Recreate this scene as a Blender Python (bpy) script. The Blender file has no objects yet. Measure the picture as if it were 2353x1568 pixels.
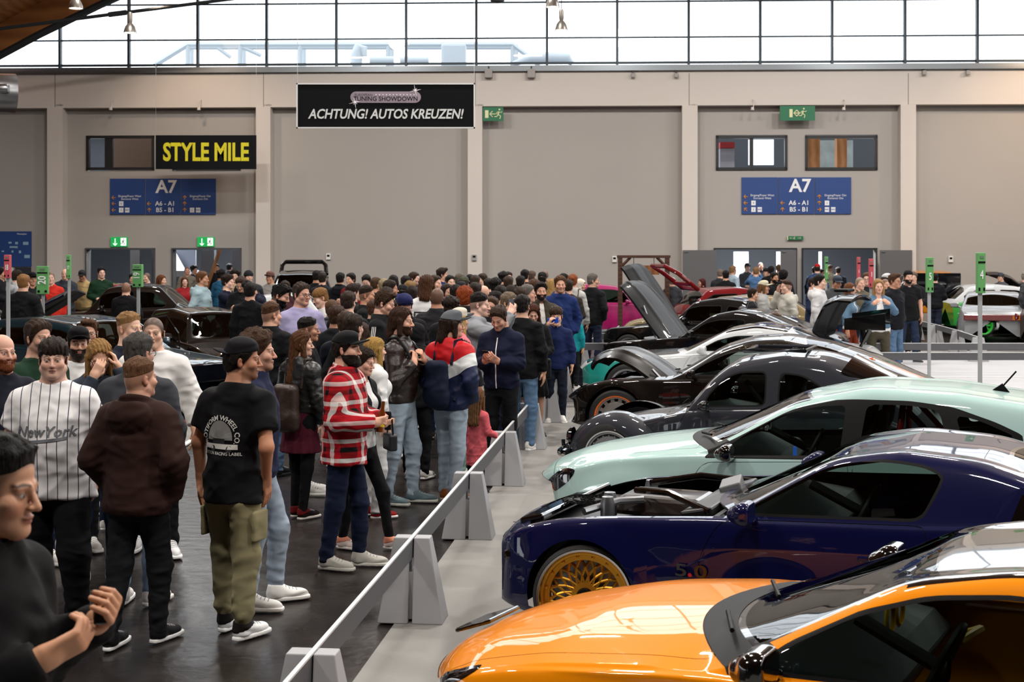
import bpy, math, random
import numpy as np
from mathutils import Vector, Matrix, Euler
C = bpy.context.scene.collection
S = bpy.context.scene
# ---------------------------------------------------------------- camera (50 mm, level, shifted), world, lamps, exposure
F, CX, HY, CH = 3268.0, 1176.5, 570.0, 2.4          # focal length in px, principal column, horizon row, eye height
cd = bpy.data.cameras.new('camera'); cam = bpy.data.objects.new('camera', cd); C.objects.link(cam)
cam.location = (0, 0, CH); cam.rotation_euler = (math.pi/2, 0, 0)
cd.sensor_width = 36; cd.lens = 36*F/2353; cd.shift_y = -(784-HY)/2353; cd.clip_end = 400; cd.clip_start = .05
cd.dof.use_dof = True; cd.dof.focus_distance = 11.0; cd.dof.aperture_fstop = 6.3
S.camera = cam
w = bpy.data.worlds.new('overcast_sky'); S.world = w; w.use_nodes = True
bg = w.node_tree.nodes['Background']; bg.inputs[0].default_value = (.93, .96, 1, 1); bg.inputs[1].default_value = 2.4
def lamp(name, kind, loc, energy, color=(1, 1, 1), size=None, aim=None, sy=None, spot=None):
    l = bpy.data.lights.new(name, kind); l.energy = energy; l.color = color
    o = bpy.data.objects.new(name, l); C.objects.link(o); o.location = loc
    if kind == 'AREA':
        l.size = size
        if sy: l.shape = 'RECTANGLE'; l.size_y = sy
    elif size: l.shadow_soft_size = size
    if spot: l.spot_size = spot[0]; l.spot_blend = spot[1]
    if aim: o.rotation_euler = (Vector(aim)-Vector(loc)).to_track_quat('-Z', 'Y').to_euler()
    return o
vs = S.view_settings; vs.view_transform = 'Standard'; vs.look = 'None'; vs.exposure = .48; vs.gamma = 1; vs.use_curve_mapping = False
lamp('warm_floodlight_right', 'SPOT', (17.5, 38, 9.6), 900, (1, .70, .45), .3, (16.5, 44, 4.6), spot=(1.5, .9)); lamp('warm_floodlight_left', 'SPOT', (-10, 40, 9.5), 320, (1, .75, .55), .3, (-9.5, 44, 5), spot=(1.5, .9))
for k_, (x_, e_) in enumerate(((-13, 560), (-5, 680), (3, 680), (11, 680))): lamp('wall_fill_light', 'SPOT', (x_, 35, 10.2), e_, (1, .96, .92), .4, (x_+.5, 44, 4.2), spot=(1.7, 1.))  # added fill spots that brighten the far wall, no fixtures behind them
for k_, (x_, y_) in enumerate([(x, y) for x in (-9, -1, 7, 15) for y in (3, 13, 23, 33)]): lamp('hall_light', 'AREA', (x_+.3*(k_ % 2), y_, 11.2), 430, (1, .95, .88), 1.3, sy=.35)
cy = S.cycles; cy.max_bounces = 7; cy.diffuse_bounces = 3; cy.glossy_bounces = 4; cy.transmission_bounces = 6; cy.transparent_max_bounces = 12
cy.caustics_reflective = False; cy.caustics_refractive = False; cy.use_denoising = True; cy.sample_clamp_indirect = 6
# ---------------------------------------------------------------- helpers: colours, materials, meshes
def lin(h, a=1.0):
    if not isinstance(h, str): return tuple(h)[:3]+(a,)
    h = h.lstrip('#'); c = [int(h[i:i+2], 16)/255 for i in (0, 2, 4)]
    return tuple(x/12.92 if x <= .04045 else ((x+.055)/1.055)**2.4 for x in c)+(a,)
MC = {}
def M(name, col='888888', rough=.55, metal=0., coat=0., spec=.5, emit=0., bump=None, noise=None, trans=0., wave=None, attr=None, sheen=0.):
    """procedural principled material; noise=(scale, dark factor), bump=(scale, strength), wave=(scale, colour2, axis)"""
    if name in MC: return MC[name]
    m = bpy.data.materials.new(name); m.use_nodes = True; MC[name] = m
    t = m.node_tree; b = t.nodes['Principled BSDF']; I = b.inputs; N = t.nodes.new; L = t.links.new
    c = lin(col); I['Base Color'].default_value = c; I['Roughness'].default_value = rough; I['Metallic'].default_value = metal
    I['Coat Weight'].default_value = coat; I['Coat Roughness'].default_value = .03; I['Specular IOR Level'].default_value = spec
    I['Transmission Weight'].default_value = trans; I['Sheen Weight'].default_value = sheen
    if emit: I['Emission Color'].default_value = c; I['Emission Strength'].default_value = emit
    tc = None
    if noise or bump or wave: tc = N('ShaderNodeTexCoord')
    if attr:
        a = N('ShaderNodeAttribute'); a.attribute_name = attr; L(a.outputs['Color'], I['Base Color'])
    if noise:
        n = N('ShaderNodeTexNoise'); n.inputs['Scale'].default_value = noise[0]; n.inputs['Detail'].default_value = 5
        L(tc.outputs['Object'], n.inputs['Vector'])
        r = N('ShaderNodeMix'); r.data_type = 'RGBA'; r.inputs['A'].default_value = tuple(x*noise[1] for x in c[:3])+(1,); r.inputs['B'].default_value = c
        L(n.outputs['Fac'], r.inputs['Factor']); L(r.outputs['Result'], I['Base Color'])
    if wave:
        n = N('ShaderNodeTexWave'); n.bands_direction = wave[2] if len(wave) > 2 else 'X'; n.inputs['Scale'].default_value = wave[0]; n.inputs['Distortion'].default_value = 4; n.inputs['Detail'].default_value = 3
        L(tc.outputs['Object'], n.inputs['Vector'])
        r = N('ShaderNodeMix'); r.data_type = 'RGBA'; r.inputs['A'].default_value = c; r.inputs['B'].default_value = lin(wave[1])
        L(n.outputs['Fac'], r.inputs['Factor']); L(r.outputs['Result'], I['Base Color'])
    if bump:
        n = N('ShaderNodeTexNoise'); n.inputs['Scale'].default_value = bump[0]; n.inputs['Detail'].default_value = 4
        L(tc.outputs['Object'], n.inputs['Vector'])
        u = N('ShaderNodeBump'); u.inputs['Strength'].default_value = bump[1]; u.inputs['Distance'].default_value = .02
        L(n.outputs['Fac'], u.inputs['Height']); L(u.outputs['Normal'], I['Normal'])
    return m
def crumple(m, k=6., st=.85):
    """fabric creases: ridged noise added to a material's bump"""
    t = m.node_tree; b = t.nodes['Principled BSDF']; u0 = [n for n in t.nodes if n.type == 'BUMP'][0]; n = t.nodes.new('ShaderNodeTexNoise'); n.noise_type = 'RIDGED_MULTIFRACTAL'
    n.inputs['Scale'].default_value = k; n.inputs['Detail'].default_value = 2.5; n.inputs['Roughness'].default_value = .45; n.inputs['Distortion'].default_value = .6
    v = t.nodes.new('ShaderNodeVectorMath'); v.operation = 'MULTIPLY'; v.inputs[1].default_value = (.8, .8, 1.25); t.links.new(t.nodes['Texture Coordinate'].outputs['Object'], v.inputs[0]); t.links.new(v.outputs[0], n.inputs['Vector'])
    u = t.nodes.new('ShaderNodeBump'); u.inputs['Strength'].default_value = st; u.inputs['Distance'].default_value = .045; t.links.new(n.outputs['Fac'], u.inputs['Height']); t.links.new(u0.outputs['Normal'], u.inputs['Normal']); t.links.new(u.outputs['Normal'], b.inputs['Normal']); return m
def cloth(col, rough=.85, b=.08):
    k = 'cloth_%s_%d' % (col, int(rough*100))
    return MC[k] if k in MC else crumple(M(k, col, rough, bump=(240, b), spec=.2))
def paint(name, col, metal=0., rough=.35): return M(name, col, max(rough, .45), metal, coat=.85, spec=.06)
def glass(name='tinted_glass', tint='8fa5a0', dark=.75):
    """car or window pane: clear tinted straight-through glass with a fresnel gloss"""
    if name in MC: return MC[name]
    m = bpy.data.materials.new(name); m.use_nodes = True; MC[name] = m
    t = m.node_tree; t.nodes.remove(t.nodes['Principled BSDF']); N = t.nodes.new; L = t.links.new
    tr = N('ShaderNodeBsdfTransparent'); tr.inputs[0].default_value = tuple(x*dark for x in lin(tint)[:3])+(1,)
    gl = N('ShaderNodeBsdfGlossy'); gl.inputs['Roughness'].default_value = .01
    f = N('ShaderNodeFresnel'); f.inputs[0].default_value = 1.5
    mx = N('ShaderNodeMixShader'); L(f.outputs[0], mx.inputs[0]); L(tr.outputs[0], mx.inputs[1]); L(gl.outputs[0], mx.inputs[2])
    L(mx.outputs[0], t.nodes['Material Output'].inputs[0])
    return m
def link(o, parent=None):
    C.objects.link(o)
    if parent is not None: o.parent = parent
    return o
def mk(name, V, Fc, mat=None, parent=None, smooth=True, nrm=None, col=None, mi=None):
    """one mesh object from vertices and faces (numpy quads/triangles or a list of index lists)"""
    me = bpy.data.meshes.new(name)
    V = np.asarray(V, dtype=np.float32).reshape(-1, 3)
    if isinstance(Fc, np.ndarray) and Fc.ndim == 2 and len(Fc):
        n, k = Fc.shape
        me.vertices.add(len(V)); me.vertices.foreach_set('co', V.ravel())
        me.loops.add(n*k); me.loops.foreach_set('vertex_index', Fc.astype(np.int32).ravel())
        me.polygons.add(n); me.polygons.foreach_set('loop_start', np.arange(0, n*k, k, dtype=np.int32))
        me.update(calc_edges=True)
    else:
        me.from_pydata([tuple(map(float, v)) for v in V], [], [tuple(map(int, f)) for f in Fc]); me.update()
    if smooth: me.polygons.foreach_set('use_smooth', np.ones(len(me.polygons), dtype=bool))
    if mi is not None: me.polygons.foreach_set('material_index', np.asarray(mi, dtype=np.int32))
    if col is not None:
        a = me.color_attributes.new('Col', 'FLOAT_COLOR', 'POINT')
        a.data.foreach_set('color', np.concatenate([col, np.ones((len(col), 1))], 1).astype(np.float32).ravel())
    if nrm is not None: me.normals_split_custom_set_from_vertices([tuple(map(float, x)) for x in nrm])
    for m in (mat if isinstance(mat, (list, tuple)) else [mat]):
        if m: me.materials.append(m)
    o = bpy.data.objects.new(name, me)
    return link(o, parent)
def tag(o, label, cat, group=None, kind=None):
    if label: o['label'] = label
    if cat: o['category'] = cat
    if group: o['group'] = group
    if kind: o['kind'] = kind
    return o
def thing(name, label, cat, loc=(0, 0, 0), rz=0., group=None):
    o = bpy.data.objects.new(name, None); C.objects.link(o); o.location = loc; o.rotation_euler = (0, 0, rz); o.empty_display_size = .1
    return tag(o, label, cat, group)
class MB:
    """collects boxes, tubes, lathes and prisms for one mesh"""
    def __init__(s): s.v = []; s.f = []
    def add(s, V, Fc):
        n = len(s.v); s.v += [tuple(map(float, v)) for v in V]; s.f += [tuple(int(i)+n for i in f) for f in Fc]; return s
    def box(s, c, d, rot=None, taper=1.):
        h = np.array(d)/2; V = []
        for z in (-1, 1):
            k = taper if z > 0 else 1
            for x, y in ((-1, -1), (1, -1), (1, 1), (-1, 1)): V.append((x*h[0]*k, y*h[1]*k, z*h[2]))
        V = np.array(V)
        if rot is not None: V = V @ np.array(Euler(rot).to_matrix()).T
        return s.add(V+np.array(c), [(3, 2, 1, 0), (4, 5, 6, 7), (0, 1, 5, 4), (1, 2, 6, 5), (2, 3, 7, 6), (3, 0, 4, 7)])
    def tube(s, pts, r, n=10, closed=False, cap=True):
        pts = [np.array(p, float) for p in pts]; m = len(pts); V = []; u = None
        rr = r if isinstance(r, (list, tuple)) else [r]*m
        for i, p in enumerate(pts):
            a = pts[(i-1) % m] if (closed or i) else p; b = pts[(i+1) % m] if (closed or i < m-1) else p
            d = b-a; d = d/(np.linalg.norm(d)+1e-9)
            if u is None: u = np.cross(d, (0, 0, 1) if abs(d[2]) < .9 else (1, 0, 0))
            u = u-d*np.dot(u, d); u /= np.linalg.norm(u)+1e-9; w_ = np.cross(d, u)
            for k in range(n):
                t = 2*math.pi*k/n; V.append(p+rr[i]*(math.cos(t)*u+math.sin(t)*w_))
        Fc = [(i*n+k, i*n+(k+1) % n, ((i+1) % m)*n+(k+1) % n, ((i+1) % m)*n+k) for i in range(m if closed else m-1) for k in range(n)]
        if cap and not closed: Fc += [tuple(range(n))[::-1], tuple(range((m-1)*n, m*n))]
        return s.add(V, Fc)
    def lathe(s, prof, n=32, axis='z', c=(0, 0, 0), cap=False):
        V = []
        for r, z in prof:
            for k in range(n):
                t = 2*math.pi*k/n; a, b = r*math.cos(t), r*math.sin(t)
                V.append((a, b, z) if axis == 'z' else ((a, z, b) if axis == 'y' else (z, a, b)))
        V = np.array(V)+np.array(c); m = len(prof)
        Fc = [(i*n+k, i*n+(k+1) % n, (i+1)*n+(k+1) % n, (i+1)*n+k) for i in range(m-1) for k in range(n)]
        if cap: Fc += [tuple(range(n))[::-1], tuple(range((m-1)*n, m*n))]
        return s.add(V, Fc)
    def prism(s, poly, lo, hi, axis='y'):
        """extrude a 2-D outline: axis y -> outline in (x, z); axis z -> (x, y); axis x -> (y, z)"""
        n = len(poly); V = []
        for d in (lo, hi):
            for a, b in poly: V.append((a, d, b) if axis == 'y' else ((a, b, d) if axis == 'z' else (d, a, b)))
        return s.add(V, [tuple(range(n)), tuple(range(2*n-1, n-1, -1))]+[(i, i+n, (i+1) % n+n, (i+1) % n) for i in range(n)])
    def build(s, name, mat, parent=None, smooth=False, bevel=0., seg=2):
        o = mk(name, s.v, s.f, mat, parent, smooth)
        if smooth: o.data.set_sharp_from_angle(angle=math.radians(35))
        if bevel:
            b = o.modifiers.new('bevel', 'BEVEL'); b.width = bevel; b.segments = seg; b.limit_method = 'ANGLE'; b.angle_limit = math.radians(40)
        return o
def text(name, body, size, mat, parent=None, loc=(0, 0, 0), rot=(math.pi/2, 0, 0), bold=0., shear=0., ext=.002, ax='CENTER', sx=1., space=1.):
    cu = bpy.data.curves.new(name, 'FONT'); cu.body = body; cu.size = size; cu.offset = bold*size; cu.shear = shear; cu.extrude = ext
    cu.align_x = ax; cu.align_y = 'CENTER'; cu.space_character = space; cu.resolution_u = 3; cu.materials.append(mat)
    o = bpy.data.objects.new(name, cu); o.location = loc; o.rotation_euler = rot; o.scale = (sx, 1, 1)
    return link(o, parent)
def G(x, y, z=0.):
    """photo pixel -> point of the hall at height z (below eye height)"""
    Y = F*(CH-z)/(y-HY); return Vector(((x-CX)*Y/F, Y, z))
def at(x, y, Y): return Vector(((x-CX)*Y/F, Y, CH-(y-HY)*Y/F))
# ---------------------------------------------------------------- implicit surfaces: distance primitives and surface nets
f32 = np.float32
def rc(P, a, b, ra, rb):
    a = np.array(a, f32); b = np.array(b, f32); d = b-a; L2 = float(d@d)+1e-12
    t = np.clip((P-a)@d/L2, 0, 1); q = P-a-t[:, None]*d
    return np.sqrt((q*q).sum(1))-(ra+(rb-ra)*t)
def rct(P, a, b):
    a = np.array(a, f32); b = np.array(b, f32); d = b-a; return np.clip((P-a)@d/(float(d@d)+1e-12), 0, 1)
def ell(P, c, r):
    r = np.array(r, f32); q = (P-np.array(c, f32))/r; k0 = np.sqrt((q*q).sum(1))+1e-6; q = q/r
    return k0*(k0-1)/(np.sqrt((q*q).sum(1))+1e-6)
def bx3(P, c, h, r=0.):
    q = np.abs(P-np.array(c, f32))-np.array(h, f32)+r
    return np.sqrt((np.maximum(q, 0)**2).sum(1))+np.minimum(q.max(1), 0)-r
def smin(a, b, k):
    h = np.maximum(k-np.abs(a-b), 0)/k; return np.minimum(a, b)-h*h*k*.25
def smax(a, b, k): return -smin(-a, -b, k)
def nets(f, lo, hi, h, B=4):
    """surface nets over a box, evaluated only in blocks near the surface"""
    lo = np.array(lo, float); n = np.ceil((np.array(hi)-lo)/(h*B)).astype(int)+1
    g = [lo[i]+(np.arange(n[i])*B+(B-1)/2)*h for i in range(3)]
    Pc = np.stack(np.meshgrid(*g, indexing='ij'), -1).reshape(-1, 3).astype(f32)
    dc = f(Pc); act = np.abs(dc) < h*B*1.5+.012
    N = n*B; idx = np.nonzero(act)[0]; bi = np.stack(np.unravel_index(idx, n), 1)
    V = np.repeat(np.repeat(np.repeat(np.where(dc.reshape(n) > 0, 1., -1.).astype(f32), B, 0), B, 1), B, 2)
    o = np.stack(np.meshgrid(*[np.arange(B)]*3, indexing='ij'), -1).reshape(-1, 3)
    q = (bi[:, None, :]*B+o[None]).reshape(-1, 3)
    V[q[:, 0], q[:, 1], q[:, 2]] = f((lo+q*h).astype(f32))
    s = V < 0
    cs = [(a, b, c) for a in (0, 1) for b in (0, 1) for c in (0, 1)]
    sl = lambda A, c: A[c[0]:A.shape[0]-1+c[0], c[1]:A.shape[1]-1+c[1], c[2]:A.shape[2]-1+c[2]]
    cnt = sum(sl(s, c).astype(np.int8) for c in cs); m = (cnt > 0) & (cnt < 8)
    ci = np.stack(np.nonzero(m), 1); K = len(ci)
    if not K: return np.zeros((0, 3)), np.zeros((0, 4), int)
    pos = np.zeros((K, 3)); num = np.zeros(K)
    cv = {c: V[ci[:, 0]+c[0], ci[:, 1]+c[1], ci[:, 2]+c[2]] for c in cs}
    for c in cs:
        for ax in range(3):
            if c[ax]: continue
            e = list(c); e[ax] = 1; a = cv[c]; b = cv[tuple(e)]; x = (a < 0) != (b < 0)
            t = np.where(x, a/np.where(x, a-b, 1), 0); p = np.tile(np.array(c, float), (K, 1)); p[:, ax] += t
            pos += p*x[:, None]; num += x
    pos = lo+(ci+pos/num[:, None])*h
    id_ = np.full(m.shape, -1, np.int64); id_[m] = np.arange(K); out = []
    for ax in range(3):
        u, w_ = (ax+1) % 3, (ax+2) % 3
        A = np.take(s, range(0, N[ax]-1), ax); Bq = np.take(s, range(1, N[ax]), ax)
        e = np.stack(np.nonzero(A != Bq), 1); ok = (e[:, u] > 0) & (e[:, w_] > 0) & (e[:, u] < N[u]-1) & (e[:, w_] < N[w_]-1); e = e[ok]
        fl = s[e[:, 0], e[:, 1], e[:, 2]]
        qs = []
        for du, dw in ((-1, -1), (0, -1), (0, 0), (-1, 0)):
            z = e.copy(); z[:, u] += du; z[:, w_] += dw; qs.append(id_[z[:, 0], z[:, 1], z[:, 2]])
        qd = np.stack(qs, 1); qd[~fl] = qd[~fl][:, ::-1]; out.append(qd)
    Fq = np.concatenate(out); return pos, Fq[(Fq >= 0).all(1)]
def merge(parts):
    V = []; Fq = []; n = 0
    for v, f in parts: V.append(v); Fq.append(f+n); n += len(v)
    return np.concatenate(V), np.concatenate(Fq)
# ---------------------------------------------------------------- people: one continuous body, with hair and clothing as children
LODS = [(.0045, .0052, .0095), (.0075, .0085, .017), (.012, .013, .026)]       # grid steps: head, hands, cloth
def hairmat(c):
    if 'hair_'+c in MC: return MC['hair_'+c]
    m = M('hair_'+c, c, .55, spec=.22, bump=(190, .9)); t = m.node_tree; n = [q for q in t.nodes if q.type == 'TEX_NOISE'][0]
    v = t.nodes.new('ShaderNodeVectorMath'); v.operation = 'MULTIPLY'; v.inputs[1].default_value = (1, 1, .10); t.links.new(t.nodes['Texture Coordinate'].outputs['Object'], v.inputs[0]); t.links.new(v.outputs[0], n.inputs['Vector'])
    r = t.nodes.new('ShaderNodeMix'); r.data_type = 'RGBA'; k = lin(c)[:3]; r.inputs['A'].default_value = tuple(x*.45 for x in k)+(1,); r.inputs['B'].default_value = tuple(min(1, x*1.5) for x in k)+(1,)
    t.links.new(n.outputs['Fac'], r.inputs['Factor']); t.links.new(r.outputs['Result'], t.nodes['Principled BSDF'].inputs['Base Color']); return m
def denim(c): return MC['denim_'+c] if 'denim_'+c in MC else crumple(M('denim_'+c, c, .9, noise=(7, .66), bump=(240, .08), spec=.2), 8., .6)
def ridge(P, sd, k, kz):
    """creases: sharpened slanted waves"""
    r = random.Random(sd); o = 0
    for i in range(3):
        a, b, c, ph = r.uniform(-1, 1)*k, r.uniform(-1, 1)*k, r.uniform(.6, 1.2)*kz*r.choice((-1, 1)), r.uniform(0, 6)
        q = np.sin(P[:, 0]*a+P[:, 1]*b+P[:, 2]*c+ph+1.3*np.sin(P[:, 0]*k*.5+P[:, 2]*kz*.35+i)); o = o+(1-np.abs(q))**2
    return o/3-.33
def rot3(yaw, pitch=0., roll=0.): return np.array(Euler((pitch, roll, yaw)).to_matrix())
def wob(P, sd, k=9., kz=1.):
    """soft folds: a few slanted waves"""
    r = random.Random(sd); o = 0
    for i in range(4):
        a = r.uniform(.6, 1.6)*k; b = r.uniform(-1, 1)*k; c = r.uniform(.8, 2.2)*k*kz; ph = r.uniform(0, 6)
        o = o+np.sin(P[:, 0]*a*2+P[:, 1]*b*2+P[:, 2]*c+ph+1.4*np.sin(P[:, 2]*c*.6+P[:, 0]*b*2+i))
    return o*.25
ARM = {  # elbow, wrist (for the +x side), finger direction, palm normal, curl
 'down':   ((.245, .03, 1.14), (.25, -.02, .90), (0, -.12, -1), (-1, 0, 0), .28),
 'pocket': ((.275, .07, 1.14), (.205, -.045, .935), (-.1, -.25, -1), (-1, 0, 0), .2),
 'belly':  ((.245, .02, 1.13), (.10, -.16, 1.07), (-1, -.3, -.1), (0, 1, 0), .4),
 'hold':   ((.245, .0, 1.13), (.09, -.25, 1.10), (-.75, -.6, .1), (-.3, .8, .2), .75),
 'phone':  ((.225, -.05, 1.13), (.075, -.27, 1.17), (-.35, -.7, .45), (-.6, .3, .6), .6),
 'photo':  ((.25, -.24, 1.32), (.11, -.36, 1.55), (-.45, -.25, .85), (-.8, .4, 0), .7),
 'ear':    ((.25, -.14, 1.27), (.125, -.10, 1.55), (-.35, .05, 1), (-1, .2, 0), .5),
 'face':   ((.19, -.20, 1.25), (.05, -.20, 1.50), (-.5, .1, .9), (0, 1, .2), .55),
 'strap':  ((.245, -.03, 1.12), (.13, -.17, 1.28), (-.55, .1, .85), (-.2, 1, 0), 1.0),
 'cross':  ((.25, -.07, 1.17), (-.02, -.2, 1.19), (-1, 0, .1), (0, 1, 0), .3),
 'hip':    ((.37, .06, 1.18), (.19, .0, 1.03), (-.8, -.4, -.4), (0, .6, -.6), .2),
 'heart':  ((.27, -.05, 1.22), (.12, -.18, 1.36), (-.8, -.2, .6), (-.4, .8, 0), .9),
 'rail':   ((.23, -.02, 1.12), (.23, -.26, 1.02), (0, -.8, -.5), (0, .3, -1), .5),
}
LEG = {'stand': ((-.10, .0, -12, .01), (.10, .0, 12, .01)), 'wide': ((-.15, .02, -18, .01), (.15, -.02, 18, .01)),
       'step': ((-.08, .22, -4, .03), (.09, -.20, 6, .03)), 'shift': ((-.09, .02, -6, .0), (.16, -.12, 24, .05)),
       'close': ((-.07, .03, -8, .0), (.08, -.03, 10, .02)), 'stepr': ((-.09, -.20, -4, .03), (.08, .22, 6, .03))}
def hairline(Q): return (Q[:, 1]+.082)*-.80+(Q[:, 2]-.072)*-.60
def skull(Q): return smin(ell(Q, (0, .012, .035), (.077, .097, .084)), ell(Q, (0, .045, -.02), (.060, .060, .068)), .03)
def head_sdf(Q, sp):
    fem = sp.get('sex') == 'f'; fat = sp.get('fat', 0)
    d = skull(Q)
    d = smin(d, ell(Q, (0, -.030, -.045), (.057+.010*fat, .060, .074)), .03)
    d = smin(d, ell(Q, (0, -.074, -.098), (.018 if not fem else .014, .019, .016)), .030)
    jw = .054+.012*fat-(.006 if fem else 0)
    A = Q.copy(); A[:, 0] = np.abs(A[:, 0])
    d = smin(d, rc(A, (jw, .0, -.058), (.012, -.07, -.098), .017+.006*fat, .016), .025)
    d = smin(d, ell(A, (.042, -.058, -.028), (.026, .028, .026)), .02)
    d = smin(d, rc(A, (.012, -.087, .016), (.043, -.076, .014), .010, .008), .014)
    d = smax(d, -ell(A, (.032, -.104, -.004), (.022, .020, .014)), .012)
    d = smin(d, ell(A, (.031, -.078, -.004), (.014, .0125, .0115)), .003)
    d = smin(d, rc(Q, (0, -.089, .006), (0, -.112, -.033), .0075, .0105), .010)
    d = smin(d, ell(A, (.011, -.100, -.036), (.0085, .010, .008)), .007)
    d = smax(d, -ell(Q, (0, -.101, -.066), (.028, .006, .0016)), .004)
    d = smin(d, ell(Q, (0, -.090, -.060), (.023, .011, .0055)), .006)
    d = smin(d, ell(Q, (0, -.088, -.072), (.019, .011, .006)), .006)
    E_ = ell((A-np.array((.080, .014, -.012), f32)) @ rot3(.35, 0, .12), (0, 0, 0), (.008, .019, .032))
    d = smin(d, E_, .008)
    d = smax(d, -ell(A, (.090, .006, -.008), (.007, .010, .016)), .006)
    return d
def face_colour(Q, sp, n):
    sk = np.array(lin(sp.get('skin', 'c99a80'))[:3]); sk = sk*.90+sk.mean()*.10; col = np.tile(sk, (n, 1))
    hc = np.array(lin(sp.get('hairc', '2a1d16'))[:3]); A = Q.copy(); A[:, 0] = np.abs(A[:, 0])
    def put(d, w, c, k=1.):
        t = np.clip(.5-d/w, 0, 1)[:, None]*k; col[:] = col*(1-t)+np.array(c)*t
    put(ell(A, (.045, -.075, -.032), (.022, .03, .018)), .02, sk*np.array((1.06, .84, .82)), .55)
    put(ell(Q, (0, -.108, -.036), (.016, .016, .012)), .01, sk*np.array((1.04, .86, .84)), .6)
    put(ell(A, (.080, .014, -.012), (.014, .022, .034)), .01, sk*np.array((1.03, .80, .76)), .6)
    hl = hairline(Q); up = (hl < 0) & (Q[:, 2] > -.075)
    st = sp.get('hair', 'short')
    sc = {'bald': .0, 'buzz': .95, 'fade': .62, 'hijab': 0}.get(st, .8)
    if sc: put(np.maximum(np.maximum(hl, -.07-Q[:, 2]), -np.where(A[:, 0] > .083, -1., 1.)*.01), .012, hc*.95+sk*.05, sc)
    bd = sp.get('beard', 0)
    if bd:
        bc = np.array(lin(sp.get('beardc', sp.get('hairc', '2a1d16')))[:3])
        low = np.maximum(np.maximum(Q[:, 2]+.040+np.clip(.05-A[:, 0], 0, 1)*.25, Q[:, 1]-.0), -.17-Q[:, 2])
        low = np.maximum(low, -ell(Q, (0, -.095, -.066), (.022, .03, .011)))
        put(low, .014, bc*.85+sk*.15, min(.9, bd*.9))
        put(np.maximum(np.abs(Q[:, 2]+.050)-.004, A[:, 0]-.026)+np.where(Q[:, 1] > -.07, 1, 0), .006, bc, min(1, bd))
    lip = sp.get('lips', '9c5a50' if sp.get('sex') != 'f' else 'a84a4c')
    put(np.maximum(ell(Q, (0, -.092, -.066), (.023, .012, .0115)), Q[:, 1]+.084), .004, lin(lip)[:3], .75)
    put(np.maximum(ell(Q, (0, -.098, -.0662), (.022, .012, .0018)), Q[:, 1]+.08), .003, sk*.22, .8)
    b = A.copy(); b[:, 2] -= .024-np.abs(A[:, 0]-.03)*.22
    put(np.maximum(np.maximum(np.abs(b[:, 2])-.0034, np.abs(b[:, 0]-.032)-.019), Q[:, 1]+.06), .004, hc, .9 if sp.get('sex') != 'f' else .7)
    e = ell(A, (.0315, -.088, -.004), (.0128, .012, .0050))
    put(e, .003, (.50, .47, .44)); put(ell(A, (.031, -.091, -.004), (.0058, .012, .0058)), .002, (.035, .022, .014))
    put(np.maximum(np.maximum(np.abs(A[:, 2]-.0035+np.abs(A[:, 0]-.031)*.25)-.0018, np.abs(A[:, 0]-.031)-.016), Q[:, 1]+.07), .003, (.03, .02, .016), .85)
    return col
def fbm(Q, k, sd=0):
    return .5*np.sin(Q[:, 0]*k+sd+1.7*np.sin(Q[:, 1]*k*.7+sd))+.3*np.sin(Q[:, 1]*k*1.6+Q[:, 2]*k*.9+2*sd)+.2*np.sin(Q[:, 2]*k*2.3-Q[:, 0]*k*1.9+sd)
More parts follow.
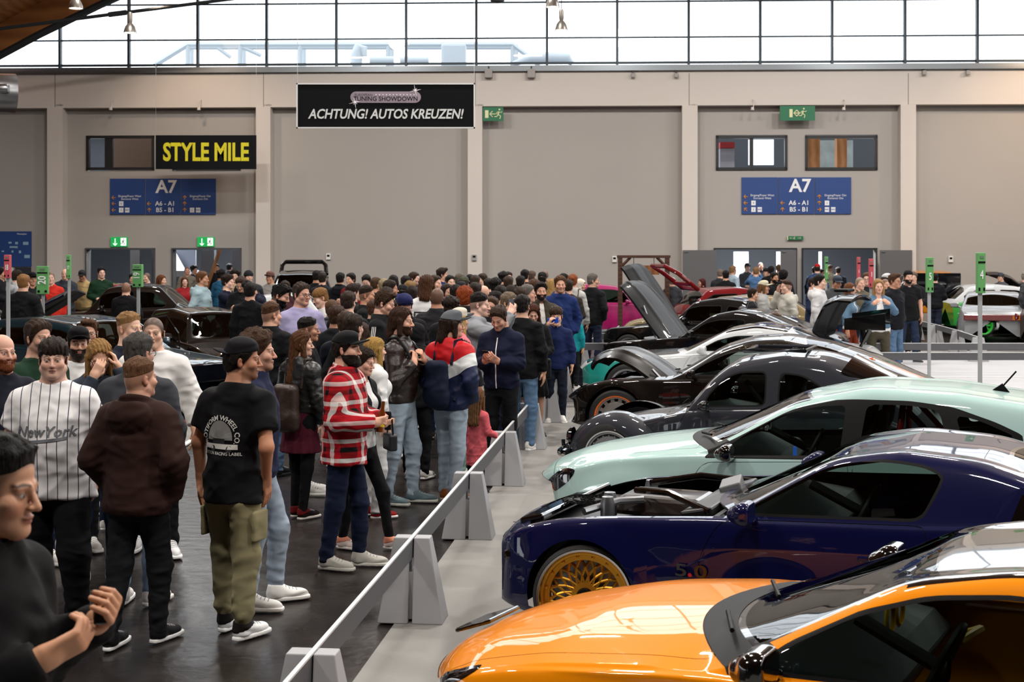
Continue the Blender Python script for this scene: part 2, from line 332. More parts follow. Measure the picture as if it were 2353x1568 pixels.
def hair_sdf(Q, sp, sd):
    st = sp.get('hair', 'short'); z = Q[:, 2]; y = Q[:, 1]; top = np.clip((z-.03)/.06, 0, 1)
    A = Q.copy(); A[:, 0] = np.abs(A[:, 0]); hl = hairline(Q)
    sk = skull(Q)
    tp = np.clip((-hl+.004)/.030, 0, 1); stn = .0035*np.sin(Q[:, 0]*210+fbm(Q, 40, sd)*3)+.003*fbm(Q, 120, sd)
    if st == 'short': d = smax(sk-.003-(.004+.017*top+.007*fbm(Q, 42, sd)*top+stn)*np.clip(tp, .12, 1)*np.clip((z+.085)/.03, .1, 1), smax(hl+.002, -.082-z, .01), .006)
    elif st == 'fade': d = smax(smax(sk-.0020-(.001+.017*top+.006*fbm(Q, 48, sd)+stn)*np.clip(tp, .15, 1)*np.clip((z-.028+.2*(y-.02))/.06, .05, 1), hl+.002, .006), .030-z-.25*(y-.02), .006)
    elif st == 'quiff':
        d = smax(smax(sk-.0035-(.003+.016*top+stn)*np.clip(tp, .15, 1)*np.clip((z+.03)/.04, .1, 1), hl+.002, .006), -.03-z, .006)
        d = smin(d, ell(Q, (.0, -.062, .108), (.056, .045, .030)), .02)-(.006*fbm(Q, 75, sd)+stn)*np.clip(tp, 0, 1)
    elif st == 'fringe':
        d = smax(sk-.010-.014*top, smax(np.minimum(hl, np.maximum(.034-z, y-.02)), np.where(y < .02, .02-z, -.08-z), .01), .012)-.004*fbm(Q*np.array((1, 1, .3), f32), 95, sd)-.004*np.sin(Q[:, 0]*240+fbm(Q, 30, sd)*4)
    elif st == 'messy': d = smax(sk-(.014+.026*top+.014*fbm(Q, 55, sd)+stn*1.5)*np.clip(tp, .3, 1)*np.clip((z+.085)/.05, .15, 1), smax(hl-.006, -.08-z, .01), .008)
    elif st == 'curly': d = smax(sk-.035-.012*top-.012*fbm(Q, 85, sd), smax(hl-.012, -.11-z, .01), .016)
    elif st in ('long', 'longstraight', 'bob', 'pony', 'bun'):
        d = smax(sk-.010-.010*top, smax(hl-.004, -.09-z, .01), .012)
        if st in ('long', 'longstraight', 'bob'):
            Lh = {'long': -.36, 'longstraight': -.30, 'bob': -.13}[st]; W_ = .020 if st == 'long' else .006
            b = Q*np.array((1, 1.35, 1), f32)
            cur = rc(b, (0, .075, .02), (0, .125, Lh), .083, .075+W_)
            side = rc(A, (.072, -.005, .01), (.082+W_*.5, -.03 if st != 'bob' else -.01, Lh*.8), .026, .020)
            d = smin(d, smin(cur, side, .03), .03)
            d = smax(d, -ell(Q, (0, -.10, -.035), (.066, .09, .115)), .012)
            d = smax(d, Lh-.04-z-.02*fbm(Q, 60, sd), .02)
        if st == 'pony': d = smin(d, rc(Q, (0, .11, .05), (0, .145, -.17), .030, .018), .02)
        if st == 'bun': d = smin(d, ell(Q, (0, .105, .055), (.040, .036, .038)), .01)
        wv = Q[:, 0]+.3*Q[:, 1]+(.012*np.sin(z*28+sd) if st == 'long' else 0)
        d = d-.0045*np.sin(wv*230+3*np.sin(z*9))-.003*np.sin(wv*470+y*200+2*np.sin(z*14))-.005*fbm(Q, 38, sd)
    else: return None
    return d
def make_person(name, label, x, y, H, yaw, sp, lod=1, group=None, cat='person', sd=None):
    """sp: sex, fat, arms (R, L), legs, hy/hp head yaw/pitch, hair, hairc, skin, beard, top=(kind, colour), bot=(kind, colour), shoe=(upper, sole), cap, ..."""
    sd = sd if sd is not None else int(abs(x*131+y*977+H*313)) % 9973
    hg, ag, cg = LODS[lod]; fem = sp.get('sex') == 'f'; fat = sp.get('fat', 0.); hs = sp.get('hs', .94 if fem else .98)
    s = H/(1.485+.275*hs)
    root = thing(name, label, cat, (x, y, sp.get('z0', 0)), math.radians(yaw), group)
    lean = sp.get('lean', 0.); tilt = sp.get('tilt', 0.)
    R = rot3(math.radians(sp.get('hy', 0)), math.radians(sp.get('hp', 0)), math.radians(sp.get('hr', 0)))
    piv = np.array((0, .012, 1.485), f32); off = np.array((0, -.018, .152), f32)
    toQ = lambda P: (((P-piv) @ R)/hs-off).astype(f32)
    def warp(V):
        V = V.copy(); t = np.clip(V[:, 2]-.95, 0, None); V[:, 1] -= lean*t+.25*abs(lean)*lean*t*t; V[:, 0] += tilt*t; return V*s
    def put(nm, vf, mat, parent=None, fn=None, **k):
        v, f = vf
        if not len(f): return None
        return mk(nm, warp(v), f, mat, parent or root, **k)
    # measures
    shx = .158 if fem else .180; shz = 1.385
    Z = [.78, .90, .96, 1.08, 1.28, 1.40, 1.47, 1.52]
    RX = [.150, .163, .155, .130, .143, .130, .08, .06] if fem else [.142, .152, .147, .143, .162, .150, .085, .06]
    RY = [.100, .116, .110, .095, .108, .085, .065, .055] if fem else [.100, .110, .108, .105, .118, .094, .07, .055]
    RX = [a+fat*b for a, b in zip(RX, (.02, .03, .04, .05, .03, .01, .0, 0))]; RY = [a+fat*b for a, b in zip(RY, (.02, .03, .06, .08, .05, .01, 0, 0))]
    bk = sp.get('bot', ('jeans', '2b3a55')); bi = {'jeans': .016, 'slim': .004, 'baggy': .030, 'cargo': .026, 'jogger': .024, 'skirt': .02, 'dress': .02, 'shorts': .03, 'leggings': .0}[bk[0]]
    hipx = .085+.02*fat+.082+bi*.8+.03*fat+.004; hipy = .098+bi*.8+.03*fat
    def torso(P, inf, lo, hi, drape=0.):
        z = P[:, 2]; rx = np.interp(z, Z, RX)+inf; ry = np.interp(z, Z, RY)+inf
        if drape:
            q = np.clip((1.27-z)/.45, 0, 1); k = np.clip((1.30-z)/.06, 0, 1)
            rx = rx+k*np.maximum(np.interp(1.26, Z, RX)+inf+drape*q-.02*q-rx, 0); ry = ry+k*np.maximum(np.interp(1.26, Z, RY)+inf+drape*q-.015*q-ry, 0)
            k = np.clip((1.06-z)/.10, 0, 1); rx = rx+k*np.maximum(hipx+.3*inf+.008-rx, 0); ry = ry+k*np.maximum(hipy+.3*inf+.010-ry, 0)
        cyy = np.interp(z, [.8, .95, 1.1, 1.3, 1.45], [.012, .010, .0-.02*fat, .002, .02])
        d = (np.sqrt((P[:, 0]/rx)**2+((P[:, 1]-cyy)/ry)**2)-1)*np.minimum(rx, ry)
        A = P.copy(); A[:, 0] = np.abs(A[:, 0])
        if fem: d = smin(d, ell(A, (.072, -.075, 1.265), (.062+inf, .058+inf, .062+inf)), .04)
        if hi > 1.4: d = smin(d, rc(A, (.025, .02, 1.468), (shx-.025, .012, 1.385), .046+inf*.6, .046+inf*.7), .06)
        return smax(smax(d, z-hi, .02), lo-z, .012)
    armn = sp.get('arms', ('down', 'down')); arm = []
    for i, sx in enumerate((-1, 1)):
        E_, W_, hd, pn, cu = ARM[armn[i]] if isinstance(armn[i], str) else armn[i]
        fx = np.array((sx, 1, 1), float); E_ = np.array(E_)*fx; W_ = np.array(W_)*fx; E_[0] += sx*(fat*.03-(.02 if fem else 0))
        hd = np.array(hd, float)*fx; hd /= np.linalg.norm(hd); pn = np.array(pn, float)*fx; pn -= hd*(pn@hd); pn /= np.linalg.norm(pn)
        arm.append((np.array((sx*shx, .012, shz)), E_, W_, hd, pn, cu, sx))
    th = .9 if fem else 1.
    def limb(P, a, inf, sleeve=9.):
        Sh, E_, W_ = a[0], a[1], a[2]
        d = rc(P, Sh, E_, .052*th+inf, .042*th+inf)
        if sleeve > 1: d = smin(d, rc(P, E_, W_, .042*th+inf, (.029*th if inf < .01 else .030*th)+inf*.9), .02)
        return d
    def hand(P, a, fine=True):
        Sh, E_, W_, hd, pn, cu, sx = a; sd_ = np.cross(hd, pn)*sx; B = np.stack([sd_, pn, hd], 1)
        q = ((P-W_.astype(f32)) @ B.astype(f32)).astype(f32); k = .94 if fem else 1.03; q = q/k
        d = bx3(q, (0, .0, .048), (.038, .013, .048), .013); d = smin(d, rc(q, (0, 0, -.03), (0, 0, .02), .027, .024), .02)
        for j, (px, Ln) in enumerate(((.030, .040), (.010, .046), (-.010, .042), (-.029, .032))):
            c1 = cu*(.9+.08*j); p0 = np.array((px, 0, .092)); d1 = np.array((px*.6, math.sin(c1), math.cos(c1))); d2 = np.array((px*.2, math.sin(c1*2.3), math.cos(c1*2.3)))
            p1 = p0+d1*Ln; p2 = p1+d2*Ln*.85
            d = smin(d, np.minimum(rc(q, p0, p1, .0092, .0084), rc(q, p1, p2, .0084, .0070)), .006)
        t0 = np.array((.026, .004, .022)); t1 = np.array((.052, .014+.014*cu, .052)); t2 = np.array((.050, .022+.030*cu, .085))
        d = smin(d, np.minimum(rc(q, t0, t1, .014, .0105), rc(q, t1, t2, .0105, .0085)), .010)
        return d*k
    legs = []
    for (fx, fy, ft, kb), sx in zip(LEG[sp['legs']] if isinstance(sp.get('legs', 'stand'), str) and 'legs' in sp else (sp.get('legs') or LEG['stand']), (-1, 1)):
        lift = max(0, abs(fy)-.12)*.35 if fy > .12 else 0
        hip = np.array((sx*(.085+.02*fat), .01, .90)); an = np.array((fx, fy+.03, .085+lift)); kn = (hip*.46+an*.54)+np.array((sx*.008, -.02-kb, .02))
        legs.append((hip, kn, an, math.radians(ft), lift, sx))
    # body: head and neck, bare arms, and the trunk under the clothes in one mesh
    neck = lambda P: smin(rc(P, piv+np.array((0, .012, -.06)), piv+np.array((0, .0, .07)), .056 if fem else .063+.008*fat, .049 if fem else .056+.008*fat), torso(P, -.004, 1.36, 1.56), .04)
    fh = lambda P: smin(head_sdf(toQ(P), sp)*hs, neck(P), .02)
    hc_ = piv+R@(off*hs); m = .145*hs
    isl = [nets(fh, (-.22, -.16, 1.36), (.22, .19, 1.50), hg*1.6) if 0 else nets(fh, (min(-.13, hc_[0]-m), hc_[1]-m-.02, 1.385), (max(.13, hc_[0]+m), hc_[1]+m+.02, hc_[2]+m), hg)]
    nh = len(isl[0][0])
    tk = sp.get('top', ('tee', '222222')); short = tk[0] in ('tee', 'polo', 'tank')
    for a in arm:
        hid = sp.get('nohand', False) or (armn[0 if a[6] < 0 else 1] == 'pocket' and not short)
        if hid: continue
        fa = (lambda P, a=a: smin(smin(rc(P, a[0], a[1], .047*th, .041*th), rc(P, a[1], a[2], .042*th, .027*th), .02), hand(P, a), .02)) if short else (lambda P, a=a: smin(rc(P, a[1]*.4+a[2]*.6, a[2], .034*th, .027*th), hand(P, a), .02))
        st_ = (a[0]+a[1])/2 if short else a[1]*.3+a[2]*.7
        en = a[2]+a[3]*.20; pts = np.stack([st_, a[1] if short else st_, a[2], en, a[2]+a[4]*.09])
        isl.append(nets(fa, pts.min(0)-.06, pts.max(0)+.06, ag if short is False or lod else ag*1.1))
    if lod < 2:
        fb = lambda P: np.minimum(smin(torso(P, -.012, .80, 1.40), np.minimum(limb(P, arm[0], -.01, 0.), limb(P, arm[1], -.01, 0.)), .03), np.minimum.reduce([smin(rc(P, l[0], l[1], .07, .05), rc(P, l[1], l[2], .05, .035), .02) for l in legs]))
        isl.append(nets(fb, (-.4, -.4, .06), (.4, .4, 1.5), .016 if bk[0] in ('skirt', 'shorts', 'dress') else .03))
    v, f = merge(isl)
    col = np.tile(np.array(lin(sp.get('skin', 'c99a80'))[:3]), (len(v), 1)); col[:nh] = face_colour(toQ(v[:nh].astype(f32)), sp, nh)
    mk('body', warp(v), f, M('skin', 'c99a80', .5, spec=.35, attr='Col'), root, col=col)
    # hair, beard, headwear
    hc = sp.get('hairc', '2a1d16'); mh = hairmat(hc)
    toV = lambda V: ((V+off)*hs) @ R.T+piv
    hb = lambda fn, lo, hi, h=hg: (lambda vf: (toV(vf[0]), vf[1]))(nets(fn, lo, hi, h/hs))
    st = sp.get('hair', 'short'); cap = sp.get('cap')
    if st not in ('bald', 'buzz', 'hijab', 'none'):
        capcut = (lambda Q, d: smax(d, Q[:, 2]-.05, .006)) if cap else (lambda Q, d: d)
        put('hair', hb(lambda Q: capcut(Q, hair_sdf(Q, sp, sd % 7)), (-.15, -.15, -.42 if st.startswith('long') else -.22), (.15, .24, .19), hg*1.1), mh)
    if sp.get('beard', 0) > 1:
        q = sp['beard']-1; bc = sp.get('beardc', hc)
        fbd = lambda Q: smax(smax(smax(head_sdf(Q, sp)-.004-.016*q*np.clip((-.05-Q[:, 2])/.06, 0, 1)-.003*fbm(Q, 90, 2), Q[:, 2]+.038+np.clip(.05-np.abs(Q[:, 0]), 0, 1)*.3, .008), Q[:, 1]-.005-.3*(Q[:, 2]+.1), .01), -ell(Q, (0, -.10, -.066), (.022, .03, .011)), .006)
        put('beard', hb(fbd, (-.10, -.15, -.17), (.10, .05, 0)), hairmat(bc))
    if cap:   # (kind, colour, turn, brim colour)
        kind, cc = cap[0], cap[1]; Rc = rot3(math.radians(cap[2] if len(cap) > 2 else 0), math.radians(-8)); bc = cap[3] if len(cap) > 3 else cc
        if kind == 'cap':
            zc = .048
            put('cap', hb(lambda Q: smax(smax(smin(skull(Q)-.014, ell(Q @ Rc.astype(f32), (0, -.02, .095), (.074, .085, .045)), .03), zc-Q[:, 2]+.12*(Q@Rc.astype(f32))[:, 1], .006), -(skull(Q)-.002), .004), (-.12, -.14, .0), (.12, .14, .18)), cloth(cc, .8))
            def vis(Q):
                q = (Q @ Rc.astype(f32)).copy(); q[:, 2] -= .050+.05*(q[:, 1]+.07)*.4-q[:, 0]**2*3.0
                return smax(smax(np.abs(q[:, 2])-.0045, np.sqrt((q[:, 0]/.078)**2+((q[:, 1]+.075)/.115)**2)*.09-.09, .003), -(skull(Q)-.004), .003)
            put('cap_visor', hb(vis, (-.22, -.22, -.02), (.22, .22, .14), min(hg, .006)), cloth(bc, .8))
        elif kind == 'beanie': put('beanie', hb(lambda Q: smax(skull(Q)-.018-.002*np.sin(np.arctan2(Q[:, 0], Q[:, 1])*40), .015-Q[:, 2], .008), (-.12, -.14, -.02), (.12, .14, .18)), cloth(cc))
        elif kind == 'hijab': put('headscarf', hb(lambda Q: smax(smin(skull(Q)-.02, rc(Q, (0, .02, -.06), (0, .03, -.17), .085, .11), .05)-.004*fbm(Q, 50), -ell(Q, (0, -.12, -.02), (.056, .08, .085)), .012), (-.16, -.16, -.28), (.16, .18, .17)), cloth(cc))
    def ringpts(c, rx, rz, n=14): return [toV(np.array([[c[0]+rx*math.cos(2*math.pi*k/n), c[1]+.25*(abs(c[0]+rx*math.cos(2*math.pi*k/n))-.03), c[2]+rz*math.sin(2*math.pi*k/n)]]))[0] for k in range(n)]
    if sp.get('glasses'):
        b = MB(); zz, yy = (-.004, -.108) if sp.get('glasses_up') is None else (.075, -.085)
        for q in (-1, 1):
            b.tube(ringpts((q*.033, yy, zz), .025, .020), .0022, 6, closed=True)
            b.tube([toV(np.array([[q*.057, yy+.008, zz+.004]]))[0], toV(np.array([[q*.082, .0, zz+.004]]))[0]], .002, 6)
        b.tube([toV(np.array([[t, yy, zz+.006]]))[0] for t in (-.009, .009)], .002, 6)
        b.v = [tuple(p) for p in warp(np.array(b.v))]; b.build('glasses', M('spectacle_rims', sp['glasses'], .3), root, True)
    # clothing
    kind, tc = tk[0], tk[1]; tm = tk[2] if len(tk) > 2 else None
    inf = {'tee': .012, 'polo': .012, 'tank': .01, 'shirt': .016, 'sweater': .018, 'jacket': .021, 'hoodie': .025, 'coat': .030, 'leather': .024, 'puffer': .042, 'blouse': .010}[kind]+sp.get('loose', 0)
    hem = sp.get('hem', {'tee': .80, 'polo': .80, 'tank': .84, 'shirt': .76, 'sweater': .80, 'jacket': .82, 'hoodie': .80, 'coat': .55, 'leather': .84, 'puffer': .78, 'blouse': .86}[kind])
    drape = {'tee': .015, 'shirt': .03, 'coat': .04, 'polo': .012, 'blouse': .004, 'leather': .004}.get(kind, .02)+sp.get('drape', 0)
    open_ = sp.get('open', 0)
    fa_ = {'leather': .009, 'puffer': .003, 'hoodie': .009, 'tee': .009}.get(kind, .008)
    def top(P, extra=0.):
        d = torso(P, inf+extra, hem, 1.505, drape)
        if kind in ('hoodie', 'sweater', 'leather', 'jacket') and hem > .7:   # gathered hem
            t = np.clip((hem+.07-P[:, 2])/.06, 0, 1); d = d+.012*t
        for a in arm:
            l = limb(P, a, inf+.003+extra, 0 if short else 9)
            if short:
                t = rct(P, a[0], a[1]); l = smax(limb(P, a, inf+.010+.010*t, 0), (t-.66)*.28, .008)
            else:
                t = rct(P, a[1], a[2]); l = smax(l, ((P-a[2].astype(f32)) @ ((a[2]-a[1])/np.linalg.norm(a[2]-a[1])).astype(f32))+.005, .008)
                el = np.sqrt(((P-a[1].astype(f32))**2).sum(1)); l = l-.0045*np.sin(P @ np.array((30, 55, 95), f32)+sd)*np.exp(-(el/.11)**2)
            d = smin(d, l, .055)
        w_ = wob(P, sd, 7)*fa_*(.35+1.6*np.clip(1.35-P[:, 2], 0, .5))+.45*fa_*wob(P, sd+5, 15)+2.0*fa_*ridge(P, sd+8, 11, 17)*(.45+np.clip(1.40-P[:, 2], 0, .6))
        if kind == 'puffer': w_ = w_+.010*np.abs(np.sin(P[:, 2]*42))
        d = d-w_
        if kind in ('hoodie',):
            d = smin(d, smax(ell(P, (0, .125, 1.415), (.150, .085, .125))-.010*ridge(P, sd+3, 26, 16), -ell(P, (0, .085, 1.515), (.100, .085, .085)), .015), .012); d = smin(d, np.sqrt((np.sqrt((P[:, 0]/1.05)**2+(P[:, 1]-.015)**2)-.085)**2+(P[:, 2]-1.49+.35*P[:, 1]*-1)**2)-.024, .02)
        elif kind in ('jacket', 'coat', 'leather', 'puffer'):
            d = smin(d, np.sqrt((np.sqrt(P[:, 0]**2+(P[:, 1]-.02)**2)-.078)**2+((P[:, 2]-1.50)*.5)**2)-.013, .015)
        elif kind in ('shirt', 'polo'):
            d = smin(d, np.sqrt((np.sqrt(P[:, 0]**2+(P[:, 1]-.02)**2)-.072-.3*np.clip(1.51-P[:, 2], 0, .05))**2+((P[:, 2]-1.495+.4*(P[:, 1]*-1-.0)*.6)*.42)**2)-.009, .01)
        else: d = smin(d, np.sqrt((np.sqrt(P[:, 0]**2+(P[:, 1]-.012)**2)-.080)**2+(P[:, 2]-1.478+.3*(-P[:, 1]))**2)-.008, .012)
        d = smax(d, -smax(rc(P, piv+np.array((0, 0, -.02)), piv+np.array((0, -.03, .2)), .062, .095), -(P[:, 2]-1.44), .01), .008) if kind != 'hoodie' else d
        if open_: d = smax(d, -smax(np.abs(P[:, 0])-open_*(.35+.65*np.clip((1.5-P[:, 2])/.5, 0, 1)), P[:, 1]+.02, .01), .008)
        if kind == 'tank': d = smax(d, np.abs(P[:, 0])-.15, .01)
        return d
    pts = np.concatenate([np.stack([a[1], a[2]]) for a in arm]+[np.array([[-.25, -.2, hem], [.25, .24, 1.56]])]) if not short else np.array([[-.36, -.3, hem], [.36, .24, 1.54]])
    tmat = tm or {'leather': lambda: MC['leather_'+tc] if 'leather_'+tc in MC else crumple(M('leather_'+tc, tc, .36, bump=(60, .15), spec=.5), 7., .7), 'puffer': lambda: cloth(tc, .6)}.get(kind, lambda: cloth(tc))()
    nm = {'tee': 't_shirt', 'polo': 'polo_shirt', 'tank': 'tank_top', 'leather': 'leather_jacket', 'puffer': 'quilted_jacket'}.get(kind, kind)
    lo_, hi_ = pts.min(0)-.10-fat*.08, pts.max(0)+.09+fat*.04
    put(nm, nets(top, lo_, hi_, cg), tmat)
    if sp.get('inner'):
        put('undershirt', nets(lambda P: smax(torso(P, .008+sp.get('loose', 0)*.5, max(hem-.04, .82), 1.50, .01)-.002*wob(P, sd+9), -rc(P, piv+np.array((0, -.01, -.02)), piv+np.array((0, -.05, .2)), .062, .1), .01), (-.3, -.3, .7), (.3, .25, 1.52), cg), cloth(sp['inner']))
    bkind, bc = bk[0], bk[1]
    def bottom(P):
        cut = min(1.0, hem+(.05 if short or hem < .86 else .09)); d = torso(P, min(bi*.6+.004, .004), .78, cut)
        for hip, kn, an, ft, lift, sx in legs:
            t2 = rct(P, kn, an); l = smin(rc(P, hip, kn, .082+bi*.8+fat*.03, .056+bi+fat*.012), rc(P, kn, an, .056+bi+fat*.012, .040+bi*.9), .04)
            l = smax(l, an[2]-.035+(.02 if bkind in ('cargo', 'jogger', 'slim') else 0)-P[:, 2], .01)
            l = l-.006*(bi/.02)*np.sin(P[:, 2]*70+4*P[:, 0]*10+sd+np.sin(P[:, 1]*30)*1.5)*(np.clip(t2-.45, 0, .5)*1.6+.25*np.exp(-((P[:, 2]-kn[2])/.09)**2))
            if bkind in ('cargo', 'jogger'): l = l+bi*.8*np.clip((t2-.82)/.16, 0, 1)
            l = smax(l, P[:, 2]-cut, .01)
            if bkind == 'cargo': l = smin(l, bx3(P, hip*.5+kn*.5+np.array((sx*.105, .0, -.02)), (.014, .07, .09), .012), .012)
            d = smin(d, l, .035)
        return d-.005*wob(P, sd+2, 9)-.014*min(1, bi/.016)*ridge(P, sd+4, 9, 24)*(.5+.5*np.clip((.75-P[:, 2])*2, 0, 1))
    fx = [l[2][0] for l in legs]; fy = [l[2][1] for l in legs]
    bmat = bk[2] if len(bk) > 2 else (denim(bc) if bkind in ('jeans', 'slim', 'baggy') else cloth(bc, .9))
    if bkind in ('skirt', 'dress'):
        ln = sp.get('skirt', .60)
        def skirt(P):
            z = P[:, 2]; k = np.clip((.98-z)/.4, 0, 1); r = .150+.06*k+.008*np.sin(np.arctan2(P[:, 0], P[:, 1])*14)*k
            return smax(smax((np.sqrt(P[:, 0]**2+(P[:, 1]*1.2-.01)**2)-r)*.9, z-1.02, .01), ln-z, .006)
        put('skirt', nets(skirt, (-.3, -.3, ln-.05), (.3, .3, 1.05), cg), bmat)
        if sp.get('tights'): bkind = 'leggings'; bmat = cloth(sp['tights'], .9); bi = 0.
    if bkind not in ('skirt', 'dress') and not sp.get('nolegs'):
        put('leggings' if bkind == 'leggings' else 'trousers', nets(bottom, (min(fx+[-.24])-.11, min(fy+[-.2])-.12, 0), (max(fx+[.24])+.11, max(fy+[.2])+.12, 1.03), cg), bmat)
    if not sp.get('nolegs'):
        sw = sp.get('shoe', ('e8e6e2', 'f2f0ec')); u, so = sw[:2]; mu = cloth(u, .6); ms = M('sole_'+so, so, .5)
        for hip, kn, an, ft, lift, sx in legs:
            Rf = rot3(ft, -lift*2.2 if lift else 0); c = np.array((an[0], an[1]-.03, lift*.35))
            loc = lambda P: ((P-c.astype(f32)) @ Rf.astype(f32)).astype(f32)
            k = .92 if fem else 1.
            def sole(P):
                q = loc(P)/k; w_ = .043+.008*np.clip((-q[:, 1]-.02)/.1, -1, 1)-.0; yy = q[:, 1]+.055
                e = np.sqrt((q[:, 0]/w_)**4+(yy/.148)**4)**.5
                return smax(smax((e-1)*.045, q[:, 2]-.028, .006), .001-q[:, 2], .004)*k
            def upper(P):
                q = loc(P)/k; d = smin(ell(q, (0, -.105, .030), (.045, .090, .045)), ell(q, (0, .035, .05), (.040, .055, .055)), .05)
                d = smin(d, rc(q, (0, .02, .05), (0, .035, .105), .043, .042), .03); d = smin(d, rc(q, (0, -.06, .05), (0, .01, .085), .034, .034), .03)
                return smax(smax(d, .024-q[:, 2], .004), q[:, 2]-.115, .01)*k
            lo2, hi2 = c-np.array((.21, .23, .02)), c+np.array((.21, .16, .22))
            h_ = max(ag, .0065)
            sh = put('shoe', nets(upper, lo2, hi2, h_), mu); put('sole', nets(sole, lo2, hi2, h_), ms, sh)
            if len(sw) > 2: put('shoe_collar', nets(lambda P: smax(upper(P)-.0025, .070-loc(P)[:, 2]/k-.25*(loc(P)[:, 1]/k), .003), lo2, hi2, h_), cloth(sw[2], .7), sh)
            if lod == 0:
                b = MB()
                for q in range(4):
                    yy = -.035-.024*q; pts = [np.array((xx, yy, .16)) for xx in np.linspace(-.026, .026, 5)]
                    for _ in range(25): w0 = (np.array(pts)*k @ Rf.T+c).astype(f32); dd = np.clip(upper(w0), -.02, .03); pts = [p-np.array((0, 0, 1))*e for p, e in zip(pts, dd)]
                    b.tube(warp(np.array(pts)*k @ Rf.T+c), .0032, 5)
                b.build('laces', M('laces', 'dcdad6' if lin(u)[0] < .2 else '9a9a9c', .7), sh, True)
    info = dict(root=root, s=s, warp=warp, top=top, arm=arm, legs=legs, piv=piv, toV=toV, R=R, put=put, sd=sd, cg=cg, ag=ag, bottom=bottom, torso=torso, hem=hem, hs=hs)
    return info
# ---------------------------------------------------------------- cars: lofted shells cut into panels along outlines
def tab(t, x, sm=.07):
    """table of (x, value) -> smoothed curve sampled at x"""
    t = np.array(t, float); g = np.linspace(t[0, 0]-.6, t[-1, 0]+.6, 900); a = g.copy()
    v = np.interp(a, t[:, 0], t[:, 1]); lo, hi = t[0], t[-1]
    sl = lambda p, q: (q[1]-p[1])/(q[0]-p[0]) if q[0]-p[0] > .03 else 0.; s0 = sl(t[0], t[1]); s1 = sl(t[-2], t[-1])
    v = np.where(a < lo[0], lo[1]+s0*(a-lo[0]), np.where(a > hi[0], hi[1]+s1*(a-hi[0]), v))
    k = np.exp(-.5*((np.arange(-60, 61)*(g[1]-g[0]))/sm)**2); k /= k.sum()
    return np.interp(x, g, np.convolve(np.pad(v, 60, mode='edge'), k, 'valid'))
def rnd(poly, n=2, r=.06):
    """outline with its corners rounded"""
    p = np.array(poly, float); out = []
    for i in range(len(p)):
        a, b, c = p[i-1], p[i], p[(i+1) % len(p)]; la, lc = np.linalg.norm(a-b), np.linalg.norm(c-b)
        u = b+(a-b)*min(r/la, .42); v = b+(c-b)*min(r/lc, .42)
        out += [u*(1-t)**2+2*b*t*(1-t)+v*t*t for t in (0, .3, .6, 1)]
    return np.array(out)
def sdp(P, poly):
    """signed distance of points to a closed outline (negative inside)"""
    poly = np.asarray(poly, float); d = np.full(len(P), 1e9); ins = np.zeros(len(P), bool)
    for a, b in zip(poly, np.roll(poly, -1, 0)):
        e = b-a; w_ = P-a; t = np.clip((w_@e)/(e@e+1e-12), 0, 1); q = w_-t[:, None]*e; d = np.minimum(d, (q*q).sum(1))
        c = (a[1] > P[:, 1]) != (b[1] > P[:, 1])
        ins ^= c & (P[:, 0] < (b[0]-a[0])*(P[:, 1]-a[1])/(b[1]-a[1] if b[1] != a[1] else 1e-9)+a[0])
    d = np.sqrt(d); return np.where(ins, -d, d)
class Sheet:
    """triangles with per-vertex data D = [x y z nx ny nz v side]"""
    def __init__(s, D, T): s.D = D; s.T = T
    def split(s, fn):
        f = fn(s.D); f = np.where(np.abs(f) < 1e-6, 1e-6, f); sg = f < 0; k = sg[s.T].sum(1)
        ins = s.T[k == 3]; out = s.T[k == 0]; I = []; O = []; new = []; cache = {}; base = len(s.D)
        def cut(a, b):
            key = (a, b) if a < b else (b, a)
            if key not in cache:
                t = f[a]/(f[a]-f[b]); new.append(s.D[a]*(1-t)+s.D[b]*t); cache[key] = base+len(new)-1
            return cache[key]
        for t in s.T[(k == 1) | (k == 2)]:
            t = [int(i) for i in t]; g = [bool(sg[i]) for i in t]; one = g.count(True) == 1
            i = g.index(one); a, b, c = t[i], t[(i+1) % 3], t[(i+2) % 3]; p, q = cut(a, b), cut(a, c)
            A, B = (I, O) if one else (O, I)
            A.append((a, p, q)); B += [(p, b, c), (p, c, q)]
        D = np.concatenate([s.D, np.array(new)]) if new else s.D
        cat = lambda x, y: np.concatenate([x, np.array(y, int).reshape(-1, 3)])
        return Sheet(D, cat(ins, I)).tidy(), Sheet(D, cat(out, O)).tidy()
    def tidy(s):
        if not len(s.T): return s
        u, inv = np.unique(s.T, return_inverse=True); s.D = s.D[u]; s.T = inv.reshape(-1, 3); return s
    def emit(s, name, mat, parent, push=0.):
        if not len(s.T): return None
        n = s.D[:, 3:6]; n = n/(np.linalg.norm(n, axis=1, keepdims=True)+1e-9)
        return mk(name, s.D[:, :3]+n*push, s.T, mat, parent, nrm=n)
    def sides(s, name, mat, parent, push=0., far_only=False):
        for q in (1,) if far_only else (-1, 1): Sheet(s.D, s.T[s.D[s.T[:, 0], 7]*q > 0]).tidy().emit(name, mat, parent, push)
def plus(*sh):
    D = []; T = []; n = 0
    for q in sh:
        if len(q.T): D.append(q.D); T.append(q.T+n); n += len(q.D)
    return Sheet(np.concatenate(D), np.concatenate(T))
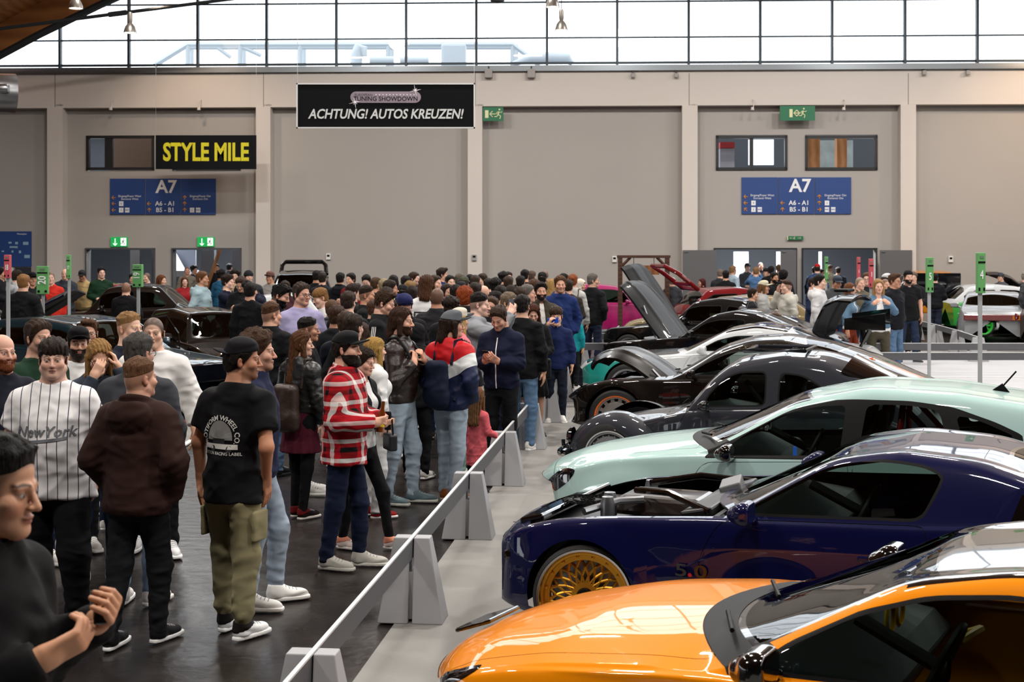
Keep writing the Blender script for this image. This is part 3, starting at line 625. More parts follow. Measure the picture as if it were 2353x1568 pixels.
def grid_sheet(P, side=None, vv=None, flip=False):
    """a grid of points (n, m, 3) as a Sheet with smooth normals"""
    n, m = P.shape[:2]; du = np.gradient(P, axis=0); dv = np.gradient(P, axis=1); N_ = np.cross(du, dv)
    if flip: N_ = -N_
    D = np.concatenate([P, N_, (vv if vv is not None else np.zeros((n, m)))[..., None], (side if side is not None else np.zeros((n, m)))[..., None]], -1).reshape(-1, 8)
    i = np.arange(n*m).reshape(n, m); a, b, c, d = i[:-1, :-1].ravel(), i[1:, :-1].ravel(), i[1:, 1:].ravel(), i[:-1, 1:].ravel()
    T = np.concatenate([np.stack([a, b, c], 1), np.stack([a, c, d], 1)])
    if flip: T = T[:, ::-1]
    return Sheet(D, T)
KN = np.array([0, 1, 2, 3, 4, 5, 6, 7, 8.])
def side_y(pr, x, z):
    """half width of the greenhouse flank at (x, z)"""
    g = lambda k: np.interp(x, pr['xs'], pr[k]); return g('wb')-max(0, z-g('zs'))*pr['tum'] if z > g('zs') else g('wm')
def shell(c):
    L = c['L']; X0 = c.get('x0', 0.); xs = np.unique(np.concatenate([X0+(L-X0)*(.5-.5*np.cos(np.linspace(0, math.pi, 90))), np.linspace(X0, L, 110)])); n = len(xs)
    zt = tab(c['zt'], xs, c.get('sm', .06)); zs = tab(c['zs'], xs, .09); zb = tab(c['zb'], xs, .05); wm = tab(c['wm'], xs, .05)
    cr = tab(c['crown'], xs, .08) if 'crown' in c else np.full(n, .045)
    tum = c.get('tum', .42); ws = wm*c.get('wsr', .955); wb = ws-.035
    zr = np.maximum(zt-cr, zs+.004); wr = np.maximum(wb-(zr-zs)*tum-.012, .12)
    zero = np.zeros(n); mid = c.get('mid', .5)
    P = np.stack([np.stack([.80*wm, zb], 1), np.stack([wm*.975, zb+.015], 1), np.stack([wm, zb+mid*(zs-zb)], 1), np.stack([ws+.006, zs-.055], 1),
                  np.stack([ws-.008, zs-.008], 1), np.stack([wb, zs+.006+.0*zs], 1), np.stack([wr, zr], 1), np.stack([wr*.62, zr+(zt-zr)*.72], 1), np.stack([zero, zt], 1)], 1)   # n, 9, 2
    vv = np.concatenate([np.linspace(0, 3, 13)[:-1], np.linspace(3, 5, 13)[:-1], np.linspace(5, 6, 11)[:-1], np.linspace(6, 8, 15)])
    def cr_(P, v):
        i = np.clip(np.floor(v).astype(int), 0, 7); t = (v-i)[None, :, None]
        g = lambda k: P[:, np.clip(k, 0, 8)]
        p0, p1, p2, p3 = g(i-1), g(i), g(i+1), g(i+2)
        p3 = np.where((i == 7)[None, :, None], p1*np.array((-1, 1)), p3)
        te = .40; m1 = (p2-p0)*te; m2 = (p3-p1)*te
        lim = np.linalg.norm(p2-p1, axis=2, keepdims=True)*1.1
        for m in (m1, m2):
            l = np.linalg.norm(m, axis=2, keepdims=True)+1e-9; m *= np.minimum(1, lim/l)
        t2, t3 = t*t, t*t*t
        return (2*t3-3*t2+1)*p1+(t3-2*t2+t)*m1+(-2*t3+3*t2)*p2+(t3-t2)*m2
    H = cr_(P, vv)                                                        # n, m, (y, z)
    X = np.repeat(xs[:, None], len(vv), 1)
    if 'plan' in c:     # nose and tail swept back towards the sides
        k0, k1 = c['plan']; yn = H[:, :, 0]/wm[:, None]
        X = X+k0*np.clip(1-(X-X0)/1.0, 0, 1)**2*yn**2.2-k1*np.clip(1-(L-X)/1.0, 0, 1)**2*yn**2.2
    near = np.stack([X, -H[:, :, 0], H[:, :, 1]], -1); far = np.stack([X, H[:, :, 0], H[:, :, 1]], -1)[:, ::-1][:, 1:]
    A = np.concatenate([near, far], 1); vq = np.concatenate([np.repeat(vv[None], n, 0), np.repeat(vv[::-1][None, 1:], n, 0)], 1)
    for (wx, wz, R, fl) in c['arch']:
        d = np.hypot(A[..., 0]-wx, A[..., 2]-wz); k = fl*np.exp(-((d-R)/.10)**2)*(vq < 4.6)*np.clip((4.6-vq), 0, 1)
        A[..., 1] += np.sign(A[..., 1])*k
    for pts, amp, wd in c.get('crease', []):
        zl = np.interp(A[..., 0], [q[0] for q in pts], [q[1] for q in pts]); en = np.clip((A[..., 0]-pts[0][0])/.12, 0, 1)*np.clip((pts[-1][0]-A[..., 0])/.12, 0, 1)
        q = np.clip((A[..., 2]-zl)/wd, -1, 1); A[..., 1] += np.sign(A[..., 1])*amp*en*(.5+.5*q)*np.exp(-np.clip(A[..., 2]-zl-wd, 0, 1)/.10)*(vq < 4.4)
    sd = np.sign(A[..., 1])
    sh = grid_sheet(A, sd, vq)
    caps = []
    for i, fl in ((0, False), (n-1, True)):
        r = A[i]; ce = np.array([r[:, 0].mean(), 0, r[:, 2].mean()]); m = len(r)
        ring = np.stack([r*(1-t)+(ce+np.array((((-.02, .02)[i > 0])*0, 0, 0)))*t for t in np.linspace(0, 1, 6)], 0)
        D = np.concatenate([ring, np.tile(np.array((-1. if i == 0 else 1., 0, 0)), (6, m, 1)), np.repeat(vq[i][None, :, None], 6, 0)*0+3, np.sign(ring[..., 1:2])], -1).reshape(-1, 8)
        g = np.arange(6*m).reshape(6, m); a, b, c2, d = g[:-1, :-1].ravel(), g[1:, :-1].ravel(), g[1:, 1:].ravel(), g[:-1, 1:].ravel()
        T = np.concatenate([np.stack([a, d, c2], 1), np.stack([a, c2, b], 1)]); caps.append(Sheet(D, T[:, ::-1] if fl else T))
    prof = dict(tum=tum, xs=xs, zt=zt, zs=zs, zb=zb, wm=wm, wr=wr, zr=zr, wb=wb)
    return sh, caps, prof
RUB = lambda: M('tyre_rubber', '141414', .75, bump=(60, .1))
DARK = lambda: M('dark_trim', '09090a', .55, spec=.15)
GLOSS = lambda: M('gloss_black', '050506', .12, coat=1.)
CHROME = lambda: M('chrome', 'd8d8da', .12, 1.)
STEEL = lambda: M('brushed_steel', '9a9ca0', .32, 1.)
def wheel(parent, x, y, z, R, w, rim, kind, steer=0., lip=None, face=-1, rr=.74, camber=0.):
    """wheel part: rim mesh with tyre and hub cap as sub-parts; its axle lies along y, face=-1 shows to -y"""
    m = rim; b = MB(); r = R*rr; f = face; h = w/2
    b.lathe([(r, f*h), (r+.012, f*h*1.0), (r+.010, f*(h-.02)), (r-.02, f*(h-.03)), (r-.035, f*(h-.10)), (r-.03, -f*h)], 48, 'y')
    d = f*(h-.075)
    if kind == 'mesh':
        n = 16
        n = 20
        for ring, (r0, r1) in enumerate(((.075, r*.46), (r*.46, r*.65), (r*.65, r*.82))):
            for k in range(n):
                for sg in (-1, 1):
                    a0 = 2*math.pi*(k+.5*ring)/n; a1 = a0+sg*math.pi/n
                    b.tube([(r0*math.cos(a0), d+f*(.015 if ring == 0 else .0), r0*math.sin(a0)), (r1*math.cos(a1), d+f*.01*(1-ring), r1*math.sin(a1))], .0072+.0015*ring, 6)
        b.lathe([(r*.78, d-f*.02), (r*.80, d+f*.012), (r*.97, d+f*.02), (r*.985, d-f*.02)], 48, 'y')
        b.lathe([(.0, d+f*.02), (.085, d+f*.02), (.088, d-f*.02)], 24, 'y')
        for k in range(16):
            a = 2*math.pi*(k+.5)/16; b.lathe([(.0, f*.012), (.010, f*.010), (.011, 0)], 8, 'y', (r*.885*math.cos(a), d+f*.016, r*.885*math.sin(a)))
    elif kind == 'disc':
        b.lathe([(0, d), (r*.22, d+f*.0), (r*.26, d+f*.03), (r*.80, d+f*.045), (r*.90, d+f*.02), (r*.93, d-f*.02)], 48, 'y')
        for k in range(20):
            a = 2*math.pi*k/20; b.lathe([(.0, f*.014), (.009, f*.012), (.011, 0)], 8, 'y', (r*.84*math.cos(a), d+f*.036, r*.84*math.sin(a)))
    elif kind == 'vent':
        b.lathe([(0, d+f*.03), (r*.3, d+f*.03), (r*.5, d+f*.035), (r*.76, d+f*.02)], 48, 'y')
        for k in range(14):
            a = 2*math.pi*k/14; b.box((r*.86*math.cos(a), d+f*.012, r*.86*math.sin(a)), (.085, .02, .045), rot=(0, -a+0, 0))
    else:
        n = int(kind)
        for k in range(n):
            a = 2*math.pi*k/n; ca, sa = math.cos(a), math.sin(a); p = []
            for rad, wd, dz in ((.05, .030, .03), (r*.5, .022, .02), (r*.97, .034, .0)):
                p += [(rad*ca-wd*sa, d+f*dz, rad*sa+wd*ca), (rad*ca+wd*sa, d+f*dz, rad*sa-wd*ca)]
            q = [(x_, y_-f*.035, z_) for x_, y_, z_ in p]
            b.add(p+q, [(0, 1, 3, 2), (2, 3, 5, 4), (6, 8, 9, 7), (8, 10, 11, 9), (0, 2, 8, 6), (2, 4, 10, 8), (1, 7, 9, 3), (3, 9, 11, 5)])
        b.lathe([(.0, d+f*.035), (.07, d+f*.035), (.075, d-f*.02)], 24, 'y')
    wl = b.build('wheel', m, parent, True); wl.location = (x, y, z); wl.rotation_euler = (camber*f, 0, steer)
    t = MB(); t.lathe([(r+.006, f*h*.92), (r+.02, f*h*1.02), (R-.025, f*h*1.0), (R-.004, f*h*.86), (R, 0), (R-.004, -f*h*.86), (R-.025, -f*h), (r+.006, -f*h*.92)], 56, 'y')
    t.build('tyre', RUB(), wl, True)
    if lip: MB().lathe([(r-.012, f*(h-.035)), (r+.004, f*(h+.002)), (r+.016, f*(h+.004)), (r+.017, f*(h-.01))], 56, 'y').build('rim_lip', lip, wl, True)
    MB().lathe([(0, d+f*.048), (.045, d+f*.046), (.052, d+f*.02)], 20, 'y').build('hub_cap', DARK(), wl, True)
    MB().lathe([(0, -f*.03), (r*.80, -f*.03), (r*.80, -f*.05)], 32, 'y').build('brake_disc', STEEL() if kind != 'disc' else DARK(), wl, True)
    return wl
def blob(name, fn, lo, hi, h, mat, parent):
    v, f = nets(fn, lo, hi, h); return mk(name, v, f, mat, parent) if len(f) else None
def seat(parent, x, y, z, mat, yaw=0.):
    A = lambda P: smin(smin(bx3(P, (x, y, z), (.25, .24, .075), .06), bx3((P-np.array((x+.30, y, z+.32), f32)) @ rot3(0, 0, .24).astype(f32), (0, 0, 0), (.075, .22, .32), .07), .06), bx3((P-np.array((x+.42, y, z+.70), f32)) @ rot3(0, 0, .2).astype(f32), (0, 0, 0), (.05, .13, .10), .05), .03)
    return blob('seat', A, (x-.35, y-.32, z-.15), (x+.65, y+.32, z+.92), .022, mat, parent)
def steering(parent, c, r, tilt, mat):
    b = MB(); n = 20; R_ = rot3(0, 0, tilt)
    ring = [np.array((0, r*math.cos(2*math.pi*k/n), r*math.sin(2*math.pi*k/n))) @ R_.T+np.array(c) for k in range(n)]
    b.tube(ring, .016, 8, closed=True)
    for a in (0, math.pi, 1.5*math.pi): b.tube([np.array(c), np.array((0, r*math.cos(a), r*math.sin(a))) @ R_.T+np.array(c)], .014, 6)
    b.tube([c, np.array((-.35, 0, 0)) @ R_.T+np.array(c)], .03, 8); b.lathe([(0, 0), (.05, 0), (.05, .03)], 16, 'x', tuple(c))
    return b.build('steering_wheel', mat, parent, True)
def mirror_part(parent, p, mat, k=1., glassm=None, side=-1):
    p = np.array(p, float)
    f = lambda P: smin(smax(smin(bx3(P, p+np.array((.015, 0, .004))*k, (.055*k, .10*k, .062*k), .05*k), ell(P, p+np.array((-.02, -side*.02, -.01))*k, (.07*k, .08*k, .05*k)), .03), P[:, 0]-p[0]-.05*k, .008), rc(P, p+np.array((.0, -side*.05, -.03)), p+np.array((.02, -side*.17, -.06)), .022, .028), .03)
    o = blob('door_mirror', f, p-.22, p+.22, .009, mat, parent)
    q = MB().lathe([(0, .0), (.050*k, .0), (.052*k, -.004)], 20, 'x').build('mirror_glass', M('mirror_glass', '15181c', .08), o, True); q.location = p+np.array((.046*k, 0, 0)); q.scale = (1, 1.5, 1)
    return o
def make_car(name, label, loc, yaw, c, group=None):
    """yaw: degrees the tail swings towards the camera; builds shell, panels, glass, wheels, cabin"""
    root = thing(name, label, c.get('cat', 'car'), loc, -math.radians(yaw), group)
    sh, caps, pr = shell(c); pm = c['paint']; rf = c.get('roof', pm); ix = lambda D, k: np.interp(D[:, 0], pr['xs'], pr[k])
    for (wx, wz, R, fl) in c['arch']:
        _, sh = sh.split(lambda D: np.where(np.abs(D[:, 1]) > .35, np.hypot(D[:, 0]-wx, D[:, 2]-wz)-R, 1.))
    side = lambda D: (D[:, 6] < 6.35)
    lay = []
    # glass
    x0, x1 = c['ws']; sag = c.get('sag', .16)
    cow = lambda D: x0+sag*(np.abs(D[:, 1])/.7)**2; hea = lambda D: x1+sag*.5*(np.abs(D[:, 1])/.6)**2
    top = lambda D, m=.035: np.where(D[:, 6] > 5.8, np.abs(D[:, 1])-(ix(D, 'wr')-m), .3)
    glz = c.get('glass') or glass()
    g, sh = sh.split(lambda D: np.maximum(np.maximum(cow(D)-D[:, 0], D[:, 0]-hea(D)), top(D, c.get('pil', .06))))
    inn, rim_ = g.split(lambda D: np.maximum(np.maximum(cow(D)-D[:, 0], D[:, 0]-hea(D)), top(D, c.get('pil', .06)))+.03)
    fr = rim_.emit('windshield_seal', GLOSS(), root); inn.emit('windshield', glz, root)
    if c.get('rg'):
        r0, r1 = c['rg']; fn = lambda D: np.maximum(np.maximum(r0+.10*(np.abs(D[:, 1])/.6)**2-D[:, 0], D[:, 0]-r1+.08*(np.abs(D[:, 1])/.6)**2), top(D, .05))
        g, sh = sh.split(fn); inn, rim_ = g.split(lambda D: fn(D)+.025)
        rim_.emit('rear_window_seal', GLOSS(), root); inn.emit('rear_window', c.get('glass_r') or glz, root)
    for poly, sub in c['win']:
        pl = rnd(poly, 2); fn = lambda D: np.where((D[:, 6] > 3.6) & (D[:, 6] < 6.05), sdp(D[:, [0, 2]], pl), .5)
        g, sh = sh.split(fn); inn, rim_ = g.split(lambda D: fn(D)+.016)
        rim_.sides('window_trim', c.get('trim') or DARK(), root); inn.sides('side_window', c.get('glass_s') or glz, root, far_only=not sub)
    if c.get('dlo'):
        pl = rnd(c['dlo'], 2); g, sh = sh.split(lambda D: np.where((D[:, 6] > 3.6) & (D[:, 6] < 6.1), sdp(D[:, [0, 2]], pl), .5)); g.sides('pillar_trim', DARK(), root)
    def panel(nm, fn, mat, gap=.004):
        nonlocal sh
        g, sh = sh.split(fn)
        if not len(g.T): return None
        inn, rim_ = g.split(lambda D: fn(D)+gap); (rim_.sides if nm == 'door' else rim_.emit)('panel_gap', DARK(), root, -.004)
        return inn
    def keep(inn, nm, mat):
        return inn.emit(nm, mat, root) if inn is not None and len(inn.T) else None
    if c.get('roofx'):
        a, b = c['roofx']; keep(panel('roof', lambda D: np.maximum(np.maximum(a-D[:, 0], D[:, 0]-b), np.where(D[:, 6] > 5.8, np.abs(D[:, 1])-(ix(D, 'wr')+c.get('roofw', -.005)), .3)), rf, .003), 'roof_panel', rf)
    if c.get('hood'):
        h0, h1, hw = c['hood']; hf = lambda D: np.maximum(np.maximum(h0+.12*(np.abs(D[:, 1])/.7)**2-D[:, 0], D[:, 0]-h1-sag*(np.abs(D[:, 1])/.7)**2), np.where(D[:, 6] > 4.9, np.abs(D[:, 1])-hw*ix(D, 'wm'), .3))
        p = panel('hood', hf, pm)
        if c.get('hood_on', True): keep(p, 'hood', c.get('hoodm', pm))
    for poly in c.get('doors', []):
        pl = rnd(poly, 1); fn = lambda D: np.where(D[:, 6] < 6.3, sdp(D[:, [0, 2]], pl), .5)
        p = panel('door', fn, pm)
        p.sides('door', pm, root)
    allc = plus(sh, *caps)
    for nm, poly, mat in c.get('lamps', []):      # side-view outline on both corners
        pl = rnd(poly, 2); g, allc = allc.split(lambda D: np.where(D[:, 6] < 6.2, sdp(D[:, [0, 2]], pl), .5))
        g.sides(nm, mat, root, .003)
    if c.get('cowl'):
        g, allc = allc.split(lambda D: np.where(D[:, 6] > 4.95, np.maximum(cow(D)-c['cowl']-D[:, 0], D[:, 0]-cow(D)-.06), .3)); g.emit('cowl_panel', DARK(), root, .002)
    for nm, fn, mat in c.get('cuts', []):
        g, allc = allc.split(lambda D: fn(D, pr)); g.emit(nm, mat, root)
    allc.emit('body', pm, root)
    if c.get('liner', True):
        q = Sheet(allc.D, allc.T); q, _ = q.split(lambda D: .36-D[:, 2]); q.emit('cabin_lining', DARK(), root, -.022)
    # wheels and wells
    for i, (wx, wz, R, fl) in enumerate(c['arch']):
        tr = c['track'] if not isinstance(c['track'], tuple) else c['track'][i]; st = math.radians(c.get('steer', 0)) if i == 0 else 0
        for s_ in (-1, 1):
            b = MB(); n = 20; P_ = []
            for yy in (s_*(np.interp(wx, pr['xs'], pr['wm'])-.03), s_*.42): P_ += [(wx+(R+.01)*math.cos(math.pi*(1.1*k/n-.05)), yy, wz+(R+.01)*math.sin(math.pi*(1.1*k/n-.05))) for k in range(n+1)]
            b.add(P_, [(k, k+1, n+2+k, n+1+k) for k in range(n)]+[tuple(range(n+1, 2*n+2))]); b.build('wheel_well', DARK(), root)
            wheel(root, wx, s_*tr, c['R'], c['R'], c.get('tw', .24), c['rim'], c.get('rk', '5'), st, c.get('lip'), s_, c.get('rr', .74), c.get('camber', .0))
    # cabin: floor, dashboard, seats, wheel
    zf = c.get('zf', .14); xc = x1+.1; cm = c.get('seatm') or cloth('121214', .8); wv = pr['wm'].max()
    MB().box((L_ := c['L']*.5+.2, 0, zf-.06), (c['L']*.72, wv*1.5, .04)).build('floor_pan', DARK(), root)
    zd = c.get('zd', np.interp(x0+.35, pr['xs'], pr['zs'])-.02)
    MB().prism([(x0+.02, zd-.30), (x0+.02, zd-.03), (x0+.30, zd+.02), (x0+.62, zd-.02), (x0+.70, zd-.10), (x0+.55, zd-.34)], -wv*.78, wv*.78).build('dashboard', M('dash_plastic', '17181a', .6), root, bevel=.015)
    if c.get('cabin', True):
        for y_ in (-.37, .37): seat(root, c.get('sx', x1+.30), y_, zf+.22, cm)
        steering(root, (x0+.86, -.37, zd+.02), .18, c.get('stilt', .45), M('dash_plastic', '17181a', .6))
    for y_ in ((-1, 1) if c.get('mir') else ()):
        mx_, mz_ = c['mir'][:2]; mirror_part(root, (mx_, y_*(np.interp(mx_, pr['xs'], pr['wm'])+c['mir'][2]), mz_), c.get('mirm') or pm, c.get('mk', 1.), side=y_)
    for hx, hz in c.get('handles', []):
        for s_ in (-1, 1):
            wy = s_*(np.interp(hx, pr['xs'], pr['wm'])*.975+.012); MB().box((hx, wy, hz), (.19, .03, .03)).build('door_handle', c.get('handm') or pm, root, bevel=.010)
    for k, y_ in enumerate((-.35, .25) if c.get('wiper', True) else ()):
        MB().tube([(x0-.02, y_+.1, np.interp(x0, pr['xs'], pr['zt'])+.015), (x0+.12, y_-.25, np.interp(x0+.12, pr['xs'], pr['zt'])+.0)], .010, 6).build('wiper', DARK(), root, True)
    return root, pr
# ---------------------------------------------------------------- the hall: far wall (turned 2.3 degrees), glazing, vault, floor
TB = .0409; WM = Matrix.Translation((0, 44, 0)) @ Matrix.Rotation(-math.atan(TB), 4, 'Z')
WMI = WM.inverted()
def U(px, py):
    k = (px-CX)/F; Y = 44/(1+TB*k); p = WMI @ Vector((k*Y, Y, CH-(py-HY)*Y/F)); return p.x, p.z
def onwall(o, loc=(0, 0, 0)): o.matrix_world = WM @ Matrix.Translation(loc); return o
def st(o): o['kind'] = 'structure'; return o
wallm = M('painted_wall', 'aaa5a0', .85, noise=(.5, .94)); concm = M('pale_concrete', 'd2cac3', .8, noise=(1.2, .95)); darkst = M('dark_steel', '33383c', .5, .3)
def wbox(mb, x0, y0, x1, y1, d0, d1):
    """box on the wall between two photo corners, from depth d0 to d1 (negative = in front)"""
    u0, z1 = U(x0, y0); u1, _ = U(x1, y0); _, z0 = U(x0, y1)
    return mb.box(((u0+u1)/2, (d0+d1)/2, (z0+z1)/2), (abs(u1-u0), abs(d1-d0), abs(z1-z0)))
Zb = U(1176, 247)[1]; Zt = U(1176, 168)[1]; ZD = U(1176, 573)[1]
openings = [(200, 354), (398, 552), (1643, 1828), (1845, 2012)]; upper = [(199, 355), (397, 553), (1645, 1809), (1850, 2016)]
WU0, WU1 = 313, 390
def wall_with_holes():
    b = MB(); us = []; uL = U(-900, 600)[0]; uR = U(3300, 600)[0]
    holes = [(U(a, 600)[0], U(c, 600)[0], 0, ZD) for a, c in openings]+[(U(a, 350)[0], U(c, 350)[0], U(1176, 391)[1], U(1176, 312)[1]) for a, c in upper]
    cu = sorted({uL, uR}|{h[0] for h in holes}|{h[1] for h in holes}); cz = sorted({0, Zb+.2}|{h[2] for h in holes}|{h[3] for h in holes})
    for a, c in zip(cu, cu[1:]):
        for e, g in zip(cz, cz[1:]):
            m = ((a+c)/2, (e+g)/2)
            if any(h[0] < m[0] < h[1] and h[2] < m[1] < h[3] for h in holes): continue
            b.box((m[0], .15, m[1]), (c-a, .3, g-e))
    return b
onwall(st(wall_with_holes().build('wall_back', wallm)))
b = MB(); uL = U(-900, 600)[0]; uR = U(3300, 600)[0]; b.box(((uL+uR)/2, -.05, (Zb+Zt)/2), (uR-uL, .7, Zt-Zb)); onwall(st(b.build('wall_beam', concm)))
b = MB(); b.box(((uL+uR)/2, -.30, Zt+.03), (uR-uL, .5, .07)).box(((uL+uR)/2, -.1, Zt+.14), (uR-uL, .25, .14)); onwall(st(b.build('trim_1', M('sill_steel', '6f7478', .35, .8))))
for i, (a, c) in enumerate(((120, 155), (595, 628), (1077, 1110), (1565, 1600), (2062, 2097))):
    b = MB(); u0 = U(a, 500)[0]; u1 = U(c, 500)[0]; b.box(((u0+u1)/2, -.22, Zb/2), (u1-u0, .44, Zb)); onwall(st(b.build('wall_column', concm)))
for i, x in enumerate((137, 612, 1094, 1581, 2080)):
    b = MB(); wbox(b, x-.8, 172, x+.8, 249, -.405, -.398); onwall(st(b.build('trim_%d' % (i+2), M('joint', '8a837c', .9))))
    t = text('element_number', '1167%d/1' % (i*2), .075, M('ink', '2a2a2a'), None, bold=.01); u, z = U(x+10, 245); onwall(tag(t, 'small black element number under the beam joint, %s of the five' % ('first from the left', 'second from the left', 'middle one', 'fourth from the left', 'last on the right')[i], 'marking'), (u, -.403, z)); t.matrix_world = t.matrix_world @ Matrix.Rotation(math.pi/2, 4, 'X')
# clerestory: bays of glass with mullions
paneg = glass('clear_pane', 'f4f8fa', .98); mull = M('mullion_steel', '2f3a42', .45, .4)
xm = [-180, -20, 140, 298, 456, 614, 774, 934, 1095, 1257, 1418, 1582, 1746, 1911, 2078, 2244, 2410, 2576]
z0w = Zt+.18; z1w = 13.2; zrow = [U(1176, y)[1] for y in (146, 88, 6)]+[U(1176, -76)[1], U(1176, -158)[1], U(1176, -240)[1]]
for i, (a, c) in enumerate(zip(xm, xm[1:])):
    u0 = U(a, 90)[0]; u1 = U(c, 90)[0]; zz1 = min(z1w, 12.9)
    b = MB().box((u0, -.06, (z0w+zz1)/2-.15), (.075, .16, zz1-z0w+.3))
    for z in zrow:
        if z < zz1: b.box(((u0+u1)/2, -.03, z), (u1-u0-.07, .07, .045 if z > zrow[0] else .07))
    f = onwall(st(b.build('window_%d' % (i+1), mull)))
    g = mk('window_pane', [(u0, .02, z0w), (u1, .02, z0w), (u1, .02, zz1), (u0, .02, zz1)], [(0, 1, 2, 3)], paneg, f, False)
# vaulted timber roof on arched beams
R_, xc, zc = 54., 10., -38.5
def arc(x): return zc+math.sqrt(R_*R_-(x-xc)**2)
wood = M('larch_boards', 'b87c4c', .5, wave=(1.3, '96602f', 'X')); glul = M('glulam', 'a8703f', .45, wave=(.7, '8c5830', 'Z'))
for k, (xa, xb) in enumerate(((-26, 21.), (27., 48))):
    n = 14; V = []; b = MB()
    for j in range(n+1):
        x = xa+(xb-xa)*j/n
        for y in (-14, 43.6): V += [(x, y, arc(x)), (x, y, arc(x)+.25)]
    Fq = []
    for j in range(n):
        o = j*4; Fq += [(o, o+4, o+6, o+2), (o+1, o+3, o+7, o+5), (o, o+1, o+5, o+4), (o+2, o+6, o+7, o+3)]
    b.add(V, Fq); st(b.build('ceiling_%d' % (k+1), wood))
for k, y in enumerate((1, 8, 15, 22, 29, 36, 42.9)):
    b = MB(); pts = [(x, arc(x)) for x in np.linspace(-26, 48, 40)]; V = []
    for x, z in pts:
        nx, nz = (x-xc)/R_, (z-zc)/R_
        for dy in (-.22, .22): V += [(x-nx*.02, y+dy, z-nz*.02), (x-nx*.75, y+dy, z-nz*.75)]
    Fq = []
    for j in range(39): o = j*4; Fq += [(o, o+4, o+5, o+1), (o+2, o+3, o+7, o+6), (o+1, o+5, o+7, o+3), (o, o+2, o+6, o+4)]
    b.add(V, Fq); st(b.build('ceiling_arch_beam', glul))
    if k == 6:
        b = MB(); b.tube([(x-(x-xc)/R_*.82, y-.1, z-(z-zc)/R_*.82) for x, z in pts], .13, 8); st(b.build('ceiling_edge_tube', darkst, None, True))
b = MB().box((11, -14.2, 8.0), (78, .3, 16.)); st(b.build('wall_unseen_dark', M('unseen_wall_dark', '2c2a28', .9)))  # unseen wall behind the camera, kept dark and full height to cut reflections
# floor: dark screed, light carpet bays
def poly_floor(name, pts, z, mat):
    b = MB(); b.prism(pts, z-.012, z, 'z'); return st(b.build(name, mat))
flm = M('dark_screed', '2b2624', .30, noise=(3., .62), bump=(7, .30), spec=.4)
nt = flm.node_tree; bs = nt.nodes['Principled BSDF']; nz = nt.nodes.new('ShaderNodeTexNoise'); nz.inputs['Scale'].default_value = 2.2; nz.inputs['Detail'].default_value = 8
mr = nt.nodes.new('ShaderNodeMapRange'); mr.inputs[3].default_value = .16; mr.inputs[4].default_value = .42
nt.links.new(nt.nodes['Texture Coordinate'].outputs['Object'], nz.inputs['Vector']); nt.links.new(nz.outputs['Fac'], mr.inputs[0]); nt.links.new(mr.outputs[0], bs.inputs['Roughness'])
b = MB().box((6, 20, -.06), (90, 70, .1)); st(b.build('floor', flm))
carp = M('light_grey_carpet', '8a8885', .8, noise=(1.5, .90), bump=(30, .12)); whitef = M('white_display_floor', 'b4b5b8', .5, noise=(.8, .96))
FD = Vector((.28, 2.615)); F0 = Vector((-.638, 9.18))
def fl(i, off=0.):
    n = Vector((FD.y, -FD.x)).normalized(); p = F0+FD*i+n*off; return (p.x, p.y)
poly_floor('floor_carpet', [fl(-3, -.10), fl(7.2, -.10), (30, fl(7.2)[1]), (30, fl(-3)[1])], .004, carp)
poly_floor('floor_display', [fl(1.25, .30), fl(9, .30), (26, fl(9)[1]+1), (26, fl(1.25)[1]-1)], .010, carp)
poly_floor('floor_white', [fl(3.1, 1.0), fl(8.2, 1.0), (22, 30), (22, fl(3.1)[1])], .012, whitef)
poly_floor('floor_left_bay', [(-4.0, 15.5), (-4.0, 31), (-15, 31), (-15, 15.5)], .012, carp); st(MB().box((-3.98, 23.2, .008), (.07, 15.6, .016)).build('trim_40', M('edge_white', 'd8d8d8', .6)))
# end walls of the doorways: lit lobby beyond
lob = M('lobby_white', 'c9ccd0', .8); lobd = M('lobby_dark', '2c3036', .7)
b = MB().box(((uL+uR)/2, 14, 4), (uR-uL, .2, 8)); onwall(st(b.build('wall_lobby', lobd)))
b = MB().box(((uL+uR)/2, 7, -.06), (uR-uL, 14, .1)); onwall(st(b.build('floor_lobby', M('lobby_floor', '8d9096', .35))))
b = MB().box(((uL+uR)/2, 7.3, 4.5), (uR-uL, 13.6, .1)); onwall(st(b.build('ceiling_lobby', lob)))
# ---------------------------------------------------------------- on the wall: doors, windows, signs, lamps
onw = lambda o, l=(0, 0, 0): onwall(o, l)
dgrey = M('door_grey', '5d5d5f', .5); blk = M('frame_black', '16171a', .45); ink = M('white_print', 'e9ecef', .6); blackm = M('sign_black', '0b0d10', .55, spec=.12)
def wempty(name, label, cat, px, py, group=None, dz=0.):
    o = thing(name, label, cat, group=group); u, z = U(px, py); onwall(o, (u, dz, z)); return o
def lbox(x0, y0, x1, y1, d0, d1, ox, oy, mb=None):
    """box local to a wall empty that sits at photo point (ox, oy)"""
    mb = mb or MB(); u, z = U(ox, oy); u0, z1 = U(x0, y0); u1, z0 = U(x1, y1)
    return mb.box(((u0+u1)/2-u, (d0+d1)/2, (z0+z1)/2-z), (abs(u1-u0), abs(d1-d0), abs(z1-z0)))
def ltext(body, x, y, hpx, ox, oy, par, mat, d=-.03, nm='lettering', **k):
    u, z = U(x, y); u0, z0 = U(ox, oy); return text(nm, body, hpx/74.3*1.38, mat, par, (u-u0, d, z-z0), **k)
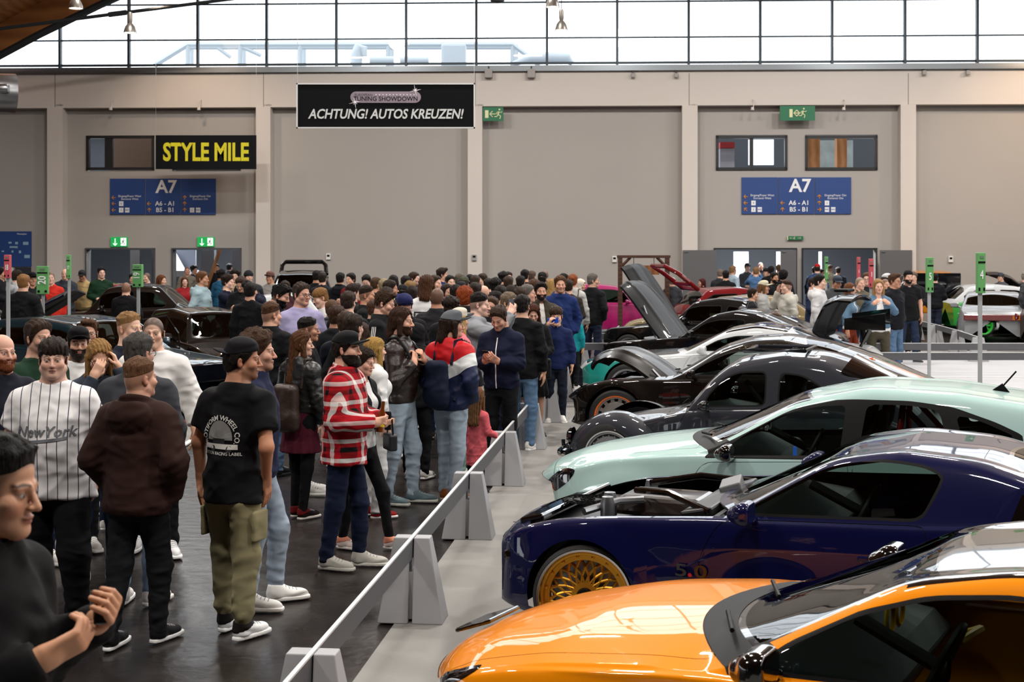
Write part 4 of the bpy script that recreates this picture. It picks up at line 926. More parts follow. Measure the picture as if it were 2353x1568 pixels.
for i, (a, c) in enumerate(openings):
    b = MB(); lbox(a-3, 570, a, 748, -.06, .36, a, 748, b); lbox(c, 570, c+3, 748, -.06, .36, a, 748, b); lbox(a-3, 570, c+3, 573.5, -.08, .36, a, 748, b)
    o = b.build('door_%d' % (i+1), blk if i > 1 else M('door_frame_grey', '4a4d52', .5)); u, z = U(a, 748); onwall(st(o), (u, 0, z))
for nm, (x0, x1, d), lab in (('door_leaf', (1566, 1643, -.50), 'grey door leaf folded open against the column left of the double doors'), ('door_leaf', (1790, 1826, -.30), 'grey door leaf standing open between the two right doorways'), ('door_leaf', (2014, 2087, -.48), 'grey door leaf folded open right of the right doorway')):
    o = wempty(nm, lab, 'door leaf', x0, 748); lbox(x0, 575, x1, 748, d-.03, d+.03, x0, 748).build('leaf', dgrey, o, bevel=.005)
    lbox(x0+4, 578, x0+12, 580, d-.06, d-.03, x0, 748).build('door_closer', STEEL(), o)
for i, (a, c) in enumerate(upper):
    b = MB(); lbox(a, 312, c, 318, -.05, .12, a, 390, b); lbox(a, 385, c, 391, -.05, .12, a, 390, b); lbox(a, 312, a+6, 391, -.05, .12, a, 390, b); lbox(c-6, 312, c, 391, -.05, .12, a, 390, b)
    if i in (0, 2): lbox(a+(42 if i == 0 else 78), 316, a+(60 if i == 0 else 86), 387, -.02, .10, a, 390, b)
    o = b.build('window_%d' % (30+i), blk); u, z = U(a, 390); onwall(st(o), (u, 0, z)); u1, z1 = U(c, 314)
    mk('window_pane', [(0, .05, 0), (u1-u, .05, 0), (u1-u, .05, z1-z), (0, .05, z1-z)], [(0, 1, 2, 3)], glass('clear_pane'), o, False)
# rooms behind the upper windows and in the lobby
b = MB(); lbox(190, 290, 620, 400, 2.5, 2.6, 190, 400, b); lbox(190, 400, 620, 402, .3, 2.6, 190, 400, b); o = b.build('wall_control_room', M('room_brown', '6b5648', .8)); u, z = U(190, 400); onwall(st(o), (u, 0, z))
wl = M('lit_screen', 'f2f6ff', .5, emit=1.6)
def wthing(nm, lab, cat, x0, y0, x1, y1, d0, d1, mat, bevel=0., group=None):
    o = lbox(x0, y0, x1, y1, d0, d1, (x0+x1)/2, y1).build(nm, mat, bevel=bevel); u, z = U((x0+x1)/2, y1); onwall(o, (u, 0, z)); return tag(o, lab, cat, group)
for x_, e_ in ((-10.5, 1500), (8.6, 2200)): onwall(lamp('lobby_fill_light', 'AREA', (0, 0, 0), e_, (.95, .97, 1), 4.5, sy=5), (x_, 6.5, 4.35))  # added fill lights that brighten the lobby behind the doorways
wthing('projection_screen', 'bright white screen seen through the upper window above the right doors', 'screen', 1735, 312, 1795, 372, 1.6, 1.65, wl)
wthing('drinks_machine', 'tall machine with red top behind the upper window, left half', 'machine', 1664, 335, 1698, 400, 1.2, 1.9, M('machine_grey', '8d8a92', .5))
wthing('machine_header', 'red lit header on top of the machine behind the upper window', 'sign', 1664, 320, 1698, 334, 1.15, 1.9, M('machine_red', 'a02a2e', .5))
wthing('timber_column', 'brown timber column behind the right-hand upper window', 'column', 1872, 300, 1904, 400, 1.5, 1.9, wood)
wthing('timber_strut', 'reddish timber strut behind the right-hand upper window', 'column', 1950, 300, 1974, 400, 1.9, 2.3, wood)
wthing('light_wall', 'pale mottled wall behind the right-hand upper window', 'wall panel', 1856, 300, 2020, 400, 4., 4.1, M('pale_view', 'b9c4c2', .8, noise=(2.5, .35)))
for x0, x1, lab in ((1652, 1690, 'white lit panel at left inside the middle doorway'), (1738, 1776, 'white lit panel with truss in the middle doorway'), (1850, 1868, 'bright upright light panel inside the right doorway'), (1961, 1968, 'bright narrow light strip inside the right doorway')):
    wthing('light_panel', lab, 'light panel', x0, 580, x1, 748, 6., 6.1, wl)
ltext_o = wempty('hall_numeral', 'white numeral 7 on dark panel inside the middle doorway', 'sign', 1655, 612, dz=5.6)
text('lettering', '7', .75, ink, ltext_o, bold=.02); MB().box((0, .06, -.8), (.5, .06, 2.5)).build('panel', M('lobby_dark', '202328', .7), ltext_o)
wthing('grey_partition', 'pale grey partition seen through the left doorway', 'wall panel', 262, 575, 372, 748, 4., 4.1, M('lobby_bluegrey', '7d828c', .8))
wthing('aluminium_panel', 'bright aluminium panel in the left doorway', 'wall panel', 240, 575, 263, 748, 2.6, 2.7, STEEL())
wthing('grey_pillar', 'pale grey pillar in the second doorway', 'column', 488, 575, 522, 748, 2.6, 2.9, M('lobby_bluegrey2', '8a8f9a', .8)); wthing('side_partition', 'pale grey partition left in the second doorway', 'wall panel', 412, 575, 444, 748, 2.6, 2.9, M('lobby_bluegrey'))
o = wempty('stair_flight', 'pale concrete stair seen through the left doorway', 'stair', 290, 640, dz=2.6); MB().prism([(-.2, 1.0), (.15, 1.0), (.75, .0), (1.05, .0), (1.05, -1.6), (1.3, -1.6), (1.3, .2), (.85, .2), (.25, 1.25), (-.2, 1.25)], 0, 1.2).build('flight', M('stair_concrete', 'b4b8bf', .8), o)
o = wempty('timber_brace', 'slanting timber brace in the second doorway', 'beam', 465, 640, dz=1.5); MB().tube([(-.65, 0, -1.5), (.25, 0, 1.1)], .06, 6).build('brace', wood, o)
# wayfinding boards
navy = M('board_blue', '1c4080', .55); orange = M('arrow_orange', 'd08a1e', .6)
def arrow(par, x, y, a, ox, oy):
    u, z = U(x, y); u0, z0 = U(ox, oy); c, s_ = math.cos(a), math.sin(a); b = MB()
    for p, q in (((-.06, 0), (.06, 0)), ((.06, 0), (.005, .055)), ((.06, 0), (.005, -.055))):
        b.tube([(u-u0+p[0]*c-p[1]*s_, -.06, z-z0+p[0]*s_+p[1]*c), (u-u0+q[0]*c-q[1]*s_, -.06, z-z0+q[0]*s_+q[1]*c)], .012, 6)
    b.build('arrow', orange, par)
def board(x0, x1, y0, y1, lab, last):
    o = wempty('wayfinding_board', lab, 'sign', (x0+x1)/2, y1, 'blue A7 wayfinding boards'); ox, oy = (x0+x1)/2, y1; w_ = (x1-x0)/3
    for k in range(3): lbox(x0+k*w_+.8, y0, x0+(k+1)*w_-.8, y1, -.05, -.005, ox, oy).build('panel', navy, o)
    H = y1-y0; yy = lambda t: y0+H*t
    ltext('A7', x0+w_*1.6, yy(.24), 30, ox, oy, o, ink, -.056, bold=.022); ltext('A6 - A1', x0+w_*1.57, yy(.70), 10.5, ox, oy, o, ink, -.056, bold=.018); ltext('B5 - B1', x0+w_*1.57, yy(.88), 10.5, ox, oy, o, ink, -.056, bold=.018)
    ltext('Eingang/Foyer West\nEntrance West', x0+w_*.57, yy(.53), 4.8, ox, oy, o, ink, -.056); ltext('Eingang/Foyer Ost\nEntrance Ost', x0+w_*2.56, yy(.53), 4.8, ox, oy, o, ink, -.056)
    for k, (t, a) in enumerate(((.53, math.pi), (.70, math.pi), (.88, math.pi if not last else math.pi*.75))): arrow(o, x0+w_*.12, yy(t), a, ox, oy)
    for t, a in ((.70, math.pi), (.88, math.pi/2)): arrow(o, x0+w_*1.12, yy(t), a, ox, oy)
    for t, a in ((.53, math.pi/2), (.70, math.pi/2), (.88, 0 if last else math.pi/2)): arrow(o, x0+w_*2.12, yy(t), a, ox, oy)
    for px, t, s_ in ((.33, .70, 'II'), (.33, .88, 'i'), (.50, .88, 'WC'), (2.33, .88, 'WC' if last else 'i'), (2.50, .88, 'WC'))+(((2.33, .70, 'i'),) if last else ()):
        p = x0+w_*px; lbox(p-5, yy(t)-5.5, p+5, yy(t)+5.5, -.062, -.05, ox, oy).build('pictogram', ink, o); ltext(s_, p, yy(t), 6 if len(s_) < 2 else 4, ox, oy, o, navy, -.066, 'pictogram_mark', bold=.01)
board(253, 497, 411, 493, 'blue A7 wayfinding board on the left wall bay under the yellow lettered banner', False)
board(1703, 1956, 408, 492, 'blue A7 wayfinding board under the two windows above the right doors', True)
# escape signs
green = M('escape_green', '0f6a45', .5); cream = M('photoluminescent', 'dcdcb0', .6); glow = M('lit_green', '18a050', .5, emit=.4); glw = M('lit_white', 'f4fff2', .5, emit=.75)
def runner(par, x, y, k, ox, oy, mat, d):
    u, z = U(x, y); u0, z0 = U(ox, oy); P = lambda a, c: (u-u0+a*k, d, z-z0+c*k); b = MB()
    for pts, r in (([(.0, .10), (-.03, -.02)], .035), ([(-.03, -.02), (.07, -.08), (.04, -.19)], .022), ([(-.03, -.02), (-.08, -.10), (-.17, -.10)], .022), ([(0, .09), (.09, .05), (.13, .1)], .016), ([(0, .09), (-.08, .06), (-.1, -.01)], .016)): b.tube([P(*p) for p in pts], r*k, 6)
    b.lathe([(0, -.008), (.035*k, -.006), (.036*k, .006), (0, .008)], 10, 'y', P(.025, .175)); b.build('running_figure', mat, par)
def esc(x0, y0, x1, y1, lab, mode):
    ox, oy = (x0+x1)/2, y1; o = wempty('escape_sign', lab, 'sign', ox, oy, dz=-.42 if y0 < 300 else -.04); lit = mode == 'down'; W_, H = x1-x0, y1-y0; k = H/74*1.9
    lbox(x0, y0, x1, y1, -.04, 0, ox, oy).build('panel', glow if lit else green, o); m = glw if lit else cream; cx_, cy_ = (x0+x1)/2, (y0+y1)/2
    def ar(p, q):
        u0, z0 = U(ox, oy); P = [U(*t) for t in (p, q)]; P = [np.array((a-u0, -.05, b_-z0)) for a, b_ in P]; d = (P[1]-P[0]); d /= np.linalg.norm(d); n = np.array((-d[2], 0, d[0])); h = .11*k
        MB().tube([P[0], P[1]], .022*k, 6).tube([P[1]-d*h+n*h, P[1], P[1]-d*h-n*h], .022*k, 6).build('arrow', m, o)
    if mode == 'left': lbox(x0+W_*.10, y0+H*.22, x0+W_*.27, y1-H*.22, -.052, -.04, ox, oy).build('door_mark', m, o); ar((x0+W_*.62, cy_), (x0+W_*.33, cy_)); runner(o, x0+W_*.78, cy_, k, ox, oy, m, -.05)
    if mode == 'both': lbox(x0+W_*.27, y0+H*.22, x0+W_*.36, y1-H*.22, -.052, -.04, ox, oy).build('door_mark', m, o); ar((x0+W_*.48, cy_), (x0+W_*.39, cy_)); ar((x0+W_*.48, cy_), (x0+W_*.56, cy_)); runner(o, x0+W_*.66, cy_, k*.9, ox, oy, m, -.05)
    if mode == 'down': ar((x0+W_*.27, y0+H*.15), (x0+W_*.27, y1-H*.12)); lbox(x0+W_*.6, y0+H*.10, x0+W_*.92, y1-H*.10, -.048, -.04, ox, oy).build('door_mark', m, o); runner(o, x0+W_*.76, cy_, k*.85, ox, oy, green, -.056)
    if mode == 'pair': ar((x0+W_*.36, cy_), (x0+W_*.16, cy_)); ar((x0+W_*.64, cy_), (x0+W_*.84, cy_)); runner(o, x0+W_*.44, cy_, k, ox, oy, m, -.05); lbox(x0, y0, x0+W_*.05, y1, -.05, 0, ox, oy).build('end_mark', m, o)
esc(1112, 250, 1158, 281, 'green escape sign with door and left arrow beside the banner', 'left'); esc(1787, 247, 1867, 280, 'wide green escape sign with two-way arrow above the right windows', 'both')
esc(1808, 543, 1845, 552, 'small green escape sign strip above the right double doors', 'pair'); esc(256, 545, 295, 567, 'lit green escape sign with down arrow over the leftmost doorway', 'down'); esc(455, 545, 494, 567, 'lit green escape sign with down arrow over the second doorway', 'down')
for k, (x, y, lab) in enumerate(((755, 590, 'small white wall box right of the second column'), (1092, 592, 'small dark thermostat on the middle column'), (1412, 596, 'small white wall box left of the timber gate'), (2184, 596, 'small white wall box between the two green number posts'))):
    o = wempty('wall_box', lab, 'wall box', x, y, dz=-.44 if k == 1 else 0); MB().box((0, -.03, 0), (.14, .06, .19)).build('housing', M('box_white', 'dcdcda', .5) if k != 1 else M('box_grey', '9a9a9a', .5), o, bevel=.008); MB().box((0, -.063, .03), (.08, .01, .06)).build('display', DARK(), o)
for x, lab in ((270, 'thin wall-washer lamp on the beam, left one of the pair over the left doors'), (470, 'thin wall-washer lamp on the beam over the yellow banner'), (1726, 'thin wall-washer lamp on the beam left of the wide escape sign'), (1933, 'thin wall-washer lamp on the beam right of the wide escape sign')):
    o = wempty('bracket_lamp', lab, 'lamp', x, 246, dz=-.40); MB().tube([(0, -.01, .18), (0, -.16, .12), (0, -.16, -.06)], .014, 8).build('bracket', concm, o, True); MB().lathe([(0, 0), (.045, 0), (.055, -.09), (0, -.09)], 14, 'z', (-.03, -.16, -.06)).build('lamp_head', concm, o, True)
for x, y, lab in ((1125, 174, 'grey cube spotlight under the glazing, left of the pair beside the banner'), (1222, 174, 'grey cube spotlight under the glazing, right of the pair beside the banner'), (1453, 178, 'small pale box under the glazing left of the middle column joint'), (1551, 178, 'small pale box under the glazing nearest the fourth column'), (2114, 172, 'small pale box under the glazing right of the fifth column'), (2213, 172, 'small pale box under the glazing furthest right')):
    o = wempty('cube_spotlight', lab, 'lamp', x, y, dz=-.40); k = 1. if x < 1300 else .5; MB().box((0, -.12, 0), (.24*k, .24*k, .27*k)).build('housing', M('spot_grey', '9b9894', .5), o, bevel=.02); MB().box((0, -.06, .16*k+.02), (.05, .05, .10)).build('bracket', darkst, o)
# info board at the far left
o = wempty('hall_plan_board', 'blue hall plan board on the wall at the left edge', 'sign', 36, 613); lbox(-70, 532, 73, 613, -.06, -.005, 36, 613).build('panel', navy, o)
r = random.Random(4); b = MB()
for k in range(26): x = r.uniform(-65, 62); y = r.choice((556, 566, 576, 586, 596)); lbox(x, y, x+r.uniform(4, 14), y+r.uniform(3, 8), -.066, -.06, 36, 613, b)
b.build('map_blocks', M('map_pale', '8fb0c8', .6), o); ltext('Messeplan', 52, 538, 4, 36, 613, o, ink, -.066)
wthing('poster_frame', 'dark poster panel below the hall plan board', 'sign', 36, 615, 72, 690, -.05, -.005, M('poster_dark', '23262c', .5)); wthing('white_notice', 'white notice board under the hall plan at the left edge', 'sign', -8, 615, 32, 690, -.05, -.005, M('notice_white', 'd6d8d8', .6))
# hanging banners
def banner(px0, py0, px1, py1, Y, name, lab, frame):
    a, c = at(px0, py1, Y), at(px1, py0, Y); W_, H = c.x-a.x, c.z-a.z; o = thing(name, lab, 'banner', ((a.x+c.x)/2, Y, (a.z+c.z)/2))
    MB().box((0, 0, 0), (W_, .04, H)).build('sign_panel', blackm, o)
    if frame:
        b = MB()
        for s_ in (-1, 1): b.box((s_*W_/2, -.005, 0), (.022, .055, H+.022)).box((0, -.005, s_*H/2), (W_+.022, .055, .022))
        b.build('sign_frame', M('alu_white', 'e6e8ea', .4), o)
    b = MB()
    for s_ in (-1, 1): b.tube([(s_*W_*.499, 0, H/2), (s_*W_*.499, 0, arc(o.location.x+s_*W_*.5)-o.location.z)], .004, 5)
    b.build('suspension_wires', M('wire', 'b8bcc0', .4, .8), o); return o, W_, H
o, W_, H = banner(683, 193, 1090, 294, 24, 'hanging_banner', 'long black hanging banner with white warning lettering and silver badge', True)
text('lettering', 'ACHTUNG! AUTOS KREUZEN!', .225, M('banner_white', 'd9dcdd', .6), o, (0, -.024, -.145), bold=.022, shear=.22, sx=.845)
pl = M('badge_silver', 'b9aab8', .35, .5, noise=(3, .6)); b = MB(); pts = []
for s_ in (1, -1): pts += [(s_*(.50)+.095*math.cos(t+(0 if s_ > 0 else math.pi)), .095*math.sin(t+(0 if s_ > 0 else math.pi))) for t in np.linspace(-math.pi/2, math.pi/2, 10)]
q = b.prism(pts, -.030, -.02).build('badge_plate', pl, o); q.location = (-.0, 0, .145)
text('badge_lettering', 'TUNING SHOWDOWN', .105, blackm, o, (0, -.032, .115), bold=.005, sx=.98); text('badge_small_print', 'EUROPEAN', .055, M('badge_grey', '5a5058', .5), o, (-.37, -.032, .185), sx=1.1)
b = MB()
for k in range(12): b.box((-.16+.058*k, -.032, .185), (.018, .006, .018), rot=(0, math.pi/4, 0))
for cx_, cz in ((.50, .255), (-.52, .055)):
    for k in range(8):
        a = k*math.pi/4+.2; l = .10 if k % 2 == 0 else .05; b.tube([(cx_, -.033, cz), (cx_+l*math.cos(a), -.033, cz+l*math.sin(a))], [.008, .001], 5)
b.build('badge_stars', M('star_white', 'f4eef6', .4), o)
o, W_, H = banner(358, 311, 589, 389, 42.5, 'hanging_banner', 'black hanging banner with rough yellow lettering beside the dark window', False)
yel = M('stencil_yellow', 'd8cf10', .6, noise=(9, .75)); text('lettering', 'STYLE MILE', .74, yel, o, (0, -.024, -.02), bold=.03, sx=.70)
# pendant lamps, tie rod, duct
alu = M('lamp_aluminium', '7d7872', .35, .7); bulb = M('lamp_glow', 'fff2dc', .4, emit=9.)
for px, py, Y, lab in ((299, 76, 36, 'bell pendant lamp hanging before the glazing at the left'), (174, 20, 33, 'bell pendant lamp cut by the top edge, by the timber roof'), (1290, 70, 36, 'lower bell pendant lamp of the pair right of centre'), (1270, 17, 33, 'upper bell pendant lamp of the pair, cut by the top edge')):
    p = at(px, py, Y); o = thing('pendant_lamp', lab, 'lamp', p, group='bell pendant lamps'); MB().lathe([(.165, 0), (.158, .06), (.12, .17), (.07, .23), (.05, .25)], 28).build('lamp_shade', alu, o, True)
    MB().lathe([(.05, .25), (.062, .32), (.062, .47), (.045, .53), (.0, .54)], 18).build('ballast_housing', alu, o, True); MB().lathe([(0, .015), (.14, .015), (.14, .02)], 24).build('lamp_glass', bulb, o, True); MB().tube([(0, 0, .54), (0, 0, arc(p.x)-p.z)], .012, 6).build('cord', DARK(), o)
p = at(1143, -2, 30); o = thing('round_fixture', 'dark round fixture cut by the top edge above the banner', 'lamp', p); MB().lathe([(0, -.09), (.14, -.06), (.17, .05), (.1, .2), (0, .25)], 20).build('housing', darkst, o, True); MB().tube([(0, 0, .2), (0, 0, arc(p.x)-p.z)], .02, 6).build('cord', darkst, o)
o = thing('tie_rod', 'thin dark tie rod slanting across the glazing from the timber roof', 'cable', at(0, 66, 40)); q = at(520, -1, 40)-o.location; MB().tube([(0, 0, 0), q*.48], .05, 8).tube([q*.48, q*.56], .075, 8).tube([q*.56, q*1.15], .05, 8).build('rod', darkst, o, True)
p = at(-34, 212, 30); o = thing('air_duct_nozzle', 'round steel air duct nozzle at the left edge', 'duct', p); MB().lathe([(.42, -.6), (.40, -.1), (.36, .05), (.22, .16), (.0, .18)], 32, 'y').build('duct', STEEL(), o, True).rotation_euler = (0, 0, math.pi/2+.5)
q = MB().lathe([(.10, 0), (.11, .22), (.085, .27), (0, .27)], 16, 'x').build('nozzle', STEEL(), o, True); q.location = (.30, -.2, .05)
# roof gear outside, beyond the glazing
wst = M('white_steel', 'a2aab0', .5); o = thing('roof_gantry', 'pale steel gantry on the neighbouring roof beyond the glazing', 'gantry', at(800, 146, 62)); P = lambda x, y, d=0: tuple(at(x, y, 62+d)-o.location); b = MB()
for d in (0, 3): b.tube([P(355, 150, d), P(432, 103, d), P(1178, 103, d), P(1240, 150, d)], .13, 6).tube([P(432, 110, d), P(1178, 110, d)], .09, 6)
for x in (432, 552, 690, 815, 892, 1040, 1178): b.tube([P(x, 103), P(x, 152)], .12, 6).tube([P(x+8, 103, 3), P(x+8, 152, 3)], .12, 6)
b.tube([P(500, 110), P(530, 132)], .1, 6).tube([P(600, 128), P(560, 110)], .1, 6).build('frame', wst, o)
o = thing('roof_pipework', 'white pipe elbow and cylinders on the neighbouring roof beyond the glazing', 'pipe', at(840, 146, 60)); P = lambda x, y, d=0: tuple(at(x, y, 60+d)-o.location)
MB().tube([P(818, 150), P(820, 125), P(825, 108), P(834, 112), P(836, 130)], [.25, .25, .22, .2, .15], 12).build('elbow', wst, o, True); MB().tube([P(850, 139), P(905, 139)], .17, 12).tube([P(920, 139), P(985, 139)], .16, 12).build('cylinder', wst, o, True)
o = thing('ventilation_box', 'white ventilation cabinet on the neighbouring roof beyond the glazing', 'vent', at(1043, 148, 60)); MB().box((0, 0, -1.1), (1.05, .8, 3.9)).build('cabinet', wst, o, bevel=.12); o = thing('roof_duct', 'long rounded pale duct on the neighbouring roof beyond the glazing', 'duct', at(1250, 150, 60)); MB().tube([(-1.3, 0, .05), (-.6, 0, .3), (.2, 0, .32), (1.0, 0, .3), (1.2, 0, .05)], [.1, .2, .24, .24, .1], 12).build('duct', wst, o, True)
MB().box((5, 64, 7.15), (90, 12, .1)).build('roof_slab_outside', M('roof_pale', '9aa0a6', .8)); st(bpy.data.objects['roof_slab_outside'])
# ---------------------------------------------------------------- barrier blocks and rails, number posts, gate
blockm = M('barrier_grey', 'a4a5a9', .6, noise=(4, .93)); railm = M('rail_grey', '58585c', .5, noise=(6, .8)); rtop = M('rail_edge', 'd5d7d9', .4)
def block(p, rz, lab, k=1., grp='grey barrier blocks of the long fence'):
    o = thing('barrier_block', lab, 'barrier', (p[0], p[1], .004), rz, grp); b = MB(); h = .535*k
    for s_ in (-1, 1):      # two leaning halves with the rail slot between them
        B = [(.014, -.13), (.21, -.13), (.21, .13), (.014, .13)]; T = [(.014, -.055), (.115, -.055), (.115, .055), (.014, .055)]
        V = [(s_*x*k, y*k, 0) for x, y in B]+[(s_*x*k, y*k, h) for x, y in T]; Fq = [(3, 2, 1, 0), (4, 5, 6, 7), (0, 1, 5, 4), (1, 2, 6, 5), (2, 3, 7, 6), (3, 0, 4, 7)]; b.add(V, Fq if s_ > 0 else [f[::-1] for f in Fq])
    b.build('foot', blockm, o, bevel=.006); MB().box((0, 0, .17*k), (.03, .16, .30*k)).build('core_plate', blockm, o); return o
frz = math.atan2(FD.y, FD.x)-math.pi/2
ords = ['nearest', 'second', 'third', 'fourth', 'fifth', 'sixth', 'seventh', 'eighth', 'ninth', 'tenth', 'eleventh', 'twelfth']
def rail(a, c, lab, z=.535, h=.125, grp='rails of the long fence'):
    a = Vector(a); c = Vector(c); d = c-a; o = thing('barrier_rail', lab, 'barrier rail', ((a.x+c.x)/2, (a.y+c.y)/2, z), math.atan2(d.y, d.x), grp); L_ = d.length
    MB().box((0, 0, -h/2), (L_, .016, h)).build('plank', railm, o); MB().box((0, 0, .004), (L_, .022, .010)).build('cap_strip', rtop, o); b = MB()
    for s_ in (-1, 1): b.box((s_*L_*.493, 0, -h/2), (.03, .022, h*1.02))
    b.build('end_clip', DARK(), o); return o
bp = [Vector(fl(i-1)) for i in range(9)]+[Vector((1.92, 30.6))]
for i, p in enumerate(bp): block(p, frz, 'grey barrier block of the long fence between crowd and cars, %s from the camera' % ords[i])
for i in range(9): rail(bp[i], bp[i+1], 'grey fence rail between the %s and the %s block' % (ords[i], ords[i+1]))
rail(Vector(fl(-2)), bp[0], 'grey fence rail nearest the camera, running out at the bottom edge')
# cross rails by the middle gap and the fence on the right
cr1 = [G(1306, 835), G(1500, 838), G(1720, 838)]
for (x0, y0), (x1, y1), lab in (((1300, 866), (1700, 866), 'dark cross rail running from the long fence behind the black car'), ((1318, 835), (1690, 835), 'second dark cross rail behind the first one, parallel to it'), ((1880, 866), (2400, 866), 'dark cross rail at right passing behind the number 4 post'), ((1790, 895), (2400, 895), 'lower dark cross rail at right behind the number 5 post')):
    rail(G(x0, y0).xy, G(x1, y1).xy, lab, z=.62, grp='dark cross rails')
rp = [G(2105, 782), G(2150, 795), G(2200, 812), G(2248, 832)]
for i, p in enumerate(rp):
    o = block(p.xy, frz, 'pale barrier block of the right-hand fence, %s from the doors' % ('first', 'second', 'third', 'fourth')[i], .95, 'blocks of the right-hand fence')
    if i: rail(rp[i-1].xy, p.xy, 'rail of the right-hand fence between its %s and %s block' % (('first', 'second'), ('second', 'third'), ('third', 'fourth'))[i-1], .52, grp='rails of the right-hand fence')
rail(rp[0].xy, G(2060, 768).xy, 'rail of the right-hand fence, far end', .52, grp='rails of the right-hand fence')
gs, rs, pole = M('tag_green', '5fa05f', .5), M('tag_red', 'b84c58', .5), M('post_alu', 'aeb2b6', .4, .3)
def post(x, ytop, ybot, Y, wpx, hpx, num, mat, lab, yaw=0., side=False):
    """number post: ytop = top of its sign, Y = distance; stands on the floor"""
    p = at(x, ytop, Y); o = thing('number_post', lab, 'sign post', (p.x, Y, 0), yaw, 'number posts'); W_, H = wpx*Y/F, hpx*Y/F; zt = p.z
    MB().box((0, 0, (zt-H*.6)/2), (.05, .03, zt-H*.6)).build('post', pole, o, bevel=.004); MB().box((0, 0, .012), (.34, .34, .024)).build('foot_plate', STEEL(), o)
    MB().box((0, -.02, zt-H/2), (W_, .09, H)).build('sign_box', mat, o, bevel=.006); MB().box((0, -.068, zt-H*.235), (W_*.9, .006, H*.045)).build('sponsor_strip', DARK(), o); MB().box((0, -.068, zt-H*.11), (W_*.45, .006, H*.06)).build('logo_patch', M('tag_grey', '5f7a66', .5), o)
    t = text('number', num, (W_*.92 if len(num) == 1 else W_*.80) if not side else W_*.95, ink, o, (0, -.07, zt-H*(.55 if not side else .5)), bold=.012, sx=.8 if len(num) > 1 else 1.); t.scale.y = 1.7 if not side else 1.
    if side: t.rotation_euler = (math.pi/2, -math.pi/2, 0)
    MB().box((-W_*.3, -.068, zt-H*.90), (W_*.2, .006, H*.08)).box((W_*.3, -.068, zt-H*.90), (W_*.2, .006, H*.08)).build('code_patch', DARK(), o); return o
post(19, 586, 755, 20, 13, 53, '18', rs, 'red number post with 18 at the left edge'); post(99, 612, 735, 24.2, 26, 64, '20', gs, 'green number post with 20 turned sideways, left', .1, True); post(159, 586, 720, 26, 9, 54, '17', gs, 'slim green number post with 17 by the first column'); post(318, 608, 740, 22.4, 22, 52, '19', gs, 'green number post with 19 turned sideways behind the tall man in white', -.1, True)
post(2135, 592, 850, 22, 15, 80, '5', gs, 'green number post with 5, right of the denim jacket couple'); post(2252, 581, 905, 17.5, 18, 93, '4', gs, 'tall green number post with 4 nearest at the right'); post(1898, 590, 775, 30, 7, 60, '6', gs, 'slim green number post before the right doorway'); post(1972, 591, 775, 29, 7, 60, '1', rs, 'slim red number post left of the woman in cropped top'); post(2001, 595, 775, 27, 10, 66, '1', rs, 'red number post in front of the woman making a heart')
tw = M('stained_timber', '4a2a18', .6, wave=(3, '35190d', 'Z')); o = thing('timber_gate', 'dark timber gate frame with hanging plank sign by the wall', 'gate', (at(1479, 700, 36).x, 36, 0)); k = 36/F; zt = CH+(HY-590)*-1*k*-1
zt = at(1479, 590, 36).z; hw = 54*k; b = MB()
for s_ in (-1, 1): b2 = MB().box((s_*hw, 0, zt/2), (.11, .11, zt)).build('post', tw, o)
MB().box((0, 0, zt), (hw*2+.16, .10, .07)).build('top_beam', tw, o)
for s_ in (-1, 1): MB().tube([(s_*hw, 0, zt-.28), (s_*(hw-.26), 0, zt-.02)], .04, 6).build('brace', tw, o)
MB().box((0, 0, zt-.34), (.78, .05, .235)).build('hanging_plank', M('warm_plank', '8a5526', .55, wave=(2, '6b3d17', 'X')), o); MB().tube([(-.25, 0, zt), (-.25, 0, zt-.23)], .008, 5).tube([(.26, 0, zt), (.26, 0, zt-.23)], .008, 5).build('hanging_chains', DARK(), o)
# ---------------------------------------------------------------- right-hand row of show cars, noses towards the fence
def car_at(contact, yaw, xf, half):
    """root place from the near front tyre's contact with the floor"""
    g = G(*contact); a = math.radians(yaw); d = Vector((math.cos(a), -math.sin(a), 0)); n = Vector((math.sin(a), math.cos(a), 0)); p = g-d*xf+n*half
    return (p.x, p.y, .012)
SMOKE = lambda: M('lamp_smoke', '0a0b10', .06, coat=1.)
def remap(c, f, dz=0.):
    """shift the stations of a car's tables along x (and lower its upper body)"""
    g = lambda t, z=0.: [(f(p[0]), p[1]+z)+tuple(p[2:]) for p in t]
    for k in ('zt', 'zs', 'wm', 'zb', 'crown'): c[k] = g(c[k], dz if k in ('zt', 'zs') else 0)
    c['win'] = [(g(p, dz), q) for p, q in c['win']]; c['doors'] = [g(p, dz) for p in c.get('doors', [])]; c['crease'] = [(g(p), a, w_) for p, a, w_ in c.get('crease', [])]; c['arch'] = g(c['arch'])
    c['lamps'] = [(n, g(p, dz), m) for n, p, m in c.get('lamps', [])]; c['handles'] = g(c.get('handles', []), dz); c['mir'] = g([c['mir']], dz)[0] if c.get('mir') else None; c['L'] = f(c['L'])
    for k in ('ws', 'rg', 'roofx'):
        if c.get(k): c[k] = (f(c[k][0]), f(c[k][1]))
    if c.get('hood'): c['hood'] = (f(c['hood'][0]), f(c['hood'][1]), c['hood'][2])
    if c.get('dlo'): c['dlo'] = g(c['dlo'], dz)
    return c
